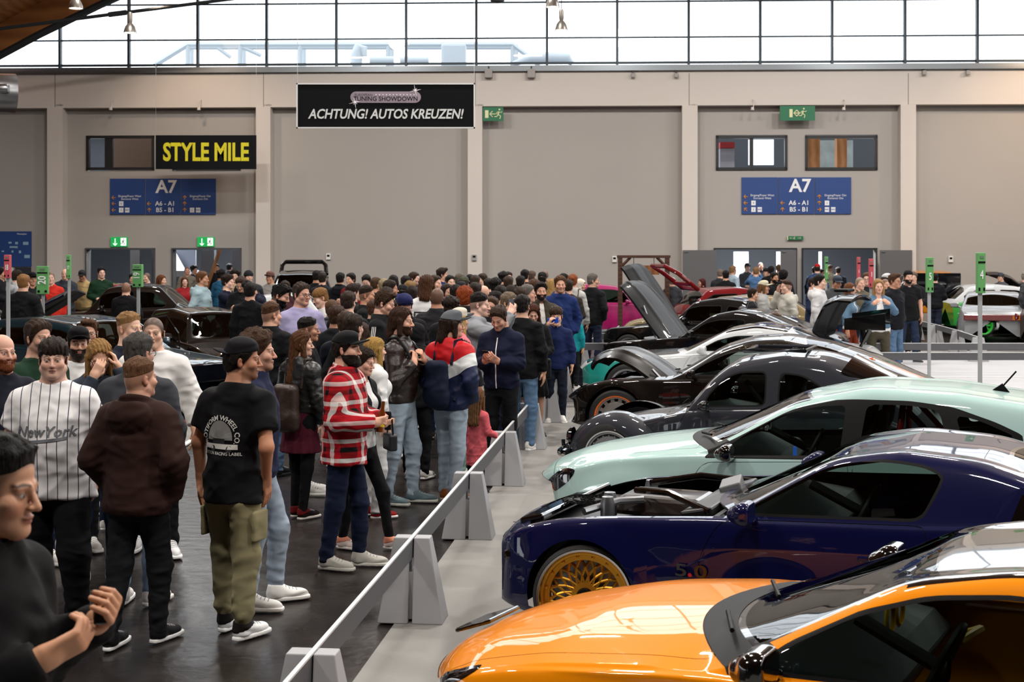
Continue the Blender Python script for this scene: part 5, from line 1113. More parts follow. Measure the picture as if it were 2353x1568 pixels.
def blue_coupe():
    P_ = paint('midnight_blue', '040938', .0, .3); c = dict(L=4.62, paint=P_, track=.80, R=.312, rr=.86, tw=.27, rim=M('wheel_gold', 'c08a2c', .3, .9), lip=CHROME(), rk='mesh', steer=12, camber=.05,
        zt=[(0, .56), (.10, .66), (.4, .745), (.9, .80), (1.45, .835), (1.58, .85), (2.28, 1.19), (2.65, 1.245), (3.1, 1.22), (3.8, 1.03), (4.15, .97), (4.5, .955), (4.62, .89)],
        zs=[(0, .54), (.2, .66), (.65, .755), (1.0, .785), (1.6, .825), (2.8, .87), (3.4, .92), (4.2, .94), (4.62, .87)],
        zb=[(0, .20), (.5, .17), (2.5, .17), (4.2, .20), (4.62, .32)], wm=[(0, .74), (.12, .82), (.4, .90), (.85, .93), (1.5, .915), (2.7, .92), (3.5, .95), (4.1, .93), (4.62, .80)],
        crown=[(0, .05), (1.4, .05), (1.7, .08), (2.2, .04), (2.6, .028), (3.2, .035), (3.7, .03), (4.6, .03)], tum=.46, plan=(.16, .18), ws=(1.56, 2.33), rg=(3.20, 4.05), sag=.20,
        arch=[(.85, .315, .345, .018), (3.57, .32, .35, .03)], glass=glass(), glass_s=glass('side_glass', 'c4d0cc', .9), crease=[([(1.12, .66), (1.7, .655), (3.2, .66)], .014, .02)],
        win=[([(1.74, .855), (2.02, 1.04), (2.22, 1.155), (2.40, 1.198), (2.62, 1.205), (2.80, 1.19), (2.90, 1.15), (2.905, 1.11), (2.80, .895)], True)],
        doors=[[(1.60, .26), (1.56, .60), (1.66, .79), (1.72, .835), (2.83, .878), (2.85, .60), (2.77, .26)]], hood=(.24, 1.50, .86), hood_on=False, mir=(1.86, .91, .13), mk=1.05,
        lamps=[('headlight', [(-.2, .50), (-.2, .63), (.12, .64), (.08, .52)], SMOKE())], handles=[(2.56, .685)], sx=2.45, wiper=False)
    o, pr = make_car('coupe', 'dark blue muscle coupe with gold lattice wheel and open engine bay', car_at((1335, 1500), 23, .74, .90), 23, remap(c, lambda x: x*.87 if x < .85 else x-.11))
    eb = M('engine_black', '101112', .45); al = M('cast_alloy', '8e9094', .35, .9)
    MB().box((.87, 0, .50), (1.25, 1.40, .3)).build('engine_tray', eb, o); MB().box((1.0, 0, .75), (.62, .46, .12), taper=.85).build('engine_cover', M('engine_cover', '2a211d', .35, coat=.6), o, bevel=.03)
    for s_ in (-1, 1): MB().tube([(1.44, s_*.60, .82), (1.12, s_*.36, .875), (.84, s_*.15, .84)], .022, 8).build('strut_brace', GLOSS(), o, True)
    b = MB(); [b.lathe([(r_, .0), (r_, .015)], 24, 'z', (.50, -.12, .745)) for r_ in (.05, .10, .15)]
    for k in range(18): a = k*math.pi/9; b.box((.50+.1*math.cos(a), -.12+.1*math.sin(a), .75), (.12, .012, .006), rot=(0, 0, a))
    b.build('fan', eb, o); MB().box((.32, 0, .70), (.16, 1.30, .05), rot=(0, -.25, 0)).build('radiator_panel', GLOSS(), o, bevel=.015)
    for x_, y_ in ((.74, -.42), (.70, -.26), (.80, .3)): MB().lathe([(0, .10), (.035, .095), (.045, .05), (.045, -.05)], 16, 'z', (x_, y_, .74)).build('reservoir_cap', al, o, True)
    MB().tube([(.62, -.52, .75), (.77, -.30, .79), (.92, -.24, .80)], .025, 8).build('hose', al, o, True); MB().box((1.36, 0, .80), (.20, 1.2, .06), rot=(0, -.2, 0)).build('cowl_panel', eb, o, bevel=.015)
    MB().box((1.36, .25, .845), (.14, .34, .06), rot=(0, -.3, .2)).build('filter_box', M('filter_grey', '6a6a6c', .5), o, bevel=.01)
    for s_ in (-1, 1):
        MB().box((.29, s_*.73, .50), (.20, .16, .07)).build('bumper_corner', GLOSS(), o, bevel=.03)
        Y = lambda x, z, d: s_*(side_y(pr, x, z)+d); q = [(3.06, .925), (3.12, 1.07), (3.20, 1.11), (3.60, .99), (3.68, .93), (3.62, .905)]; n = len(q)
        lv = mk('louvre_panel', [(x, Y(x, z, .012), z) for x, z in q]+[(x, Y(x, z, -.04), z) for x, z in q], [tuple(range(n))[::s_], tuple(range(n, 2*n))[::-s_]]+[(i, (i+1) % n, (i+1) % n+n, i+n) for i in range(n)], P_, o, False)
        for k in range(4):
            q2 = [(3.15+.122*k, .945), (3.20+.122*k, 1.075-.033*k), (3.262+.122*k, 1.06-.033*k), (3.225+.122*k, .945)]; mk('louvre_slot', [(x, Y(x, z, .015), z) for x, z in q2]+[(x, Y(x, z, .0), z) for x, z in q2], [(0, 1, 2, 3), (4, 5, 6, 7), (0, 1, 5, 4), (1, 2, 6, 5), (2, 3, 7, 6), (3, 0, 4, 7)], GLOSS(), lv, False)
    text('badge', '5.0', .10, GLOSS(), o, (1.42, -.930, .535), bold=.012, sx=1.6); MB().lathe([(0, 0), (.012, 0)], 8, 'y', (1.415, -.934, .515)).build('badge_dot', M('badge_red', 'c01818', .4), o)
    return o
blue_coupe()
def orange_coupe():
    P_ = paint('signal_orange', 'f08c00', .0, .3); c = dict(L=4.69, paint=P_, roof=GLOSS(), track=.80, R=.30, rr=.8, rim=DARK(), rk='10',
        zt=[(0, .60), (.12, .70), (.4, .80), (.9, .89), (1.5, .945), (1.66, .96), (2.45, 1.27), (2.9, 1.33), (3.3, 1.31), (4.0, 1.10), (4.3, 1.02), (4.6, 1.0), (4.69, .9)],
        zs=[(0, .58), (.2, .68), (.8, .80), (1.6, .875), (2.6, .92), (3.6, .96), (4.3, .98), (4.69, .88)], zb=[(0, .18), (.5, .16), (4.2, .18), (4.69, .32)],
        wm=[(0, .62), (.12, .74), (.45, .86), (.9, .90), (1.7, .89), (2.7, .895), (3.6, .92), (4.2, .89), (4.69, .74)], crown=[(0, .07), (1.5, .06), (1.8, .11), (2.4, .045), (2.8, .02), (3.4, .04), (4.69, .03)],
        tum=.44, plan=(.24, .2), ws=(1.62, 2.50), rg=(3.4, 4.2), sag=.24, arch=[(.86, .30, .31, .012), (3.62, .32, .35, .02)], roofx=(2.46, 3.42), roofw=-.03,
        win=[([(1.90, .905), (2.05, 1.02), (2.3, 1.155), (2.55, 1.235), (2.85, 1.27), (3.2, 1.235), (3.5, 1.13), (3.58, 1.06), (3.40, .985), (2.9, .935)], True)],
        doors=[[(1.74, .25), (1.70, .60), (1.80, .85), (1.90, .885), (3.02, .94), (3.10, .60), (2.95, .25)]], cowl=.15, hood=(.16, 1.45, .80), mir=(2.02, .985, .12), mk=1.15, mirm=GLOSS(), glass_s=glass('side_glass', 'c4d0cc', .9),
        lamps=[('headlight', [(.0, .56), (.0, .66), (.35, .74), (.62, .77), (.5, .70), (.25, .60)], SMOKE())], handles=[(2.82, .80)], sx=2.75, crease=[([(.9, .74), (2., .77), (3.6, .82)], .014, .02)])
    o, pr = make_car('coupe', 'bright orange coupe with black roof and black mirror, nearest car at the bottom right', (-.219, 6.738, .012), 28, remap(c, lambda x: x*.87 if x < 2 else x-.26, -.085))
    ye = M('stitch_yellow', 'd8a010', .5)
    for k in (0, 1): MB().lathe([(.062, 0), (.075, -.01), (.062, -.02)], 20, 'x', (2.0, .02+.17*k, .87)).build('vent_ring', ye, o, True)
    MB().tube([(2.25, .14, .78), (2.30, .30, .80), (2.22, .34, .76), (2.20, .2, .74)], .018, 6, closed=True).build('console_trim', ye, o, True)
    MB().box((.12, 0, .645), (.20, .30, .02), rot=(0, -.35, 0)).build('nose_emblem', GLOSS(), o, bevel=.01)
    b = MB(); b.tube([(2.50, .52, 1.12), (2.55, .50, 1.10), (2.75, .50, 1.10), (2.80, .52, 1.12)], .012, 6); b.build('grab_handle', ye, o, True)
orange_coupe()
def mint_hatch():
    P_ = paint('mint', 'adcbc8', .0, .3); c = dict(L=4.40, paint=P_, track=.77, R=.29, rr=.80, rim=M('rim_graphite', '54585c', .35, .8), lip=CHROME(), rk='5', steer=8, camber=.05,
        zt=[(0, .52), (.10, .62), (.4, .74), (.9, .83), (1.3, .885), (1.42, .90), (2.15, 1.25), (2.7, 1.35), (3.3, 1.335), (3.9, 1.265), (4.28, .98), (4.40, .86)],
        zs=[(0, .50), (.2, .62), (.8, .755), (1.4, .815), (2.5, .85), (3.6, .93), (4.2, .97), (4.40, .84)], zb=[(0, .22), (.4, .18), (4.0, .2), (4.4, .35)],
        wm=[(0, .56), (.12, .70), (.4, .83), (.85, .88), (1.5, .865), (2.7, .87), (3.5, .89), (4.1, .86), (4.4, .72)], crown=[(0, .08), (1.3, .06), (1.6, .11), (2.2, .07), (2.7, .045), (3.6, .04), (4.4, .04)],
        tum=.40, plan=(.24, .16), ws=(1.40, 2.22), rg=(3.95, 4.24), sag=.2, arch=[(.88, .29, .275, .03), (3.50, .29, .29, .03)], crease=[([(1.15, .60), (2.5, .63), (3.4, .66)], .010, .02)],
        win=[([(1.55, .80), (1.78, .985), (2.08, 1.15), (2.33, 1.215), (2.56, 1.235), (2.52, .845)], True), ([(2.62, .85), (2.68, 1.245), (3.0, 1.25), (3.22, 1.22), (3.30, .91)], True), ([(3.37, .94), (3.30, 1.205), (3.50, 1.16), (3.74, 1.06), (3.72, .99)], True)],
        doors=[[(1.42, .25), (1.38, .58), (1.50, .77), (2.575, .825), (2.575, .25)], [(2.60, .25), (2.60, .83), (3.46, .90), (3.52, .62), (3.22, .25)]], cowl=.12, hood=(.16, 1.28, .78), mir=(1.70, .865, .12), mirm=GLOSS(), glass_s=glass('side_glass', 'c4d0cc', .9),
        lamps=[('headlight', [(-.1, .42), (-.02, .54), (.22, .63), (.50, .66), (.42, .55), (.26, .44)], SMOKE())], handles=[(2.42, .66), (3.34, .70)], sx=2.35, dlo=[(1.48, .79), (1.76, 1.0), (2.07, 1.175), (2.33, 1.24), (2.6, 1.262), (3.0, 1.265), (3.3, 1.235), (3.6, 1.14), (3.80, 1.05), (3.75, .97), (3.35, .92), (2.6, .835)])
    o, pr = make_car('hatchback', 'pale mint hatchback with red roll cage between the blue coupe and the grey rounded car', car_at((1430, 1288), 19, .88, .86), 19, c)
    red = M('cage_red', 'a01018', .25, coat=.8)
    for s_ in (-1, 1): MB().tube([(2.92, s_*.58, .3), (2.92, s_*.56, 1.02), (2.94, s_*.46, 1.22), (2.94, 0, 1.25)], .024, 8).build('roll_hoop', red, o, True)
    for s_ in (-1, 1): MB().tube([(2.96, s_*.44, 1.18), (3.55, s_*.40, .55)], .022, 8).build('cage_brace', red, o, True)
    b = MB(); b.prism([(3.86, 1.265), (4.10, 1.26), (4.42, 1.19), (4.40, 1.16), (4.1, 1.20)], -.60, .60); b.build('roof_spoiler', P_, o, bevel=.012)
    q = MB().prism([(3.55, 1.29), (3.70, 1.28), (3.64, 1.355)], -.02, .02).tube([(3.64, 0, 1.33), (3.74, 0, 1.45)], .007, 6).build('antenna', DARK(), o)
    MB().box((.42, -.845, .24), (.5, .03, .025)).build('bumper_strip', GLOSS(), o, bevel=.008); MB().box((2.12, -.33, .80), (.02, .06, .09)).build('phone_display', M('screen_blue', '2a60c0', .3, emit=.6), o)
    MB().tube([(2.70+.05*math.sin(t)**3, -.5, 1.10+.045*(math.cos(t)-.4*math.cos(2*t))) for t in np.linspace(0, 6.0, 16)], .006, 5, closed=True).build('heart_pendant', GLOSS(), o)
mint_hatch()
def fender(parent, cx, cz, ri, path, yi, yo, mat, s_):
    """round wing: outer silhouette path down to the wheel opening"""
    path = np.array(path); k = np.linspace(0, 1, len(path)); t = np.linspace(0, 1, 40); g = [tab(np.stack([k, path[:, i]], 1), t, .05) for i in (0, 1)]
    S_ = np.stack(g, 1); a = np.arctan2(S_[:, 1]-cz, S_[:, 0]-cx); O_ = np.stack([cx+ri*np.cos(a), np.maximum(cz+ri*np.sin(a), .2)], 1); m = np.linspace(0, 1, 14); A = []
    for j in m:
        q = 1-math.cos(j*math.pi/2)**.9; yy = yi+(yo-yi)*math.sin(j*math.pi/2)**.75; A.append(np.stack([S_[:, 0]*(1-q)+O_[:, 0]*q, np.full(40, s_*yy), S_[:, 1]*(1-q)+O_[:, 1]*q], 1))
    A.append(A[-1]-np.array((0, s_*.03, 0))); sh = grid_sheet(np.stack(A, 1), flip=s_ < 0); return sh.emit('wing', mat, parent)
def open_hood(parent, pts, hw, mat, lining, name='hood'):
    """opened bonnet: pts = (x, z) centre line from hinge to tip, hw = half widths"""
    pts = np.array(pts, float); k = np.linspace(0, 1, len(pts)); t = np.linspace(0, 1, 24); X = tab(np.stack([k, pts[:, 0]], 1), t, .04); Z = tab(np.stack([k, pts[:, 1]], 1), t, .04); W_ = tab(np.stack([k, hw], 1), t, .05)
    d = np.stack([np.gradient(X), np.gradient(Z)], 1); d /= np.linalg.norm(d, axis=1, keepdims=True); nx, nz = d[:, 1], -d[:, 0]; nx, nz = (nx, nz) if nz.mean() > 0 else (-nx, -nz); y = np.linspace(-1, 1, 41)
    e_ = np.sin(np.pi*t)**.5; h = lambda v: -.09*abs(v)**2.2+.020*e_*math.exp(-((abs(v)-.5)/.07)**2); f = lambda off: np.stack([np.stack([X+nx*(off+h(v)), W_*v, Z+nz*(off+h(v))], 1) for v in y], 1)
    top = f(0.); bot = f(-.035); o = grid_sheet(top).emit(name, mat, parent); q = grid_sheet(bot, flip=True); q.emit('hood_lining', lining, o)
    e = [(0, slice(None)), (-1, slice(None)), (slice(None), 0), (slice(None), -1)]; grid_sheet(np.concatenate([np.stack([top[i], bot[i]], 0) for i in e[:1]])).emit('hood_edge', mat, o)
    for i in e[1:]: grid_sheet(np.stack([top[i], bot[i]], 0)).emit('hood_edge', mat, o)
    return o
def grey_beetle():
    P_ = paint('slate_grey', '2b2d34', .0, .3); c = dict(L=4.05, paint=P_, track=(.68, .70), R=.315, rr=.72, tw=.2, rim=M('rim_steel', '8f9296', .3, .8), lip=CHROME(), rk='disc', steer=6,
        x0=.27, zt=[(.27, .36), (.36, .47), (.6, .60), (1.0, .69), (1.35, .74), (1.50, .78), (1.80, 1.14), (2.02, 1.29), (2.5, 1.37), (2.9, 1.355), (3.3, 1.22), (3.7, .98), (3.95, .70), (4.05, .5)],
        zs=[(.27, .34), (.6, .50), (1.3, .69), (1.7, .785), (2.5, .825), (3.0, .83), (3.6, .72), (4.05, .42)], zb=[(.27, .22), (4.05, .25)], wm=[(.27, .24), (.42, .38), (.75, .50), (1.3, .63), (1.8, .70), (2.4, .715), (3.0, .69), (3.5, .58), (3.9, .40), (4.05, .3)],
        crown=[(0, .10), (1.3, .10), (1.6, .10), (1.9, .10), (2.5, .09), (3.2, .14), (4.05, .1)], tum=.28, wsr=.975, plan=(.10, .10), ws=(1.47, 1.86), rg=(3.12, 3.48), sag=.08, arch=[(.80, .315, .34, 0), (3.22, .315, .34, 0)],
        win=[([(1.72, .815), (1.80, .97), (1.95, 1.12), (2.10, 1.175), (2.36, 1.185), (2.36, .845)], True), ([(2.47, .855), (2.48, 1.18), (2.70, 1.16), (2.90, 1.05), (2.93, .95), (2.88, .86)], True)],
        doors=[[(1.50, .26), (1.48, .60), (1.58, .785), (2.40, .825), (2.42, .40), (2.34, .26)]], hood=(.36, 1.32, .72), mir=(1.78, .845, .10), mirm=GLOSS(), mk=.8, handles=[(2.28, .72)], sx=2.15, liner=True, stilt=.9, glass_s=glass('side_glass', 'c4d0cc', .9))
    o, pr = make_car('beetle_car', 'slate grey rounded classic with separate wings and a rear window visor', car_at((1398, 1120), 20, .80, .74), 20, c)
    for s_ in (-1, 1):
        fender(o, .80, .29, .285, [(.31, .18), (.33, .40), (.46, .61), (.72, .74), (.95, .73), (1.20, .60), (1.40, .40), (1.50, .22)], .46, .775, P_, s_); fender(o, 3.22, .29, .30, [(2.60, .22), (2.66, .42), (2.85, .62), (3.15, .73), (3.40, .70), (3.65, .55), (3.82, .35), (3.88, .22)], .45, .785, P_, s_)
        MB().box((2.03, s_*.70, .22), (1.15, .16, .045)).build('running_board', DARK(), o, bevel=.015)
        MB().lathe([(0, -.035), (.07, -.025), (.095, 0), (.10, .03)], 24, 'x', (.36, s_*.60, .46)).build('headlight', SMOKE(), o, True); MB().tube([(.23, s_*.42, .24), (.22, s_*.42, .40)], .02, 8).build('bumper_guard', GLOSS(), o, True)
        MB().box((1.42, s_*.705, .60), (.03, .03, .09)).build('hinge', P_, o, bevel=.006)
    MB().tube([(.40, -.76, .31), (.27, -.62, .30), (.22, -.3, .29), (.22, .3, .29), (.27, .62, .30), (.40, .76, .31)], .05, 10).build('front_bumper', GLOSS(), o, True)
    q = grid_sheet(np.stack([np.stack([np.array((3.05+.10*j+.10*math.cos(t), .52*math.sin(t)*(1-.05*j), 1.16-.05*j+.17*math.cos(t*.95))) for t in np.linspace(-1.5, 1.5, 16)], 0) for j in range(5)], 0)); q.emit('window_visor', GLOSS(), o)
    MB().tube([(2.1, -.36, 1.36), (2.7, -.36, 1.375), (2.7, .36, 1.375), (2.1, .36, 1.36)], .02, 8, closed=True).build('sunroof_rim', P_, o, True)
grey_beetle()
def black_gt():
    P_ = paint('black_brown', '100b08', .25, .25); og = M('flame_orange', 'd8590f', .3, coat=1.); c = dict(L=4.75, paint=P_, track=.80, R=.335, rr=.74, tw=.26, rim=M('rim_satin', '9a9692', .4, .7), lip=M('rim_orange', 'd8600f', .4), rk='vent', steer=8,
        zt=[(0, .50), (.15, .62), (.6, .76), (1.2, .83), (1.5, .87), (2.05, 1.21), (2.4, 1.315), (2.8, 1.345), (3.3, 1.27), (3.8, 1.12), (4.2, .95), (4.6, .80), (4.75, .70)],
        zs=[(0, .48), (.3, .68), (.8, .79), (1.3, .79), (2.3, .83), (3.0, .86), (3.6, .86), (4.3, .78), (4.75, .66)], zb=[(0, .20), (4.75, .25)], wm=[(0, .55), (.15, .72), (.45, .86), (.85, .92), (1.4, .87), (2.3, .86), (3.1, .92), (3.7, .94), (4.4, .80), (4.75, .6)],
        crown=[(0, .04), (1.4, .06), (1.8, .11), (2.4, .09), (3.3, .10), (4.75, .06)], tum=.5, plan=(.22, .2), ws=(1.46, 2.12), rg=(3.0, 3.55), sag=.2, arch=[(.85, .335, .375, .03), (3.55, .335, .375, .03)],
        win=[([(1.68, .85), (1.88, 1.0), (2.15, 1.13), (2.45, 1.20), (2.75, 1.19), (2.95, 1.05), (2.9, .89)], True)], doors=[[(1.55, .26), (1.52, .60), (1.66, .80), (2.88, .85), (2.86, .26)]], hood=(.2, 1.42, .72), hood_on=False, mir=(1.80, .89, .10), mk=.8, sx=2.4, glass_s=glass('side_glass', 'c4d0cc', .9),
        cuts=[('flame_stripe', lambda D, pr: np.where((D[:, 6] > 5.4), np.maximum(np.maximum(3.75-D[:, 0], D[:, 0]-4.6), np.abs(D[:, 1]+.35-.10*(D[:, 0]-3.75))-.13*np.clip((D[:, 0]-3.70)*2.2, 0, 1)), .3), og)])
    o, pr = make_car('sports_car', 'black brown sports car with orange ringed wheel and raised curved hood', car_at((1414, 1025), 21, .85, .88), 21, c)
    open_hood(o, [(1.50, .72), (1.30, .86), (1.05, 1.02), (.80, 1.12), (.58, 1.12), (.40, 1.04), (.30, .93)], [.68, .66, .62, .58, .52, .44, .34], M('hood_brown_black', '0d0806', .34, coat=.22, spec=.12), M('hood_inner', '0d0a09', .3, coat=.5))
    MB().box((.8, 0, .45), (1.1, 1.2, .3)).build('engine_tray', DARK(), o); MB().tube([(1.38, -.5, .72), (1.22, -.55, .90)], .02, 6).build('hood_strut', STEEL(), o, True); MB().box((.95, 0, .66), (.5, .5, .16)).build('engine_cover', M('cast_alloy', '8e9094', .35, .9), o, bevel=.03)
    hx = MB()
    for i in range(14):
        for j in range(4):
            x_ = 2.35+.085*i; z_ = 1.20-.0*j; a = [(x_+.042*math.cos(q)+.0, .0, .042*math.sin(q)) for q in np.arange(6)*math.pi/3]; yy = -.40-.073*j-(.036 if i % 2 else 0); zz = lambda x: np.interp(x, pr['xs'], pr['zr'])
            hx.tube([(p[0], yy+p[2], zz(p[0])+.006-(abs(yy+p[2])/np.interp(p[0], pr['xs'], pr['wr']))**2*.09+.086) for p in a], .0035, 4, closed=True)
    hx.build('hexagon_decal', M('decal_bronze', '5a4a30', .3, .6), o); t = text('window_lettering', 'GTC', .13, og, o, (2.55, -.80, 1.00), bold=.005, shear=.2); t.rotation_euler = (math.pi/2-.35, 0, 0)
    MB().lathe([(.07, 0), (.07, .03), (.05, .05), (0, .05)], 16, 'z', (3.80, -.36, 1.05)).build('filler_cap', og, o, True)
black_gt()
def generic(L, H, W, hz, bz, w0, w1, re, r1, dz, pm, R=.31, ax=.82, bx=None, **k):
    """everyday car: L length, H roof, W half width, hz hood, bz belt, w0-w1 windscreen, re roof end, r1 rear glass foot, dz deck"""
    bx = bx or L-.85; e = bz+.03
    c = dict(L=L, paint=pm, track=W-.10, R=R, rr=.76, rim=STEEL(), rk='7', tum=.36, plan=(.16, .10),
        zt=[(0, hz-.24), (.10, hz-.13), (.5, hz-.04), (w0-.12, hz+.03), (w0, hz+.05), (w1, H-.07), ((w1+re)/2, H), (re, H-.05), (r1, dz+.03), (max(r1+.05, L-.12), dz), (L, dz-.12)],
        zs=[(0, hz-.26), (.25, hz-.12), (w0-.2, bz-.06), (w0+.4, bz-.01), (re, bz+.02), (L-.2, min(bz+.02, dz-.02)), (L, min(bz, dz)-.14)], zb=[(0, .24), (.4, .19), (L-.4, .2), (L, .30)],
        wm=[(0, W*.72), (.15, W*.88), (.5, W*.98), (1., W), (L*.6, W), (L-.4, W*.97), (L-.1, W*.88), (L, W*.8)], crown=[(0, .05), (w0-.3, .05), (w0+.2, .09), (w1, .06), (re, .05), (L, .04)],
        ws=(w0+.0, w1+.02), rg=(re+.05, max(re+.3, r1-.04)), sag=.14, arch=[(ax, R, R+.035, .012), (bx, R, R+.035, .012)],
        win=[([(w0+.30, e), (w1-.12, H-.235), (w1+.15, H-.17), (w1+.62, H-.155), (w1+.60, e+.005)], True), ([(w1+.70, e+.01), (w1+.72, H-.155), (re-.12, H-.175), (re+.20, e+.14), (re+.14, e+.03)], True)],
        doors=[[(w0+.12, .26), (w0+.10, .6), (w0+.22, bz-.03), (w1+.64, bz), (w1+.64, .26)]], hood=(.12, w0-.10, .80), mir=(w0+.42, bz+.05, .10), handles=[(w1+.5, bz-.14)], sx=w1+.2, wiper=False)
    c.update(k); return c
def lamp_pair(o, x, y, z, m, w=.12, h=.10, nm='headlight'):
    for s_ in (-1, 1): MB().lathe([(0, -.02), (w*.8, -.015), (w, .02), (w, .04)], 20, 'x', (x, s_*y, z)).build(nm, m, o, True).scale = (1, 1, 1)
BLK = lambda: paint('car_black', '070708', 0, .25)
# teal, white and black racer with the big rear wing
tl = M('livery_teal', '1f8f86', .3, coat=1.); P_ = paint('pearl_white', 'c9cdd0')
o, pr = make_car('race_coupe', 'teal white and black racing coupe with tall rear wing behind the orange striped car', (1.12, 22.3, .012), 17, generic(4.55, 1.27, .92, .80, .84, 1.62, 2.35, 3.2, 4.0, .93, P_, .33, .9, roof=GLOSS(), roofx=(2.34, 3.24), hood_on=True, hoodm=BLK(), cuts=[('livery_patch', lambda D, pr: np.where((D[:, 6] < 4.8), np.maximum(np.abs(D[:, 0]-.75)-.72+.6*np.abs(D[:, 2]-.55), .34-D[:, 2]), .3), tl)]))
for s_ in (-1, 1): MB().tube([(4.25, s_*.42, .95), (4.42, s_*.42, 1.30)], .025, 6).build('wing_strut', GLOSS(), o)
w_ = MB().prism([(4.12, 1.31), (4.30, 1.34), (4.55, 1.40), (4.56, 1.375), (4.30, 1.30)], -.86, .86).build('wing_blade', M('wing_teal', '0d5a55', .3, coat=1.), o, bevel=.006)
for s_ in (-1, 1): MB().prism([(4.05, 1.22), (4.05, 1.38), (4.62, 1.46), (4.62, 1.22)], s_*.87-.012, s_*.87+.012).build('wing_end_plate', GLOSS(), w_)
text('wing_lettering', 'MAXTON', .16, M('lettering_teal', '2aa59a', .5), w_, (4.36, 0, 1.372), rot=(.20, 0, -math.pi/2), bold=.01, shear=.2)
# black coupe with the striped grey raised hood and open boot lid
P_ = BLK(); hg = M('hood_grey', '141517', .42, coat=.10, spec=.10)
o, pr = make_car('coupe', 'black coupe with big grey streaked hood raised and boot lid open', (1.80, 26.3, .012), 30, generic(4.40, 1.33, .88, .80, .85, 1.60, 2.30, 3.1, 3.9, .95, P_, .32, hood_on=False))
open_hood(o, [(1.45, .80), (1.2, 1.10), (.85, 1.52), (.62, 1.74), (.48, 1.80), (.40, 1.77)], [.70, .70, .66, .60, .52, .42], hg, P_); MB().box((.8, 0, .5), (1.2, 1.3, .3)).build('engine_tray', DARK(), o); MB().tube([(1.2, -.6, .8), (.95, -.55, 1.36)], .015, 6).build('hood_strut', STEEL(), o)
for s_ in (-1, 1): MB().prism([(1.2, s_*.30), (.62, s_*.18), (.60, s_*.13), (1.22, s_*.26)], 1.0, 1.004, 'z').build('engine_bar', STEEL(), o)
MB().box((1.0, .1, .70), (.5, .5, .14)).build('engine_cover', M('cast_alloy', '8e9094', .35, .9), o, bevel=.03)
q = open_hood(o, [(3.95, .98), (4.05, 1.22), (4.2, 1.50), (4.45, 1.62), (4.72, 1.60)], [.62, .64, .66, .66, .60], P_, DARK(), 'boot_lid'); MB().box((4.42, 0, 1.67), (.24, .42, .05)).build('lid_handle', DARK(), q, bevel=.02)
# dark classic with folded hood plates raised, behind it
o, pr = make_car('classic_car', 'black classic car with two-plane dark hood raised highest', (2.05, 30.2, .012), 28, generic(4.45, 1.40, .84, .84, .88, 1.65, 2.15, 3.2, 3.8, .93, BLK(), .31, hood_on=False))
open_hood(o, [(1.5, .84), (1.25, 1.22), (.95, 1.66), (.72, 1.98), (.62, 2.06)], [.66, .68, .68, .66, .62], M('hood_black', '0c0d0f', .40, coat=.10, spec=.10), DARK()); MB().box((.8, 0, .5), (1.2, 1.25, .3)).build('engine_tray', DARK(), o)
MB().box((.02, 0, .60), (.05, 1.1, .14)).build('grille', CHROME(), o, bevel=.01); lamp_pair(o, -.02, .55, .62, M('lamp_clear', 'b8bcc0', .1, .3), .09)
o, pr = make_car('estate_car', 'beige estate car roof behind the black coupes', (2.55, 32.3, .012), 12, generic(4.4, 1.36, .84, .86, .92, 1.5, 2.1, 3.7, 4.3, .9, paint('beige_gold', '8a7a58'), .31))
P_ = paint('deep_red', '6a0c12'); o, pr = make_car('hatchback', 'dark red hatchback with its tailgate raised near the timber gate', (8.0, 35.4, .012), 168, generic(4.1, 1.45, .85, .85, .92, 1.4, 2.05, 3.5, 4.0, .95, P_, .31))
b = MB(); ring = [(3.75, -.56, 1.40), (4.25, -.60, 1.78), (4.55, -.50, 1.95), (4.55, .50, 1.95), (4.25, .60, 1.78), (3.75, .56, 1.40)]; b.tube(ring, .055, 8, closed=True).tube([(3.95, -.56, 1.52), (3.95, .56, 1.52)], .05, 8).build('tailgate', P_, o, True)
o, pr = make_car('hatchback', 'magenta wrapped hatchback by the wall', (4.9, 38.2, .012), 178, generic(4.2, 1.46, .86, .86, .92, 1.5, 2.1, 3.5, 4.1, .95, M('wrap_magenta', 'b0106a', .3, coat=1., noise=(1.6, .55)), .31))
# right-hand block
og = paint('van_orange', 'b8700c'); o, pr = make_car('van', 'orange van with dark tailgate window, at right behind the number 5 post', (12.2, 42.75, .012), 97, generic(2.7, 1.75, .92, .95, 1.05, .7, 1.1, 2.5, 2.65, 1.0, og, .30, .55, 2.2, rg=None, cabin=False)); MB().box((2.70, 0, 1.38), (.05, 1.5, .60)).build('rear_window', SMOKE(), o, bevel=.02); MB().box((2.72, 0, .80), (.05, 1.6, .5)).build('tailgate_panel', og, o, bevel=.03)
gr = M('livery_green', '2f9a3c', .3, coat=1.); P_ = paint('pearl_white', 'c9cdd0'); o, pr = make_car('rally_hatchback', 'green and white rally hatchback with green wheels behind the number 4 post', (15.8, 38.9, .012), -179, generic(4.0, 1.42, .86, .84, .92, 1.4, 2.05, 3.45, 3.95, .95, P_, .31, rim=M('wheel_green', '2fae3a', .35), rk='10', cuts=[('livery_green', lambda D, pr: np.where(D[:, 6] < 5.2, np.maximum(2.5-D[:, 0]+.6*np.sin(D[:, 2]*5), D[:, 2]-.95), .3), gr), ('livery_yellow', lambda D, pr: np.where(D[:, 6] < 5., np.maximum(np.abs(D[:, 0]-2.0)-.22, np.abs(D[:, 2]-.68)-.13), .3), M('livery_yellow', 'd8c020', .4))]))
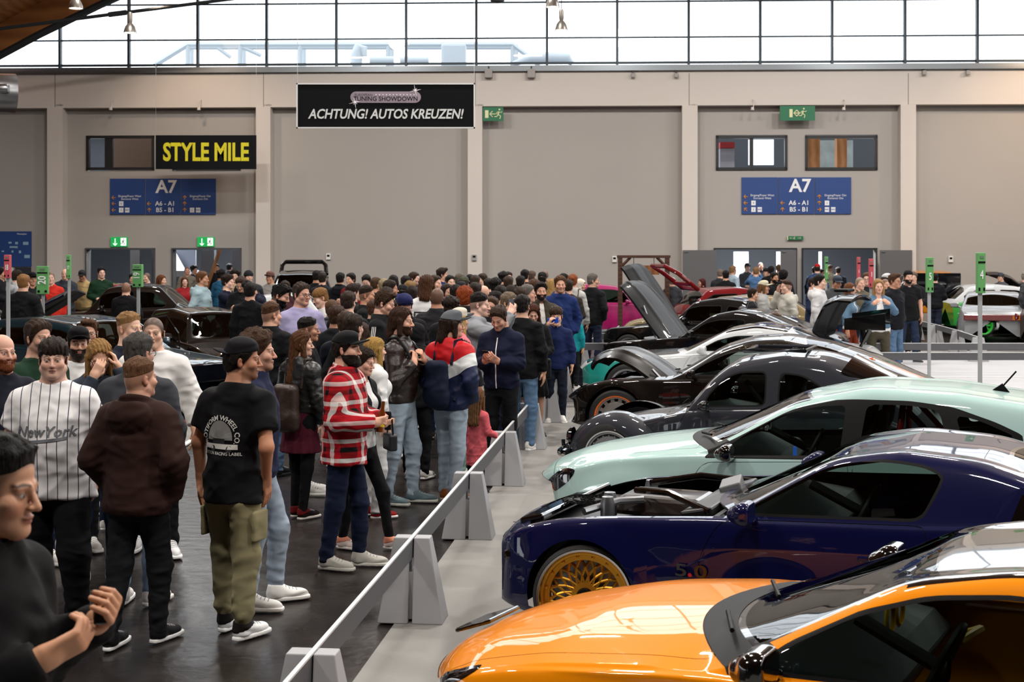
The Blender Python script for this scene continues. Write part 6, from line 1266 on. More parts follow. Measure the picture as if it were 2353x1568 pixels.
o, pr = make_car('sedan', 'silver older sedan seen from behind its boot at right', (12.55, 37.2, .012), 108, generic(3.8, 1.34, .82, .84, .90, 1.3, 1.9, 2.6, 3.1, .93, paint('silver', '9a9ea2', .5), .31)); MB().box((3.80, 0, .74), (.06, 1.35, .15)).build('tail_lights', M('tail_red', '6a1010', .2, coat=1.), o, bevel=.02); MB().box((3.82, .55, .74), (.05, .26, .10)).build('indicator', M('amber', 'c06a10', .3), o)
o, pr = make_car('hatchback', 'dark silver hatchback cut by the right edge', (15.6, 32.0, .012), -178, generic(4.0, 1.45, .86, .84, .92, 1.4, 2.05, 3.4, 3.95, .95, paint('bronze_grey', '5a544e', .5), .32)); lamp_pair(o, 3.97, .66, .80, M('tail_red', '6a1010', .2, coat=1.), .08, nm='tail_light')
o, pr = make_car('hatchback', 'black hatchback with its tailgate raised at the right edge', (18.0, 41.3, .012), -178, generic(4.0, 1.45, .86, .84, .92, 1.4, 2.05, 3.4, 3.95, .95, BLK(), .31)); open_hood(o, [(3.35, 1.42), (3.6, 1.58), (3.95, 1.70), (4.25, 1.70)], [.60, .62, .60, .5], BLK(), DARK(), 'tailgate')
# left-hand rows
P_ = paint('teal_black', '05222c'); o, pr = make_car('estate_car', 'dark teal estate with round badge and white hood reflections behind the group at left', (-4.1, 19.9, .012), -146, generic(4.75, 1.37, .88, .84, .90, 1.75, 2.35, 4.1, 4.6, .95, P_, .32)); MB().box((-.02, 0, .66), (.06, 1.25, .26)).build('grille', SMOKE(), o, bevel=.02); MB().lathe([(0, 0), (.045, 0), (.045, .012)], 16, 'z', (.16, 0, .765)).build('badge', CHROME(), o)
lamp_pair(o, -.01, .60, .66, SMOKE(), .09); MB().box((.02, 0, .34), (.12, 1.6, .12)).build('front_bumper', GLOSS(), o, bevel=.03)
P_ = paint('black_brown', '100b08', .25, .25); o, pr = make_car('mini_car', 'small dark brown boxy classic with open door behind the teal estate', (-4.2, 22.9, .012), -128, generic(3.1, 1.38, .72, .80, .86, .95, 1.30, 2.75, 3.05, .85, P_, .26, .45, 2.5)); lamp_pair(o, .0, .48, .64, CHROME(), .10); MB().box((-.01, 0, .55), (.05, .7, .2)).build('grille', CHROME(), o, bevel=.02)
b = MB().tube([(.98, .78, .75), (1.22, 1.25, .75), (1.30, 1.28, 1.22), (1.12, .95, 1.28), (1.0, .8, 1.0)], .022, 6, closed=True); b.build('door_frame', P_, o, True); MB().prism([(.98, .78), (1.24, 1.28), (1.27, 1.26), (1.01, .76)], .28, .75, 'z').build('open_door', P_, o)
P_ = paint('choc_brown', '120a07', .2, .25); o, pr = make_car('sedan', 'dark brown classic sedan with chrome edged roof beside the man in black', (-11.1, 31.7, .012), -2, generic(4.7, 1.60, .88, .95, 1.02, 1.75, 2.2, 3.35, 3.9, 1.02, P_, .33))
o, pr = make_car('hatchback', 'red hatchback behind the brown sedan at left', (-13.3, 36.2, .012), -2, generic(4.0, 1.52, .84, .88, .94, 1.4, 2.05, 3.4, 3.95, .95, paint('dull_red', '7a1418'), .31))
P_ = paint('navy_black', '060a1c'); o, pr = make_car('coupe', 'blue black car with raised hood at the left edge', (-8.1, 27.0, .012), -176, generic(4.3, 1.40, .86, .90, .95, 1.5, 2.1, 3.2, 3.8, .98, P_, .31, hood_on=False)); open_hood(o, [(1.4, .95), (1.05, 1.16), (.6, 1.42), (.25, 1.60)], [.66, .66, .62, .55], P_, DARK()); MB().box((.8, 0, .5), (1.2, 1.2, .3)).build('engine_tray', DARK(), o); MB().box((.9, 0, .80), (.6, .5, .14)).build('engine_cover', M('engine_blue', '1d4a78', .4), o, bevel=.03)
o, pr = make_car('beetle_car', 'white and teal rounded car behind the man in pale blue hoodie', (-7.0, 28.5, .012), -4, generic(3.7, 1.50, .82, .86, .92, 1.35, 1.9, 2.9, 3.5, .75, paint('pearl_white', 'c9cdd0'), .31, cuts=[('livery_teal', lambda D, pr: np.where(D[:, 6] < 5., np.maximum(D[:, 2]-.66, 1.2-D[:, 0]), .3), tl)])); open_hood(o, [(1.2, .92), (.8, 1.10), (.35, 1.30)], [.6, .6, .5], BLK(), DARK())
P_ = BLK(); o, pr = make_car('suv', 'black off-roader with its tailgate raised behind the man in lilac shirt', (-5.2, 34.8, .012), -97, generic(4.5, 1.80, .92, 1.02, 1.1, 1.4, 1.9, 4.3, 4.45, 1.0, P_, .36, rg=None)); MB().tube([(4.4, -.62, 1.66), (4.75, -.60, 1.90), (4.85, -.5, 2.0), (4.85, .5, 2.0), (4.75, .60, 1.90), (4.4, .62, 1.66)], .06, 8).build('tailgate_frame', P_, o, True); MB().box((4.50, 0, 1.35), (.04, 1.35, .5)).build('rear_window', SMOKE(), o)
# grey kit bag by the fence
o = thing('backpack', 'dark navy bag standing on the pale floor beside the fence', 'bag', tuple(G(1327, 892))); blob('bag_body', lambda P: bx3(P, (0, 0, .20), (.125, .09, .20), .05)-.006*wob(P, 3, 14), (-.2, -.2, -.02), (.2, .2, .46), .012, cloth('10141f', .7), o); MB().tube([(-.05, 0, .39), (-.03, 0, .45), (.03, 0, .45), (.05, 0, .39)], .012, 6).build('handle', cloth('10141f', .7), o, True); MB().box((0, -.10, .14), (.17, .03, .16)).build('front_pocket', cloth('161b28', .7), o, bevel=.012)
q = G(442, 978); tag(MB().box((0, 0, .03), (.55, .10, .05)).build('edge_strip', M('strip_red', 'b03020', .5), None, bevel=.008), 'red strip on the pale floor in front of the teal estate', 'strip').location = (q.x, q.y, .012)
q = G(446, 950); o = thing('tool_box', 'small yellow and blue box on the floor by the teal estate', 'box', (q.x, q.y, .012)); MB().box((0, 0, .07), (.34, .22, .14)).build('box_body', M('box_yellow', 'c8a818', .5), o, bevel=.01); MB().box((0, 0, .165), (.35, .23, .05)).build('lid', M('box_blue', '1c3f90', .5), o, bevel=.01)
# ---------------------------------------------------------------- people: helpers for prints, stripes and held things
def ramp_mat(name, build, rough=.85):
    """cloth whose colour is a constant ramp over a value made from object coordinates"""
    m = crumple(M(name, '808080', rough, bump=(240, .08), spec=.2)); t = m.node_tree; N = t.nodes.new; L = t.links.new
    tc = t.nodes['Texture Coordinate']; sx = N('ShaderNodeSeparateXYZ'); L(tc.outputs['Object'], sx.inputs[0])
    def mth(op, a, b=None):
        n = N('ShaderNodeMath'); n.operation = op
        for i, v in enumerate((a, b)):
            if v is None: continue
            if isinstance(v, (int, float)): n.inputs[i].default_value = v
            else: L(v, n.inputs[i])
        return n.outputs[0]
    def ramp(v, stops):
        r = N('ShaderNodeValToRGB'); r.color_ramp.interpolation = 'CONSTANT'; e = r.color_ramp.elements
        while len(e) < len(stops): e.new(.5)
        for i, (p, c) in enumerate(stops): e[i].position = p; e[i].color = lin(c)
        L(v, r.inputs[0]); return r.outputs[0]
    def mix(a, b):
        n = N('ShaderNodeMix'); n.data_type = 'RGBA'; n.inputs['Factor'].default_value = .5; L(a, n.inputs['A']); L(b, n.inputs['B']); return n.outputs['Result']
    L(build(sx.outputs, mth, ramp, mix), t.nodes['Principled BSDF'].inputs['Base Color']); return m
fr_ = lambda m, v, k, o=0.: m('FRACT', m('ADD', m('MULTIPLY', v, k), 10+o))
plaid = ramp_mat('red_plaid_cloth', lambda o, m, r, x: x(r(fr_(m, m('ADD', o[0], m('MULTIPLY', o[1], .7)), 7.), [(0, 'a80e1c'), (.25, '060608'), (.50, 'b01020'), (.70, 'f6f4f2'), (.92, 'a80e1c')]), r(fr_(m, o[2], 7.), [(0, 'a80e1c'), (.25, '060608'), (.50, 'b01020'), (.70, 'f6f4f2'), (.92, 'a80e1c')])))
pinst = ramp_mat('pinstripe_cloth', lambda o, m, r, x: r(fr_(m, o[0], 17.), [(0, 'e6e4e6'), (.90, '4a4c58')]))
block_ = ramp_mat('colour_block_nylon', lambda o, m, r, x: r(m('SUBTRACT', o[2], m('MULTIPLY', m('ABSOLUTE', o[0]), .55)), [(0, '1b2444'), (.5, '1b2444')]), .5)
_r = [n for n in block_.node_tree.nodes if n.type == 'VALTORGB'][0]; _e = _r.color_ramp.elements; _e[1].position = .0
_mr = block_.node_tree.nodes.new('ShaderNodeMapRange'); _mr.inputs[1].default_value = .8; _mr.inputs[2].default_value = 1.6
_ln = _r.inputs[0].links[0].from_socket; block_.node_tree.links.new(_ln, _mr.inputs[0]); block_.node_tree.links.new(_mr.outputs[0], _r.inputs[0])
for p_, c_ in ((.41, 'd8dadc'), (.58, 'c01c24')): q_ = _e.new(p_); q_.color = lin(c_)
def person_at(x, ytop, Z, yaw, label, sp, lod=1, dx=0., **k):
    H = CH-(ytop-HY)*Z/F; X = (x-CX)*Z/F+dx; return make_person('person', label, X, Z, H-(.012 if sp.get('hair') not in ('bald', 'buzz') else 0), yaw, sp, lod, **k)
def wpos(i, p):
    return i['root'].matrix_basis @ Vector(i['warp'](np.array([p]))[0])
def palm(i, side, out=.07):
    a = i['arm'][0 if side < 0 else 1]; return a[2]+a[3]*out+a[4]*.022
def held(i, side, name, label, cat, build, out=.075, rot=(0, 0, 0)):
    i['root'].rotation_euler; M_ = Matrix.Translation(i['root'].location) @ i['root'].rotation_euler.to_matrix().to_4x4(); p = i['warp'](np.array([palm(i, side, out)]))[0]
    o = thing(name, label, cat); o.matrix_world = M_ @ Matrix.Translation(Vector(p)) @ Euler(rot).to_matrix().to_4x4(); build(o); return o
def phone(o, c='0c0d10'):
    MB().box((0, 0, .02), (.074, .009, .150)).build('phone_case', M('phone_'+c, c, .3), o, bevel=.004); MB().box((0, .0055, .02), (.066, .002, .138)).build('screen', M('phone_screen', '20242c', .1), o)
def printed(i, body, size, cx, cz, mat, back=False, name='print', bold=0., shear=0., sx=1., arc_r=0., parent=None, fn=None):
    """lettering laid onto the garment"""
    cu = bpy.data.curves.new('t', 'FONT'); cu.body = body; cu.size = size; cu.offset = bold*size; cu.shear = shear; cu.align_x = 'CENTER'; cu.align_y = 'CENTER'; cu.resolution_u = 2
    o = bpy.data.objects.new('t', cu); C.objects.link(o); bpy.context.view_layer.update(); me = bpy.data.meshes.new_from_object(o.evaluated_get(bpy.context.evaluated_depsgraph_get()))
    v = np.array([q.co[:] for q in me.vertices]); f = [tuple(p.vertices) for p in me.polygons]; bpy.data.objects.remove(o); bpy.data.curves.remove(cu); bpy.data.meshes.remove(me)
    u, w_ = v[:, 0]*sx, v[:, 1]
    if arc_r: u, w_ = (arc_r+w_)*np.sin(u/arc_r), (arc_r+w_)*np.cos(u/arc_r)-arc_r
    return lay(i, np.stack([u, w_], 1), f, cx, cz, mat, back, name, parent, fn)
def lay(i, uv, f, cx, cz, mat, back, name, parent=None, fn=None):
    sg = 1 if back else -1; P = np.stack([(uv[:, 0]+cx)*(-1 if back else 1), np.full(len(uv), sg*.42), uv[:, 1]+cz], 1).astype(f32); fn = fn or i['top']
    for _ in range(40): P[:, 1] -= sg*np.clip(fn(P)-.004, -.02, .05)*.8
    return mk(name, i['warp'](P), f if not back else f, mat, parent or i['root'], False)
def fgrid(x0, x1, z0, z1, n=10, m=10):
    g = np.array([(x0+(x1-x0)*a/n, z0+(z1-z0)*b/m) for b in range(m+1) for a in range(n+1)]); return g, [(b*(n+1)+a, b*(n+1)+a+1, (b+1)*(n+1)+a+1, (b+1)*(n+1)+a) for b in range(m) for a in range(n)]
def strip_arm(i, side, mat, name='sleeve_stripe'):
    a = i['arm'][0 if side < 0 else 1]
    for k in (-1, 0, 1):
        pts = []
        for t in np.linspace(0, 1, 14):
            c = a[0]*(1-t*2)+a[1]*t*2 if t < .5 else a[1]*(2-2*t)+a[2]*(2*t-1); p = c+np.array((side*.16, k*.018+.0, .02)); 
            for _ in range(30): p = p-np.array((side, 0, .1))*np.clip(i['top'](np.array([p], f32))[0]-.003, -.02, .03)*.7
            pts.append(p)
        b = MB().tube(i['warp'](np.array(pts)), .0045*i['s'], 5); b.build(name, mat, i['root'], True)
def bag_on_back(i, label, col, mat=None, w=.15, h=.24, d=.075, z=1.16, y=.20, name='backpack', straps=True, cat='bag'):
    o = thing(name, label, cat); o.matrix_world = Matrix.Translation(i['root'].location) @ i['root'].rotation_euler.to_matrix().to_4x4(); m = mat or cloth(col, .7); sd = i['sd']
    v, f = nets(lambda P: smin(bx3(P, (0, y, z), (w, d, h), .06), ell(P, (0, y+.01, z-h*.45), (w*1.05, d*1.25, h*.5)), .05)-.006*wob(P, sd, 14), (-.3, y-.2, z-.4), (.3, y+.25, z+.4), .012); mk('bag_body', i['warp'](v), f, m, o)
    if straps:
        for s_ in (-1, 1):
            pts = [np.array(p, float) for p in ((s_*.10, y-.06, z+h*.8), (s_*.105, .09, 1.50), (s_*.115, .0, 1.51), (s_*.13, -.16, 1.40), (s_*.15, -.24, 1.22), (s_*.17, -.02, 1.10), (s_*.13, y-.05, z-h*.7))]; q = []
            for p in pts:
                for _ in range(25): p = p-np.array((0, np.sign(p[1]-.02) if abs(p[1]) > .05 else 0, .6 if abs(p[1]) < .1 and p[2] > 1.4 else 0))*np.clip(i['top'](np.array([p], f32))[0]-.008, -.02, .03)*.7
                q.append(p)
            MB().tube(i['warp'](np.array(q)), .014, 6).build('strap', m, o, True)
    return o
LJ, MJ, DJ, BJ = 'a6b6c6', '5c7898', '1d2a44', '18191d'
W0 = ('f0efec', 'f4f3f0')
# ---------------------------------------------------------------- people near the camera
i = person_at(-28, 990, 3.75, 80, 'person in black jacket holding a camera, nearest of all, at the left edge', dict(hair='fade', hairc='0b0908', skin='c89272', top=('jacket', '08080a'), bot=('jeans', '101114'), arms=(((.25, .02, 1.13), (.11, -.20, 1.25), (-.5, -.75, .4), (-.5, .5, .5), .8), ((.25, .0, 1.13), (.09, -.24, 1.29), (-.5, -.7, .45), (-.5, .5, .5), .8)), hp=8, legs='stand'), 0)
held(i, 1, 'compact_camera', 'small dark camera in the hands of the person in black at the left edge', 'camera', lambda o: (MB().box((0, 0, 0), (.10, .035, .065)).build('camera_body', GLOSS(), o, bevel=.006), MB().lathe([(0, -.03), (.024, -.03), (.026, 0)], 16, 'y').build('lens', DARK(), o, True)), rot=(0, 0, .3))
person_at(4, 768, 9.65, 48, 'person with bald head and red beard in navy polo at the left edge', dict(hair='bald', beard=1.5, beardc='7a3f22', skin='dba48c', top=('polo', '141824'), fat=.4, arms=('belly', 'belly'), bot=('jeans', BJ)), 0)
i = person_at(88, 735, 10.7, 55, 'person with stubble in dark green t-shirt behind the one in striped tee', dict(hair='short', hairc='3a281c', beard=.4, skin='d4a088', top=('tee', '1d3828'), arms=('down', 'down'), bot=('jeans', DJ)), 0)
printed(i, 'ARLOWS', .075, .05, 1.27, M('print_white', 'dcdcd8', .7), bold=.02, shear=.2)
i = person_at(122, 776, 8.95, 8, 'person in white pinstripe tee with grey script lettering, dark fringe', dict(hair='fringe', hairc='2c211c', skin='e0b09a', fat=.75, beard=.25, top=('tee', 'e6e4e6', pinst), loose=.012, arms=('down', ((.26, .03, 1.14), (.24, .06, .92), (0, -.1, -1), (-1, 0, 0), .3)), bot=('baggy', '0d0d10'), shoe=('2a1f6a', '3a2f8a'), legs='shift', hy=6), 0)
g = M('print_grey', '6d7076', .7); printed(i, 'NewYork', .088, -.02, 1.215, g, bold=.016, shear=.25); uv, f = fgrid(-.13, .13, -.009, .009, 16, 1); uv[:, 1] += uv[:, 0]*.10; lay(i, uv, f, -.02, 1.165, g, False, 'print_underline')
person_at(180, 751, 11.3, 22, 'person with black snapback and dark beard in white tee at left', dict(hair='short', hairc='241a14', beard=1.35, cap=('cap', '0e0e11', 0), skin='d8a58c', top=('tee', 'e6e6e6'), arms=('down', 'pocket'), bot=('jeans', BJ)), 0)
person_at(203, 733, 12.9, 15, 'person with round dark spectacles half hidden behind the black snapback', dict(hair='quiff', hairc='5a3c26', glasses='16120f', skin='d8a48a', top=('sweater', '2a3040'), bot=('jeans', DJ)), 0)
person_at(226, 776, 10.15, 22, 'person with long blond hair and glasses holding phone to ear', dict(sex='f', hair='longstraight', hairc='a8804e', glasses='8a6a3a', skin='d8a88e', hp=18, top=('sweater', '39424e'), arms=('face', 'ear'), bot=('slim', DJ)), 0)
person_at(262, 812, 12.1, 160, 'person with long brown hair hidden behind the grey jacket shoulder', dict(sex='f', hair='long', hairc='7a5a3a', top=('jacket', '2a2420'), bot=('slim', DJ)), 1)
person_at(297, 716, 11.7, 62, 'person with short fair hair and white collar in navy jumper, tallest of the left group', dict(hair='fade', hairc='9a744c', skin='e2b49c', top=('sweater', '121828'), bot=('jeans', DJ), arms=('down', 'down')), 0)
i = person_at(352, 729, 11.3, 8, 'person in oversized white sweater with small black scribble, shaved dark hair', dict(hair='buzz', hairc='2c2019', skin='ddae94', top=('sweater', 'e2e1df'), loose=.016, hem=.83, arms=('pocket', ((.29, .03, 1.14), (.31, -.06, .93), (0, -.15, -1), (-1, 0, 0), .3)), bot=('jeans', '121215'), shoe=('e4e4e6', 'f0f0f0'), legs=((-.12, .05, -10, .01), (.15, -.18, 18, .02))), 0)
printed(i, 'Tommy', .085, -.02, 1.275, GLOSS(), shear=.3, sx=1.1, name='scribble')
i = person_at(317, 766, 9.6, 172, 'person with greying hair and grey jacket, back turned, behind brown hoodie', dict(hair='short', hairc='4b4744', glasses='20201f', fat=.5, skin='cf9c84', top=('jacket', '393b41'), loose=.01, arms=('down', 'down'), bot=('jeans', '88a0bc'), shoe=('ece8e6', 'f2efec'), hy=-18), 0)
person_at(320, 820, 8.62, 163, 'person in dark brown hoodie and black jeans, back turned, nearest of left group', dict(hair='fade', hairc='6b4a33', skin='d8a288', top=('hoodie', '2f1c18'), loose=.016, fat=.35, arms=('pocket', 'pocket'), bot=('jeans', '1a1b1f'), shoe=('141416', 'e8e8e8'), legs=((-.09, -.10, -6, .02), (.10, .14, 8, .03)), hy=-25), 0)
i = person_at(536, 776, 8.80, 154, 'person in black tee and khaki cargo trousers with backwards black cap', dict(hair='short', hairc='17110e', beard=.6, cap=('cap', '101014', 172), skin='be8566', top=('tee', '0f1014'), loose=.008, arms=('pocket', 'down'), bot=('cargo', '857e60'), shoe=('e8e8ea', 'f4f4f4', '120c0e'), legs=((-.10, .02, -6, .0), (.12, -.10, 14, .02)), hy=-54, tilt=-.08), 0)
wt = M('print_white', 'dcdcd8', .7); printed(i, 'ROTIFORM WHEEL CO.', .042, -.02, 1.305, wt, True, bold=.015, arc_r=.118); printed(i, 'COTTON RACING LABEL', .026, -.02, 1.095, wt, True, bold=.012)
uv = np.array([(-.02+.092*math.cos(a)*r_, .0+.115*math.sin(a)*r_) for r_ in (1., .5, .0) for a in np.linspace(0, math.pi, 15)]); f = [(15*k+j, 15*k+j+1, 15*k+j+16, 15*k+j+15) for k in (0, 1) for j in range(14)]; lay(i, uv, f, 0, 1.175, M('print_mid', '8a8a88', .7), True, 'print_sunset')
car = [(-.115, .0), (-.115, .028), (-.07, .034), (-.045, .064), (.035, .064), (.06, .034), (.115, .028), (.115, 0)]; uv, f = fgrid(-.13, .115, 0, .03, 14, 3); lay(i, uv, f, -.01, 1.122, wt, True, 'print_car'); uv, f = fgrid(-.06, .03, .03, .062, 8, 3); lay(i, uv, f, -.01, 1.122, M('print_dark', '2a2a2a', .7), True, 'print_car_roof')
for x_ in (-.07, .055): lay(i, np.array([(.02*math.cos(a), .02*math.sin(a)) for a in np.linspace(0, 6.28, 13)[:-1]]), [tuple(range(12))], x_, 1.124, M('print_dark', '2a2a2a', .7), True, 'print_wheel')
person_at(592, 762, 9.5, 92, 'person with tousled brown hair and navy jacket beyond the khaki trousers', dict(hair='messy', hairc='4a3222', beard=.5, skin='d8a288', top=('jacket', '171d3a'), arms=('down', 'down'), bot=('jeans', 'a0aebf'), shoe=W0, legs='shift'), 0)
person_at(622, 694, 15.0, 160, 'person with fade haircut, black jacket and blue jeans, back turned, facing lilac shirt', dict(hair='fade', hairc='50331f', skin='d8a288', top=('jacket', '0e0f12'), fat=.3, hy=-30, arms=('down', 'down'), bot=('jeans', MJ), shoe=('141416', '1c1c1e')), 0)
person_at(636, 652, 18.2, 78, 'person with black quiff, dark beard and black coat left of lilac shirt', dict(hair='quiff', hairc='0e0b0a', beard=1.2, skin='c8947a', hp=18, top=('jacket', '0f0f12'), bot=('jeans', BJ)), 0)
person_at(692, 650, 17.3, 22, 'person in lilac button shirt with glasses, looking right', dict(hair='short', hairc='3c2e26', glasses='2a2624', skin='d09a84', fat=.7, top=('shirt', '9d98bd'), arms=('down', 'down'), bot=('jeans', DJ), hy=25), 0)
person_at(744, 660, 20.0, -62, 'person with fair fringe in white tee looking left and down', dict(hair='fringe', hairc='8a6238', skin='e0b09a', hp=18, top=('tee', 'e2e2e4'), bot=('jeans', DJ)), 1)
person_at(708, 728, 13.9, 95, 'person with cropped black hair in profile behind the long brown hair', dict(hair='fade', hairc='14100e', skin='ba8468', top=('jacket', '14161a'), bot=('jeans', BJ)), 0)
i = person_at(692, 760, 12.65, 148, 'person with very long brown hair, leather jacket and burgundy skirt', dict(sex='f', hair='long', hairc='5a3820', skin='dcaa92', hy=-50, top=('leather', '171718'), hem=.98, arms=('down', 'belly'), bot=('skirt', '4a1426'), skirt=.62, tights='0b0b0e', shoe=('18090c', 'e0d8d0', '6a0e14'), legs='close'), 0)
bag_on_back(i, 'dark brown leather drawstring backpack on the long-haired person', '2a1a13', M('bag_leather', '2c1b14', .45, bump=(30, .2)), .135, .22, .07, 1.05, .215)
i = person_at(795, 762, 10.67, 78, 'person in red white and black plaid shirt with black cap and full beard', dict(hair='short', hairc='1e1511', beard=2., cap=('cap', '0f1013', 0), skin='dca88e', top=('shirt', 'b01020', plaid), loose=.024, hem=.78, arms=('hold', 'hold'), bot=('jeans', '141d36'), shoe=('b9b6ae', 'c8c5bd'), legs=((-.08, .10, -6, .0), (.10, -.10, 10, .02))), 0)
held(i, -1, 'bottle', 'amber bottle in the hand of the person in plaid shirt', 'bottle', lambda o: (MB().lathe([(0, -.09), (.030, -.09), (.031, .03), (.014, .08), (.012, .14), (0, .14)], 18).build('bottle_glass', M('amber_glass', '6a3208', .1, coat=.5), o, True), MB().lathe([(.0315, -.05), (.0315, .02)], 18).build('bottle_label', M('label_yellow', 'd8b020', .6), o, True)), rot=(.1, .1, 0))
i = person_at(829, 796, 11.35, 66, 'person with dark tied hair, black jacket over white top and black leggings', dict(sex='f', hair='bun', hairc='2a1c15', skin='dca890', hp=10, top=('jacket', '101113'), open=.10, inner='e6e6e8', hem=.92, arms=('hold', 'hold'), bot=('leggings', '101013'), shoe=('ecdcd4', 'f0e8e4', 'd88a70'), legs=((-.06, .12, 0, .0), (.10, -.26, 10, .02)), glasses='e8e8e8', glasses_up=1), 0)
held(i, -1, 'drink_can', 'dark can held by the person in black jacket and leggings', 'can', lambda o: MB().lathe([(0, -.06), (.026, -.06), (.028, -.05), (.028, .07), (.023, .085), (0, .085)], 18).build('can_body', M('can_dark', '1a1214', .3, .6), o, True))
o = held(i, 1, 'handbag', 'small dark patterned handbag carried by the person in black leggings', 'bag', lambda o: (MB().box((0, 0, -.16), (.19, .07, .13)).build('bag_body', M('bag_monogram', '23262b', .5, noise=(40, .4)), o, bevel=.015), MB().tube([(-.08, 0, -.10), (-.05, 0, .02), (.05, 0, .02), (.08, 0, -.10)], .007, 6).build('strap', GLOSS(), o, True)), rot=(0, 0, .8))
person_at(862, 775, 12.7, 118, 'person with long blond hair in white sweater behind the plaid shirt', dict(sex='f', hair='longstraight', hairc='b8904e', skin='dcaa92', top=('sweater', 'dcdcdc'), hem=.88, bot=('jeans', 'd4d4d4'), shoe=('8a1018', 'e8e0dc'), arms=('down', 'down')), 0)
i = person_at(922, 706, 13.35, 74, 'person in dark brown leather jacket and pale jeans gripping bag strap', dict(hair='bob', hairc='3a2418', beard=1.15, skin='d8a288', top=('leather', '21130f'), hem=.90, arms=('strap', 'strap'), bot=('jeans', LJ), shoe=('5e7078', 'b8b8b0'), legs=((-.10, .08, -4, .01), (.11, -.10, 12, .02)), fat=.2), 0)
bag_on_back(i, 'black backpack on the person in brown leather jacket', '0f1013', None, .14, .22, .08, 1.20, .21)
i = person_at(1037, 714, 13.5, 146, 'person in red white and navy windbreaker with grey cap', dict(hair='bob', hairc='2a1a14', cap=('cap', '5c6066', 0, '2a2c30'), skin='d8a088', hy=-45, top=('jacket', '1b2444', block_), loose=.010, hem=.84, arms=('pocket', 'pocket'), bot=('jeans', LJ), shoe=('8a4a22', 'c0b8a8'), legs='close'), 0)
bag_on_back(i, 'navy drawstring bag with white badge on the windbreaker wearer', '131a30', None, .13, .22, .05, 1.10, .225); 
person_at(1064, 782, 14.45, -14, 'person with straight brown hair looking at camera between windbreaker and pink tee', dict(sex='f', hair='longstraight', hairc='4a3020', skin='dca890', top=('tee', '141416'), bot=('slim', '141418'), hs=1.06), 0)
person_at(1096, 890, 13.9, 150, 'small person with light brown hair in coral pink coat at the fence', dict(sex='f', hair='longstraight', hairc='7a5638', hs=1.42, skin='e0b09a', top=('coat', 'd25f68'), hem=.50, arms=('rail', 'down'), bot=('leggings', '14141a'), shoe=('1a1a1e', '2a2a2a')), 0, cat='child')
person_at(1054, 708, 14.95, 118, 'person with beige cap and blond hair in pink tee', dict(sex='f', hair='longstraight', hairc='c8a468', cap=('cap', 'c8c0b2', 0, '2a2a2c'), skin='dca890', top=('tee', 'd8717c'), bot=('jeans', '9ac0b8'), arms=('down', 'down')), 0)
i = person_at(1098, 672, 16.3, 84, 'person with dark crew cut and grey hoodie raising a phone', dict(hair='fade', hairc='14100f', skin='e0b4a2', hp=6, top=('hoodie', '8d9096'), arms=('photo', 'photo'), bot=('jeans', '8aa8a8')), 0)
held(i, -1, 'phone', 'black phone raised by the person in grey hoodie', 'phone', phone, rot=(0, 0, 1.2))
i = person_at(1152, 698, 15.4, -22, 'person in navy track jacket with white zip looking down at phone', dict(hair='short', hairc='3a2a20', beard=.4, skin='cf9a82', hp=26, fat=.3, top=('jacket', '10162e'), hem=.86, arms=('phone', 'phone'), bot=('jeans', '15171c')), 0)
uv, f = fgrid(-.006, .006, -.30, .26, 1, 22); lay(i, uv, f, 0, 1.15, M('zip_white', 'e6e6e8', .5), False, 'zip'); held(i, -1, 'phone', 'dark phone in the hands of the person in navy track jacket', 'phone', phone, rot=(.7, 0, 0))
person_at(1130, 682, 18.6, -20, 'person with brown hair looking left, behind the navy track jacket', dict(hair='short', hairc='4a3424', skin='d8a288', top=('jacket', '1a1c22'), bot=('jeans', DJ)), 1)
person_at(1170, 672, 17.6, 56, 'person with sandy grey hair and dark glasses in grey jacket', dict(hair='short', hairc='7a6a58', glasses='1a1614', skin='d8a48c', top=('jacket', '2c2e33'), bot=('jeans', DJ)), 1)
person_at(1200, 678, 16.9, 162, 'person in black sweater and blue jeans, back turned, at the fence', dict(hair='short', hairc='16110f', top=('sweater', '0d0e11'), bot=('jeans', MJ), arms=('down', 'down'), shoe=W0, fat=.2), 0)
i = person_at(1224, 696, 18.2, 4, 'person with auburn hair in short black dress at the fence', dict(sex='f', hair='long', hairc='4a2616', skin='dca890', hp=20, top=('jacket', '0f0f11'), hem=.9, arms=('phone', 'hold'), bot=('dress', '0c0c0e'), skirt=.52, shoe=('1a1a1a', '1a1a1a')), 0)
held(i, -1, 'phone', 'pale phone held by the person in black dress', 'phone', lambda o: phone(o, 'b8b8b4'), rot=(.5, 0, 0)); held(i, 1, 'shoulder_bag', 'black shoulder bag on the arm of the person in black dress', 'bag', lambda o: (MB().box((.04, 0, -.2), (.30, .10, .26)).build('bag_body', cloth('0c0c0e', .5), o, bevel=.03), MB().tube([(-.05, 0, -.08), (0, 0, .04), (.12, 0, -.08)], .01, 6).build('strap', GLOSS(), o, True)))
person_at(1243, 649, 21.6, 8, 'person with dark beard in open olive hoodie over white tee, facing camera', dict(hair='quiff', hairc='1a1210', beard=1.15, skin='d8a288', top=('jacket', '3b372f'), open=.07, inner='dcd8d4', arms=('down', 'down'), bot=('jeans', BJ)), 0)
person_at(1287, 634, 22.8, 6, 'tall person in royal blue hooded jacket facing camera at the fence', dict(hair='short', hairc='5a3a24', beard=.5, skin='d8a084', top=('hoodie', '182a5c'), arms=('pocket', 'pocket'), bot=('jeans', '14161c')), 0)
i = person_at(1278, 703, 19.6, -4, 'boy in blue jacket filming with a bright blue phone at the fence', dict(hair='fringe', hairc='3a281c', hs=1.18, skin='dca88e', top=('jacket', '18244e'), arms=('photo', 'down'), bot=('jeans', '1a2030'), hp=8), 1, cat='child')
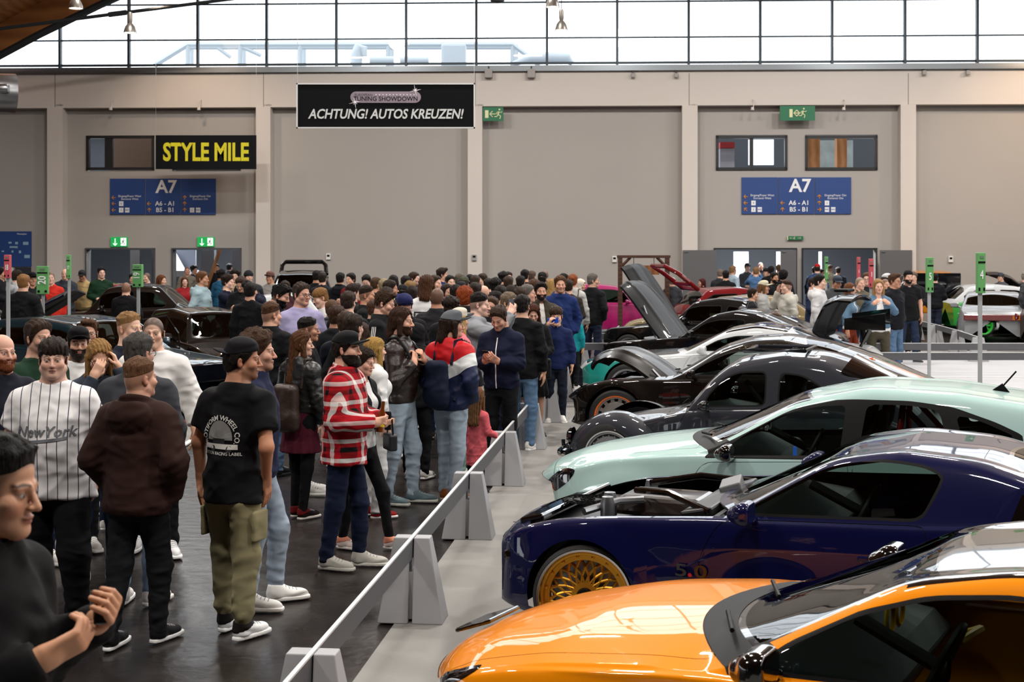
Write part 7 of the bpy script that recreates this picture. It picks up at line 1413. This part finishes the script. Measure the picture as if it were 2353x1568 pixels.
held(i, -1, 'phone', 'bright blue phone held up by the boy at the fence', 'phone', lambda o: phone(o, '1c50c0'), rot=(0, 1.5, 0))
person_at(1314, 705, 24.2, 165, 'small person in turquoise jacket at the fence', dict(hair='short', hairc='3a2a20', hs=1.2, top=('jacket', '148a94'), bot=('jeans', BJ)), 1, cat='child')
i = person_at(1316, 630, 26.6, 172, 'person with ginger topknot in pale grey jacket and small backpack', dict(sex='f', hair='bun', hairc='8a4a22', top=('jacket', 'b2b2b0'), bot=('slim', '101114')), 1); bag_on_back(i, 'small taupe backpack on the person with ginger topknot', '5a4c44', None, .11, .14, .06, 1.24, .18)
person_at(1334, 641, 28.2, 60, 'person in cream headscarf and long tan coat by the fence', dict(sex='f', hair='hijab', cap=('hijab', 'cfc6ba'), top=('coat', '9a7650'), hem=.45, arms=('hold', 'hold'), bot=('slim', '6a5a4a')), 1)
person_at(1362, 629, 27.6, 150, 'person with grey hair, black jacket and dark jeans by the magenta car', dict(hair='short', hairc='6a6460', hy=-60, top=('jacket', '121317'), arms=('pocket', 'pocket'), bot=('jeans', '232b40')), 1)
i = person_at(877, 668, 16.2, 80, 'person in black track jacket with three white sleeve stripes', dict(hair='quiff', hairc='3a2719', skin='dca890', top=('jacket', '101114'), hp=12, bot=('jeans', BJ)), 0); strip_arm(i, -1, M('stripe_white', 'e6e6e6', .7))
i = person_at(980, 632, 19.0, 176, 'tall person with chin-length brown hair in white tee with car print, back turned', dict(hair='bob', hairc='4c2e1a', top=('tee', 'dcdcde'), loose=.015, bot=('jeans', DJ)), 0)
k_ = M('print_black', '1c1c1e', .7)
for x0, x1, z0, z1 in ((-.13, .05, 1.20, 1.215), (-.13, .03, 1.33, 1.345), (-.13, -.115, 1.20, 1.345), (.03, .045, 1.20, 1.33), (-.08, .0, 1.24, 1.30), (.10, .14, 1.20, 1.23)): uv, f = fgrid(x0, x1, z0, z1, 6, 3); lay(i, uv, f, 0, 0, k_, True, 'print_outline')
person_at(928, 672, 16.75, 15, 'person with navy cap and sunglasses resting on it', dict(hair='short', hairc='14100e', cap=('cap', '161c4a', 200), beard=.6, skin='c8947a', glasses='b8b8ba', glasses_up=1, hp=25, top=('jacket', '111216'), bot=('jeans', BJ)), 1)
person_at(1068, 661, 19.6, 170, 'person with bright ginger curls in the middle of the crowd', dict(sex='f', hair='curly', hairc='8a3a14', top=('jacket', '1c1c20'), bot=('jeans', BJ)), 1)
person_at(1036, 684, 17.2, 175, 'person with wavy dark brown hair, back turned, above the grey cap', dict(hair='messy', hairc='22150f', top=('jacket', '15161a'), bot=('jeans', BJ)), 1)
person_at(958, 742, 14.8, 168, 'person in black hooded jacket, hood up, between leather jacket and windbreaker', dict(hair='none', cap=('hijab', '0c0d10'), top=('hoodie', '0c0d10'), loose=.02, bot=('jeans', BJ)), 1)
# ---------------------------------------------------------------- the crowd further back: (x, top row, distance, yaw, hair, hair colour, garment, colour, label, extras)
CR = [
 (773, 702, 15.6, 168, 'short', '3a2417', 'jacket', '14161a', 'person with brown crop in black jacket behind the long-haired leather wearer', {}),
 (795, 716, 14.2, 172, 'short', '3c2a1e', 'jacket', '0f1420', 'person with short brown hair in dark navy jacket left of plaid shirt', {}),
 (812, 722, 13.6, 150, 'short', '2a1d15', 'jacket', '15151a', 'person with black sunglasses on the back of the head, behind the plaid shirt', dict(glasses='0a0a0a', glasses_up=1)),
 (830, 740, 14.75, 165, 'longstraight', '38241a', 'jacket', 'b8a0a0', 'person with straight dark brown hair, pale pink jacket, behind the black cap', dict(sex='f')),
 (763, 690, 18.4, 165, 'short', '5a3f2a', 'hoodie', '4a4e54', 'person in grey hoodie with brown hair right of lilac shirt', {}),
 (843, 656, 19.6, 85, 'fade', '2a1d15', 'jacket', '0d0e11', 'person with fade cut in black collar, profile right, mid crowd', {}),
 (812, 652, 21.2, 120, 'quiff', '2a1a12', 'jacket', '14161a', 'person with swept dark hair between white tee and fade cut', {}),
 (800, 670, 17.5, 165, 'short', '30221a', 'tee', '14161c', 'person with short black hair and dark tee below the swept dark hair', {}),
 (858, 690, 18.7, 170, 'short', '4a3222', 'jacket', '18181c', 'person with brown hair half hidden left of the track jacket', {}),
 (905, 690, 17.4, 120, 'fade', '2a1c14', 'jacket', '121216', 'person with cropped hair just right of the track jacket', {}),
 (925, 655, 22.6, 175, 'short', '14100e', 'jacket', '17181c', 'person in black cap above the navy cap', dict(cap=('cap', '101116', 10))),
 (947, 658, 20.6, 170, 'short', '241812', 'jacket', '1a1a1e', 'person with dark crop left of the white car-print tee', {}),
 (1005, 662, 17.9, 172, 'buzz', '4a3426', 'jacket', '222226', 'person with shaved brown head right of the white car-print tee', {}),
 (1000, 633, 24.8, 60, 'short', '3a281c', 'jacket', '23252c', 'person with short brown hair looking right, behind the white tee', {}),
 (1016, 616, 29.6, 95, 'quiff', '2a1d18', 'hoodie', '1c2a52', 'tall person in blue hood standing above the crowd by the middle column', {}),
 (1034, 633, 28.0, 30, 'short', '17110e', 'jacket', '2a2a2e', 'person with black hair facing camera under the blue hood', {}),
 (1058, 629, 29.0, 100, 'short', '6a6058', 'jacket', '30343c', 'person with ash hair in front of the middle column', {}),
 (1066, 636, 25.5, 165, 'short', '2a2218', 'jacket', '26282c', 'person in olive cap below the ash hair', dict(cap=('cap', '3c4030', 0))),
 (1080, 631, 30.5, 170, 'short', '14100f', 'jacket', '1a1b20', 'person with black hair right of the middle column', {}),
 (1092, 633, 27.4, 175, 'short', '3a2a22', 'jacket', '2a2c34', 'person with thinning brown hair right of the middle column', {}),
 (1108, 629, 30.0, -60, 'short', '3a2a20', 'shirt', '5a6678', 'person in grey blue shirt looking left, right of the middle column', {}),
 (1060, 648, 23.2, 170, 'short', '1a1310', 'jacket', '17181c', 'person in dark cap left of the ginger curls', dict(cap=('cap', '14151a', 20))),
 (1092, 650, 21.0, 160, 'short', '241a14', 'jacket', '1c1d22', 'person with dark brown hair right of the ginger curls', {}),
 (1138, 641, 24.4, 172, 'messy', '120e0c', 'jacket', '16171b', 'person with thick black hair right of centre crowd', {}),
 (1168, 635, 26.2, 175, 'short', '3a2a1e', 'jacket', '2c2e34', 'person with neat brown hair, back turned, right crowd', {}),
 (1156, 626, 31.2, 170, 'messy', '100c0b', 'jacket', '1a1a1e', 'person with bushy black hair at the top of the right crowd', {}),
 (1168, 625, 33.0, 20, 'short', '2a1e18', 'jacket', '33353c', 'person looking over the crowd right of the bushy black hair', {}),
 (1206, 620, 31.8, 165, 'short', '120e0c', 'jacket', '15171d', 'tall person with black hair topping the right crowd', {}),
 (1222, 623, 33.2, 150, 'short', '5a4a3e', 'jacket', '3a3c44', 'person with mid brown hair right of the tall black-haired one', {}),
 (1196, 634, 28.0, 172, 'short', '1c1512', 'jacket', '1d1f24', 'person with dark crop under the tall black-haired one', {}),
 (1246, 626, 29.0, 170, 'short', '14100e', 'jacket', '101114', 'person in black cap and coat left of the royal blue jacket', dict(cap=('cap', '0e0f12', 10))),
 (1252, 621, 34.2, 175, 'buzz', '6a5a50', 'jacket', '4a4c50', 'person with shaved grey head topping the crowd by the black cap', {}),
 (1268, 641, 25.4, 160, 'longstraight', 'a8844e', 'jacket', '2a2a2e', 'person with blond hair left of the royal blue jacket', dict(sex='f')),
 (1228, 645, 23.8, 172, 'curly', '4a2c1c', 'jacket', '2a2624', 'person with brown curls left of the olive hoodie', dict(sex='f')),
 (1296, 629, 31.0, 120, 'short', '1a1412', 'jacket', '1a1c22', 'person with dark hair behind the royal blue jacket', {}),
 (1306, 643, 26.0, 170, 'short', '2a1e18', 'jacket', '2e2a26', 'person in brown jacket right of the royal blue jacket', {}),
 (1150, 657, 20.5, 170, 'short', '1c1310', 'jacket', '1a1a1e', 'person with flat black hair above the brown-haired one looking left', {}),
 (1174, 655, 22.1, 168, 'none', '1c1310', 'jacket', '232327', 'person in dark knitted hat, right crowd', dict(cap=('beanie', '2a221e'))),
 (1196, 660, 19.3, 165, 'short', '3a2a20', 'jacket', '1b1c21', 'person with tidy brown hair above the black sweater', {}),
 (1213, 654, 21.0, 80, 'short', '6e6a66', 'jacket', '202227', 'person with silver hair in profile, dark jacket, right crowd', {}),
 (1140, 670, 19.9, 100, 'short', '17110f', 'jacket', '1c1e24', 'person with sunglasses above the forehead in mid right crowd', dict(glasses='6a3a10', glasses_up=1)),
 (806, 628, 29.8, -40, 'short', '17110e', 'hoodie', '6a1018', 'person in dark red hoodie at left of the crowd by the wall', {}),
 (843, 630, 28.9, -5, 'short', '17110e', 'tee', '9a2028', 'person in red tee looking down by the wall', dict(hp=20)),
 (782, 627, 30.2, 170, 'short', '14100e', 'hoodie', '14161e', 'person in black hood left of the dark red hoodie', {}),
 (865, 638, 25.8, 120, 'short', '4a3424', 'jacket', '1e2430', 'person with brown hair right of the red tee', {}),
 (883, 641, 24.0, 165, 'short', '9a8a6a', 'jacket', 'a8c020', 'person with pale hair and yellow-green vest, left crowd', {}),
 (904, 632, 27.0, 172, 'bob', '14100e', 'jacket', '16161a', 'person with dark bob, back turned, left crowd', dict(sex='f')),
 (932, 634, 27.6, 165, 'short', '1a1311', 'jacket', '1c1c22', 'person with black hair left of the ponytail', {}),
 (952, 625, 28.6, 70, 'pony', '3a241a', 'jacket', '202024', 'person with brown ponytail looking right, left crowd', dict(sex='f')),
 (897, 644, 21.8, 95, 'short', '2a1d16', 'jacket', '1c1d22', 'person with dark hair in profile above the track jacket', {}),
 (888, 660, 20.0, 168, 'short', '2c2018', 'jacket', '26282e', 'person with round brown crop behind the track jacket', {}),
 (942, 646, 23.4, 160, 'short', '8a6a3e', 'jacket', '2c2c30', 'person with fair hair and sunglasses up left of the white tee', dict(glasses='101010', glasses_up=1)),
 (1028, 652, 21.6, 30, 'longstraight', '2a1c16', 'jacket', '2a2a2e', 'person with long dark hair right of the white car-print tee', dict(sex='f')),
 (1048, 655, 20.6, 172, 'short', '16110f', 'jacket', '1e1f24', 'person with black crop next to the long dark hair', {}),
 (1112, 656, 22.6, 150, 'bald', '3a2a20', 'jacket', '2a2c32', 'person with bald head behind the grey hoodie', {}),
 (1122, 640, 27.0, 172, 'short', '241a14', 'jacket', '24262c', 'person with short dark hair below the grey blue shirt', {}),
 # left back
 (465, 624, 26.8, 78, 'short', '6a4428', 'hoodie', '93aab3', 'tall person in pale blue hoodie by the left row of cars', dict(arms=('pocket', 'pocket'), bot=('jeans', MJ))),
 (524, 632, 26.9, 72, 'messy', '2a1a12', 'sweater', '11162a', 'person in navy sweater and pale jeans raising a phone, left of the crowd', dict(arms=('photo', 'photo'), bot=('jeans', '7a98bc'))),
 (424, 636, 34.2, 22, 'longstraight', '5a3a24', 'jacket', '8a1c22', 'person with long hair in red jacket with backpack straps by the second doorway', dict(sex='f', arms=('hold', 'down'))),
 (540, 621, 31.2, 5, 'messy', '1c1411', 'sweater', 'a89878', 'person in beige sweater near the second doorway', {}),
 (557, 633, 25.9, -10, 'short', '3a2a20', 'jacket', '101116', 'person in black looking down at a phone beside the navy sweater', dict(hp=25, arms=('phone', 'phone'))),
 (571, 621, 30.4, 25, 'short', '1a1411', 'puffer', '1a1c22', 'person in dark flat cap and quilted jacket', dict(cap=('beanie', '1c1d22'))),
 (590, 641, 25.2, -40, 'short', '120e0d', 'hoodie', '151a2c', 'person in navy hoodie with white cords leaning over', dict(hp=30, lean=.15)),
 (621, 624, 31.5, -20, 'short', '3a2a22', 'jacket', '8a8a88', 'young person in grey jacket and cap by the second column', dict(cap=('cap', '6a4a44', 0))),
 (290, 649, 26.6, 178, 'buzz', '6a4a38', 'coat', '0b0b0e', 'person in long black coat, back turned, by the brown sedan', {}),
 (54, 631, 23.4, 172, 'short', '8a6238', 'coat', '0b0c0f', 'person with fair hair in black coat, back turned, near the red number post', {}),
 (40, 621, 29.7, 120, 'short', '2a1d16', 'hoodie', 'a9adb2', 'person in pale grey hoodie by the hall plan board', {}),
 (73, 626, 28.7, 40, 'short', '17110e', 'jacket', '121317', 'person in black cap and jacket left of the first column', dict(cap=('cap', '0d0e11', 0))),
 (116, 625, 30.0, 20, 'buzz', '4a342a', 'jacket', 'b8281c', 'person in bright red jacket in front of the first column', {}),
 (4, 616, 34.0, 80, 'short', '14100e', 'jacket', '121318', 'person with black hair cut by the left edge under the hall plan', {}),
 (150, 618, 33.8, 5, 'bald', '6a5044', 'hoodie', '30363f', 'person with bald head and slate hoodie right of the first column', {}),
 (191, 619, 34.6, 0, 'short', '2a1d16', 'jacket', 'ae9568', 'person in dark cap and tan jacket looking down by the left doorway', dict(cap=('cap', '2a2a2c', 0), hp=20)),
 (233, 614, 34.1, 30, 'short', '120e0d', 'jacket', '12301e', 'person in dark green varsity jacket with yellow stripes in the left doorway', {}),
 (305, 629, 34.0, 10, 'short', '14100e', 'jacket', '121316', 'person in black half hidden by the turned 19 post', {}),
 (337, 627, 34.9, -25, 'buzz', '4a3a30', 'jacket', '252a24', 'person in dark green jacket right of the turned 19 post', {}),
 (371, 632, 34.4, 70, 'bob', '6a3c1e', 'sweater', 'b9b4ae', 'small person with brown bob between the two left doorways', dict(sex='f', hs=1.1)),
 (430, 613, 43.0, 20, 'buzz', '5a3c30', 'jacket', '6a6458', 'person standing in the second doorway, left side', {}),
 (446, 611, 45.6, 60, 'messy', '120e0d', 'jacket', '3c4048', 'person with black hair just inside the second doorway', {}),
 (497, 607, 46.4, 30, 'short', '1c1411', 'jacket', '24262c', 'person further inside the second doorway, centre', {}),
 (508, 621, 36.0, 150, 'messy', '120e0d', 'jacket', '22587a', 'person in blue jacket before the second doorway', {}),
 (527, 606, 47.5, 165, 'short', '14100f', 'hoodie', '4c535c', 'person in grey hoodie inside the second doorway, right side', {}),
 (655, 645, 25.3, 10, 'longstraight', '2a1c16', 'jacket', '3a1c22', 'person with dark hair and maroon scarf before the off-roader', dict(sex='f')),
 (728, 622, 31.6, 165, 'short', '14100e', 'jacket', '15161a', 'person with black hair right of the off-roader tailgate', {}),
 (741, 627, 31.0, 170, 'short', '241a15', 'jacket', '1f2128', 'person with dark hair beside the raised off-roader tailgate', {}),
 (575, 650, 21.6, 170, 'short', '14100e', 'jacket', '0e0f12', 'person in black jacket, back turned, behind the mini car', {}),
 # right back
 (1730, 662, 26.5, 82, 'short', '2a1d16', 'jacket', '17181c', 'person with brown hair and grey backpack left of the beige cap', dict(bag='5a5c62')),
 (1754, 645, 27.3, 78, 'bob', '6a4a30', 'hoodie', '9c9c9c', 'person in cream cap and grey hoodie right of the open car lids', dict(cap=('cap', 'c2bba6', 0))),
 (1807, 643, 26.4, -72, 'fade', '3a261a', 'hoodie', 'b4b2aa', 'person in off-white hoodie holding phone to ear', dict(arms=('ear', 'down'))),
 (1779, 626, 33.3, 30, 'short', '14100e', 'jacket', '121317', 'person with black beard and black jacket left of the middle door leaf', dict(beard=1.2)),
 (1800, 622, 37.2, 150, 'curly', '120e0d', 'jacket', '1a1b20', 'person with bushy black hair before the middle door leaf', {}),
 (1884, 631, 26.4, 66, 'short', '14100e', 'hoodie', 'c9c9cb', 'person in white hoodie and tan trousers in front of the right doorway', dict(bot=('jeans', '8a6238'), arms=('down', 'down'))),
 (1868, 638, 29.6, 60, 'short', '2a1d18', 'jacket', '1f2a44', 'person in dark cap and blue jacket behind the white hoodie', dict(cap=('cap', '2a2420', 0), bot=('jeans', DJ))),
 (1921, 631, 28.4, 10, 'short', '3a2a20', 'hoodie', '44474a', 'person in blue grey cap with backpack straps, dark jeans', dict(cap=('cap', '3a4250', 0), hp=20, arms=('hold', 'hold'), bot=('jeans', '2a3a5a'))),
 (1953, 650, 26.2, 62, 'longstraight', '6a4024', 'jacket', '5c7890', 'person in denim jacket and rust trousers with tan belt bag', dict(sex='f', open=.06, inner='d8d4d0', hem=.93, arms=('down', 'hold'), bot=('slim', '7a2e18'), belt=1)),
 (2018, 641, 24.6, 0, 'longstraight', 'a07a4a', 'jacket', '5a7690', 'person in denim jacket and white cropped top making a heart with both hands', dict(sex='f', open=.08, inner='e0e0e2', hem=.92, arms=('heart', 'heart'), bot=('slim', '5a5446'), shoe=W0)),
 (2056, 629, 26.4, 42, 'quiff', '4a3020', 'hoodie', '101118', 'person in black hoodie with glasses and blue jeans right of the heart gesture', dict(glasses='1a1614', bot=('jeans', MJ), arms=('down', 'pocket'))),
 (2034, 641, 28.6, 20, 'buzz', '5a4034', 'jacket', '3a3c40', 'person with shaved head between heart gesture and black hoodie', {}),
 (2037, 629, 31.4, 80, 'short', '3a2a20', 'jacket', '3c4048', 'person in white cap behind the black hoodie', dict(cap=('cap', 'c8c8ca', 0))),
 (2087, 622, 29.6, 5, 'short', '14100e', 'tee', '0f1013', 'person in black cap and black tee with red print by the folded door', dict(cap=('cap', '0e0f12', 180), beard=1.1, bot=('jeans', '26324a'))),
 (2098, 625, 31.4, -10, 'short', '6a5a50', 'jacket', '17181c', 'person with grey hair behind the black cap by the folded door', {}),
 (1976, 637, 28.0, 20, 'buzz', '7a6a5a', 'jacket', '5c5648', 'person in olive patterned jacket behind the red posts', {}),
 (1992, 627, 30.0, -20, 'short', '5a3a28', 'jacket', '1e2026', 'person in dark jacket behind the taller red post', dict(glasses='2a2220')),
 (2148, 628, 36.6, 170, 'short', '14100e', 'jacket', '14151a', 'person with black hair left of the orange van', {}),
 (2200, 636, 40.15, 10, 'short', 'b0aca6', 'jacket', '5a5a5a', 'person with white hair behind the orange van', {}),
 (2250, 632, 40.15, 0, 'buzz', '5a4034', 'jacket', '2a2c34', 'person peering over the orange van roof', {}),
 (2300, 627, 39.95, -60, 'short', '4a443e', 'jacket', '4a4e56', 'person in blue grey cap right of the number 4 post', dict(cap=('cap', '3e444e', 0))),
 (2358, 624, 34.2, 60, 'short', '8a8078', 'jacket', '3a3c40', 'person in grey cap at the right edge', dict(cap=('cap', '8a8a88', 0))),
 (1478, 632, 40.3, 10, 'short', '14100e', 'jacket', '1a1b20', 'person under the hanging plank sign', {}),
 (1545, 637, 36.4, 175, 'none', '3a3a3a', 'jacket', '3a3c42', 'person in pale knitted hat right of the timber gate', dict(cap=('beanie', 'a8a6a4'))),
 (1613, 640, 36.8, -80, 'longstraight', '4a1814', 'jacket', '2a1c1e', 'person with dark red hair seen through the raised red tailgate', dict(sex='f')),
 (1655, 619, 40.0, 165, 'short', '7a6a60', 'jacket', '2a2c32', 'person with grey hair at the left edge of the middle doorway', {}),
 (1668, 622, 37.4, 170, 'short', '17110e', 'jacket', '101114', 'person in black jacket before the middle doorway', {}),
 (1684, 611, 42.0, 120, 'short', '8a6a4a', 'jacket', '9fb2c0', 'person in pale denim jacket in the middle doorway', {}),
 (1717, 605, 46.4, 10, 'short', '2a1d18', 'jacket', '4a4c52', 'tall person in flat cap standing in the middle doorway', dict(cap=('cap', '2a2a2c', 0))),
 (1737, 614, 41.4, 170, 'short', '8a6a4a', 'shirt', '4a6c96', 'person in blue shirt with raised arms in the middle doorway', dict(arms=('photo', 'photo'))),
 (1760, 616, 43.6, -30, 'short', '17110e', 'jacket', '202228', 'person in dark cap right of the blue shirt', dict(cap=('cap', '24262c', 0))),
 (1748, 603, 48.5, 10, 'buzz', '3a2a24', 'jacket', '1a1b20', 'person furthest inside the middle doorway', {}),
 (1772, 612, 40.6, 175, 'short', '14100e', 'coat', '0c0c0f', 'person in long black coat, red scarf, in the middle doorway', {}),
 (1790, 608, 45.0, 160, 'short', '7a5a3a', 'jacket', 'a8a8a6', 'person with fair hair right in the middle doorway', {}),
 (1872, 613, 45.2, 165, 'short', '14100e', 'jacket', '121318', 'person in black at the left of the right doorway', {}),
 (1878, 607, 42.6, 170, 'short', '2a1d18', 'jacket', '2c4670', 'person in red cap and blue jacket in the right doorway', dict(cap=('cap', 'b01c1c', 0))),
 (1907, 609, 45.6, 150, 'fade', '6a4a34', 'hoodie', 'b4b09a', 'person in cream hoodie in the right doorway', {}),
 (1926, 614, 47.0, 165, 'short', '3a2a24', 'jacket', '30333a', 'person at the right end of the right doorway', {}),
 (1888, 618, 47.0, 60, 'short', '1a1411', 'jacket', '5a1a1e', 'person in dark red jacket inside the right doorway', {}),
]
rr_ = random.Random(11); SK = ['d8a48a', 'dcaa92', 'cf9a80', 'c08a6c', 'e0b29c']
for k, (x, y, Z, yw, hr, hc, tk, tc, lab, ex) in enumerate(CR):
    sp = dict(hair=hr, hairc=hc, top=(tk, tc), skin=rr_.choice(SK), bot=('jeans', rr_.choice(['18191d', '1d2a44', '2a3246', '15171c', '3a4a66'])), arms=(rr_.choice(['down', 'pocket', 'belly', 'hold']), rr_.choice(['down', 'pocket', 'phone'])), shoe=rr_.choice([('e4e2de', 'f0eeea'), ('17171a', '222226'), ('4a4c52', 'd8d8d8')]), legs=rr_.choice(['stand', 'close', 'shift', 'wide']), fat=rr_.uniform(-.1, .45)); sp.update(ex)
    i = person_at(x, y, Z, yw, lab, sp, 1 if Z < 20 else 2, dx=0, sd=k*7+3)
    if ex.get('bag'): bag_on_back(i, 'grey backpack on the person left of the cream cap', ex['bag'], None, .14, .2, .08, 1.2, .2)
    if ex.get('belt'): held(i, 1, 'belt_bag', 'tan bag worn by the person in rust trousers', 'bag', lambda o: (MB().box((0, 0, -.06), (.24, .07, .15)).build('bag_body', M('tan_leather', '9a7850', .5), o, bevel=.015), MB().box((0, -.037, -.02), (.22, .01, .06)).build('flap', M('tan_leather', '9a7850', .5), o)))
# ---------------------------------------------------------------- lettering becomes mesh
bpy.context.view_layer.update(); dg = bpy.context.evaluated_depsgraph_get()
for o in [o for o in S.objects if o.type == 'FONT']:
    me = bpy.data.meshes.new_from_object(o.evaluated_get(dg)); nm = o.name; n = bpy.data.objects.new('x', me); n.parent = o.parent; n.matrix_world = o.matrix_world
    for k in o.keys(): n[k] = o[k]
    cu = o.data; o.name = 'old_text'; n.name = nm; me.name = nm.split('.')[0]; C.objects.link(n); n.matrix_world = o.matrix_world; bpy.data.objects.remove(o); bpy.data.curves.remove(cu)
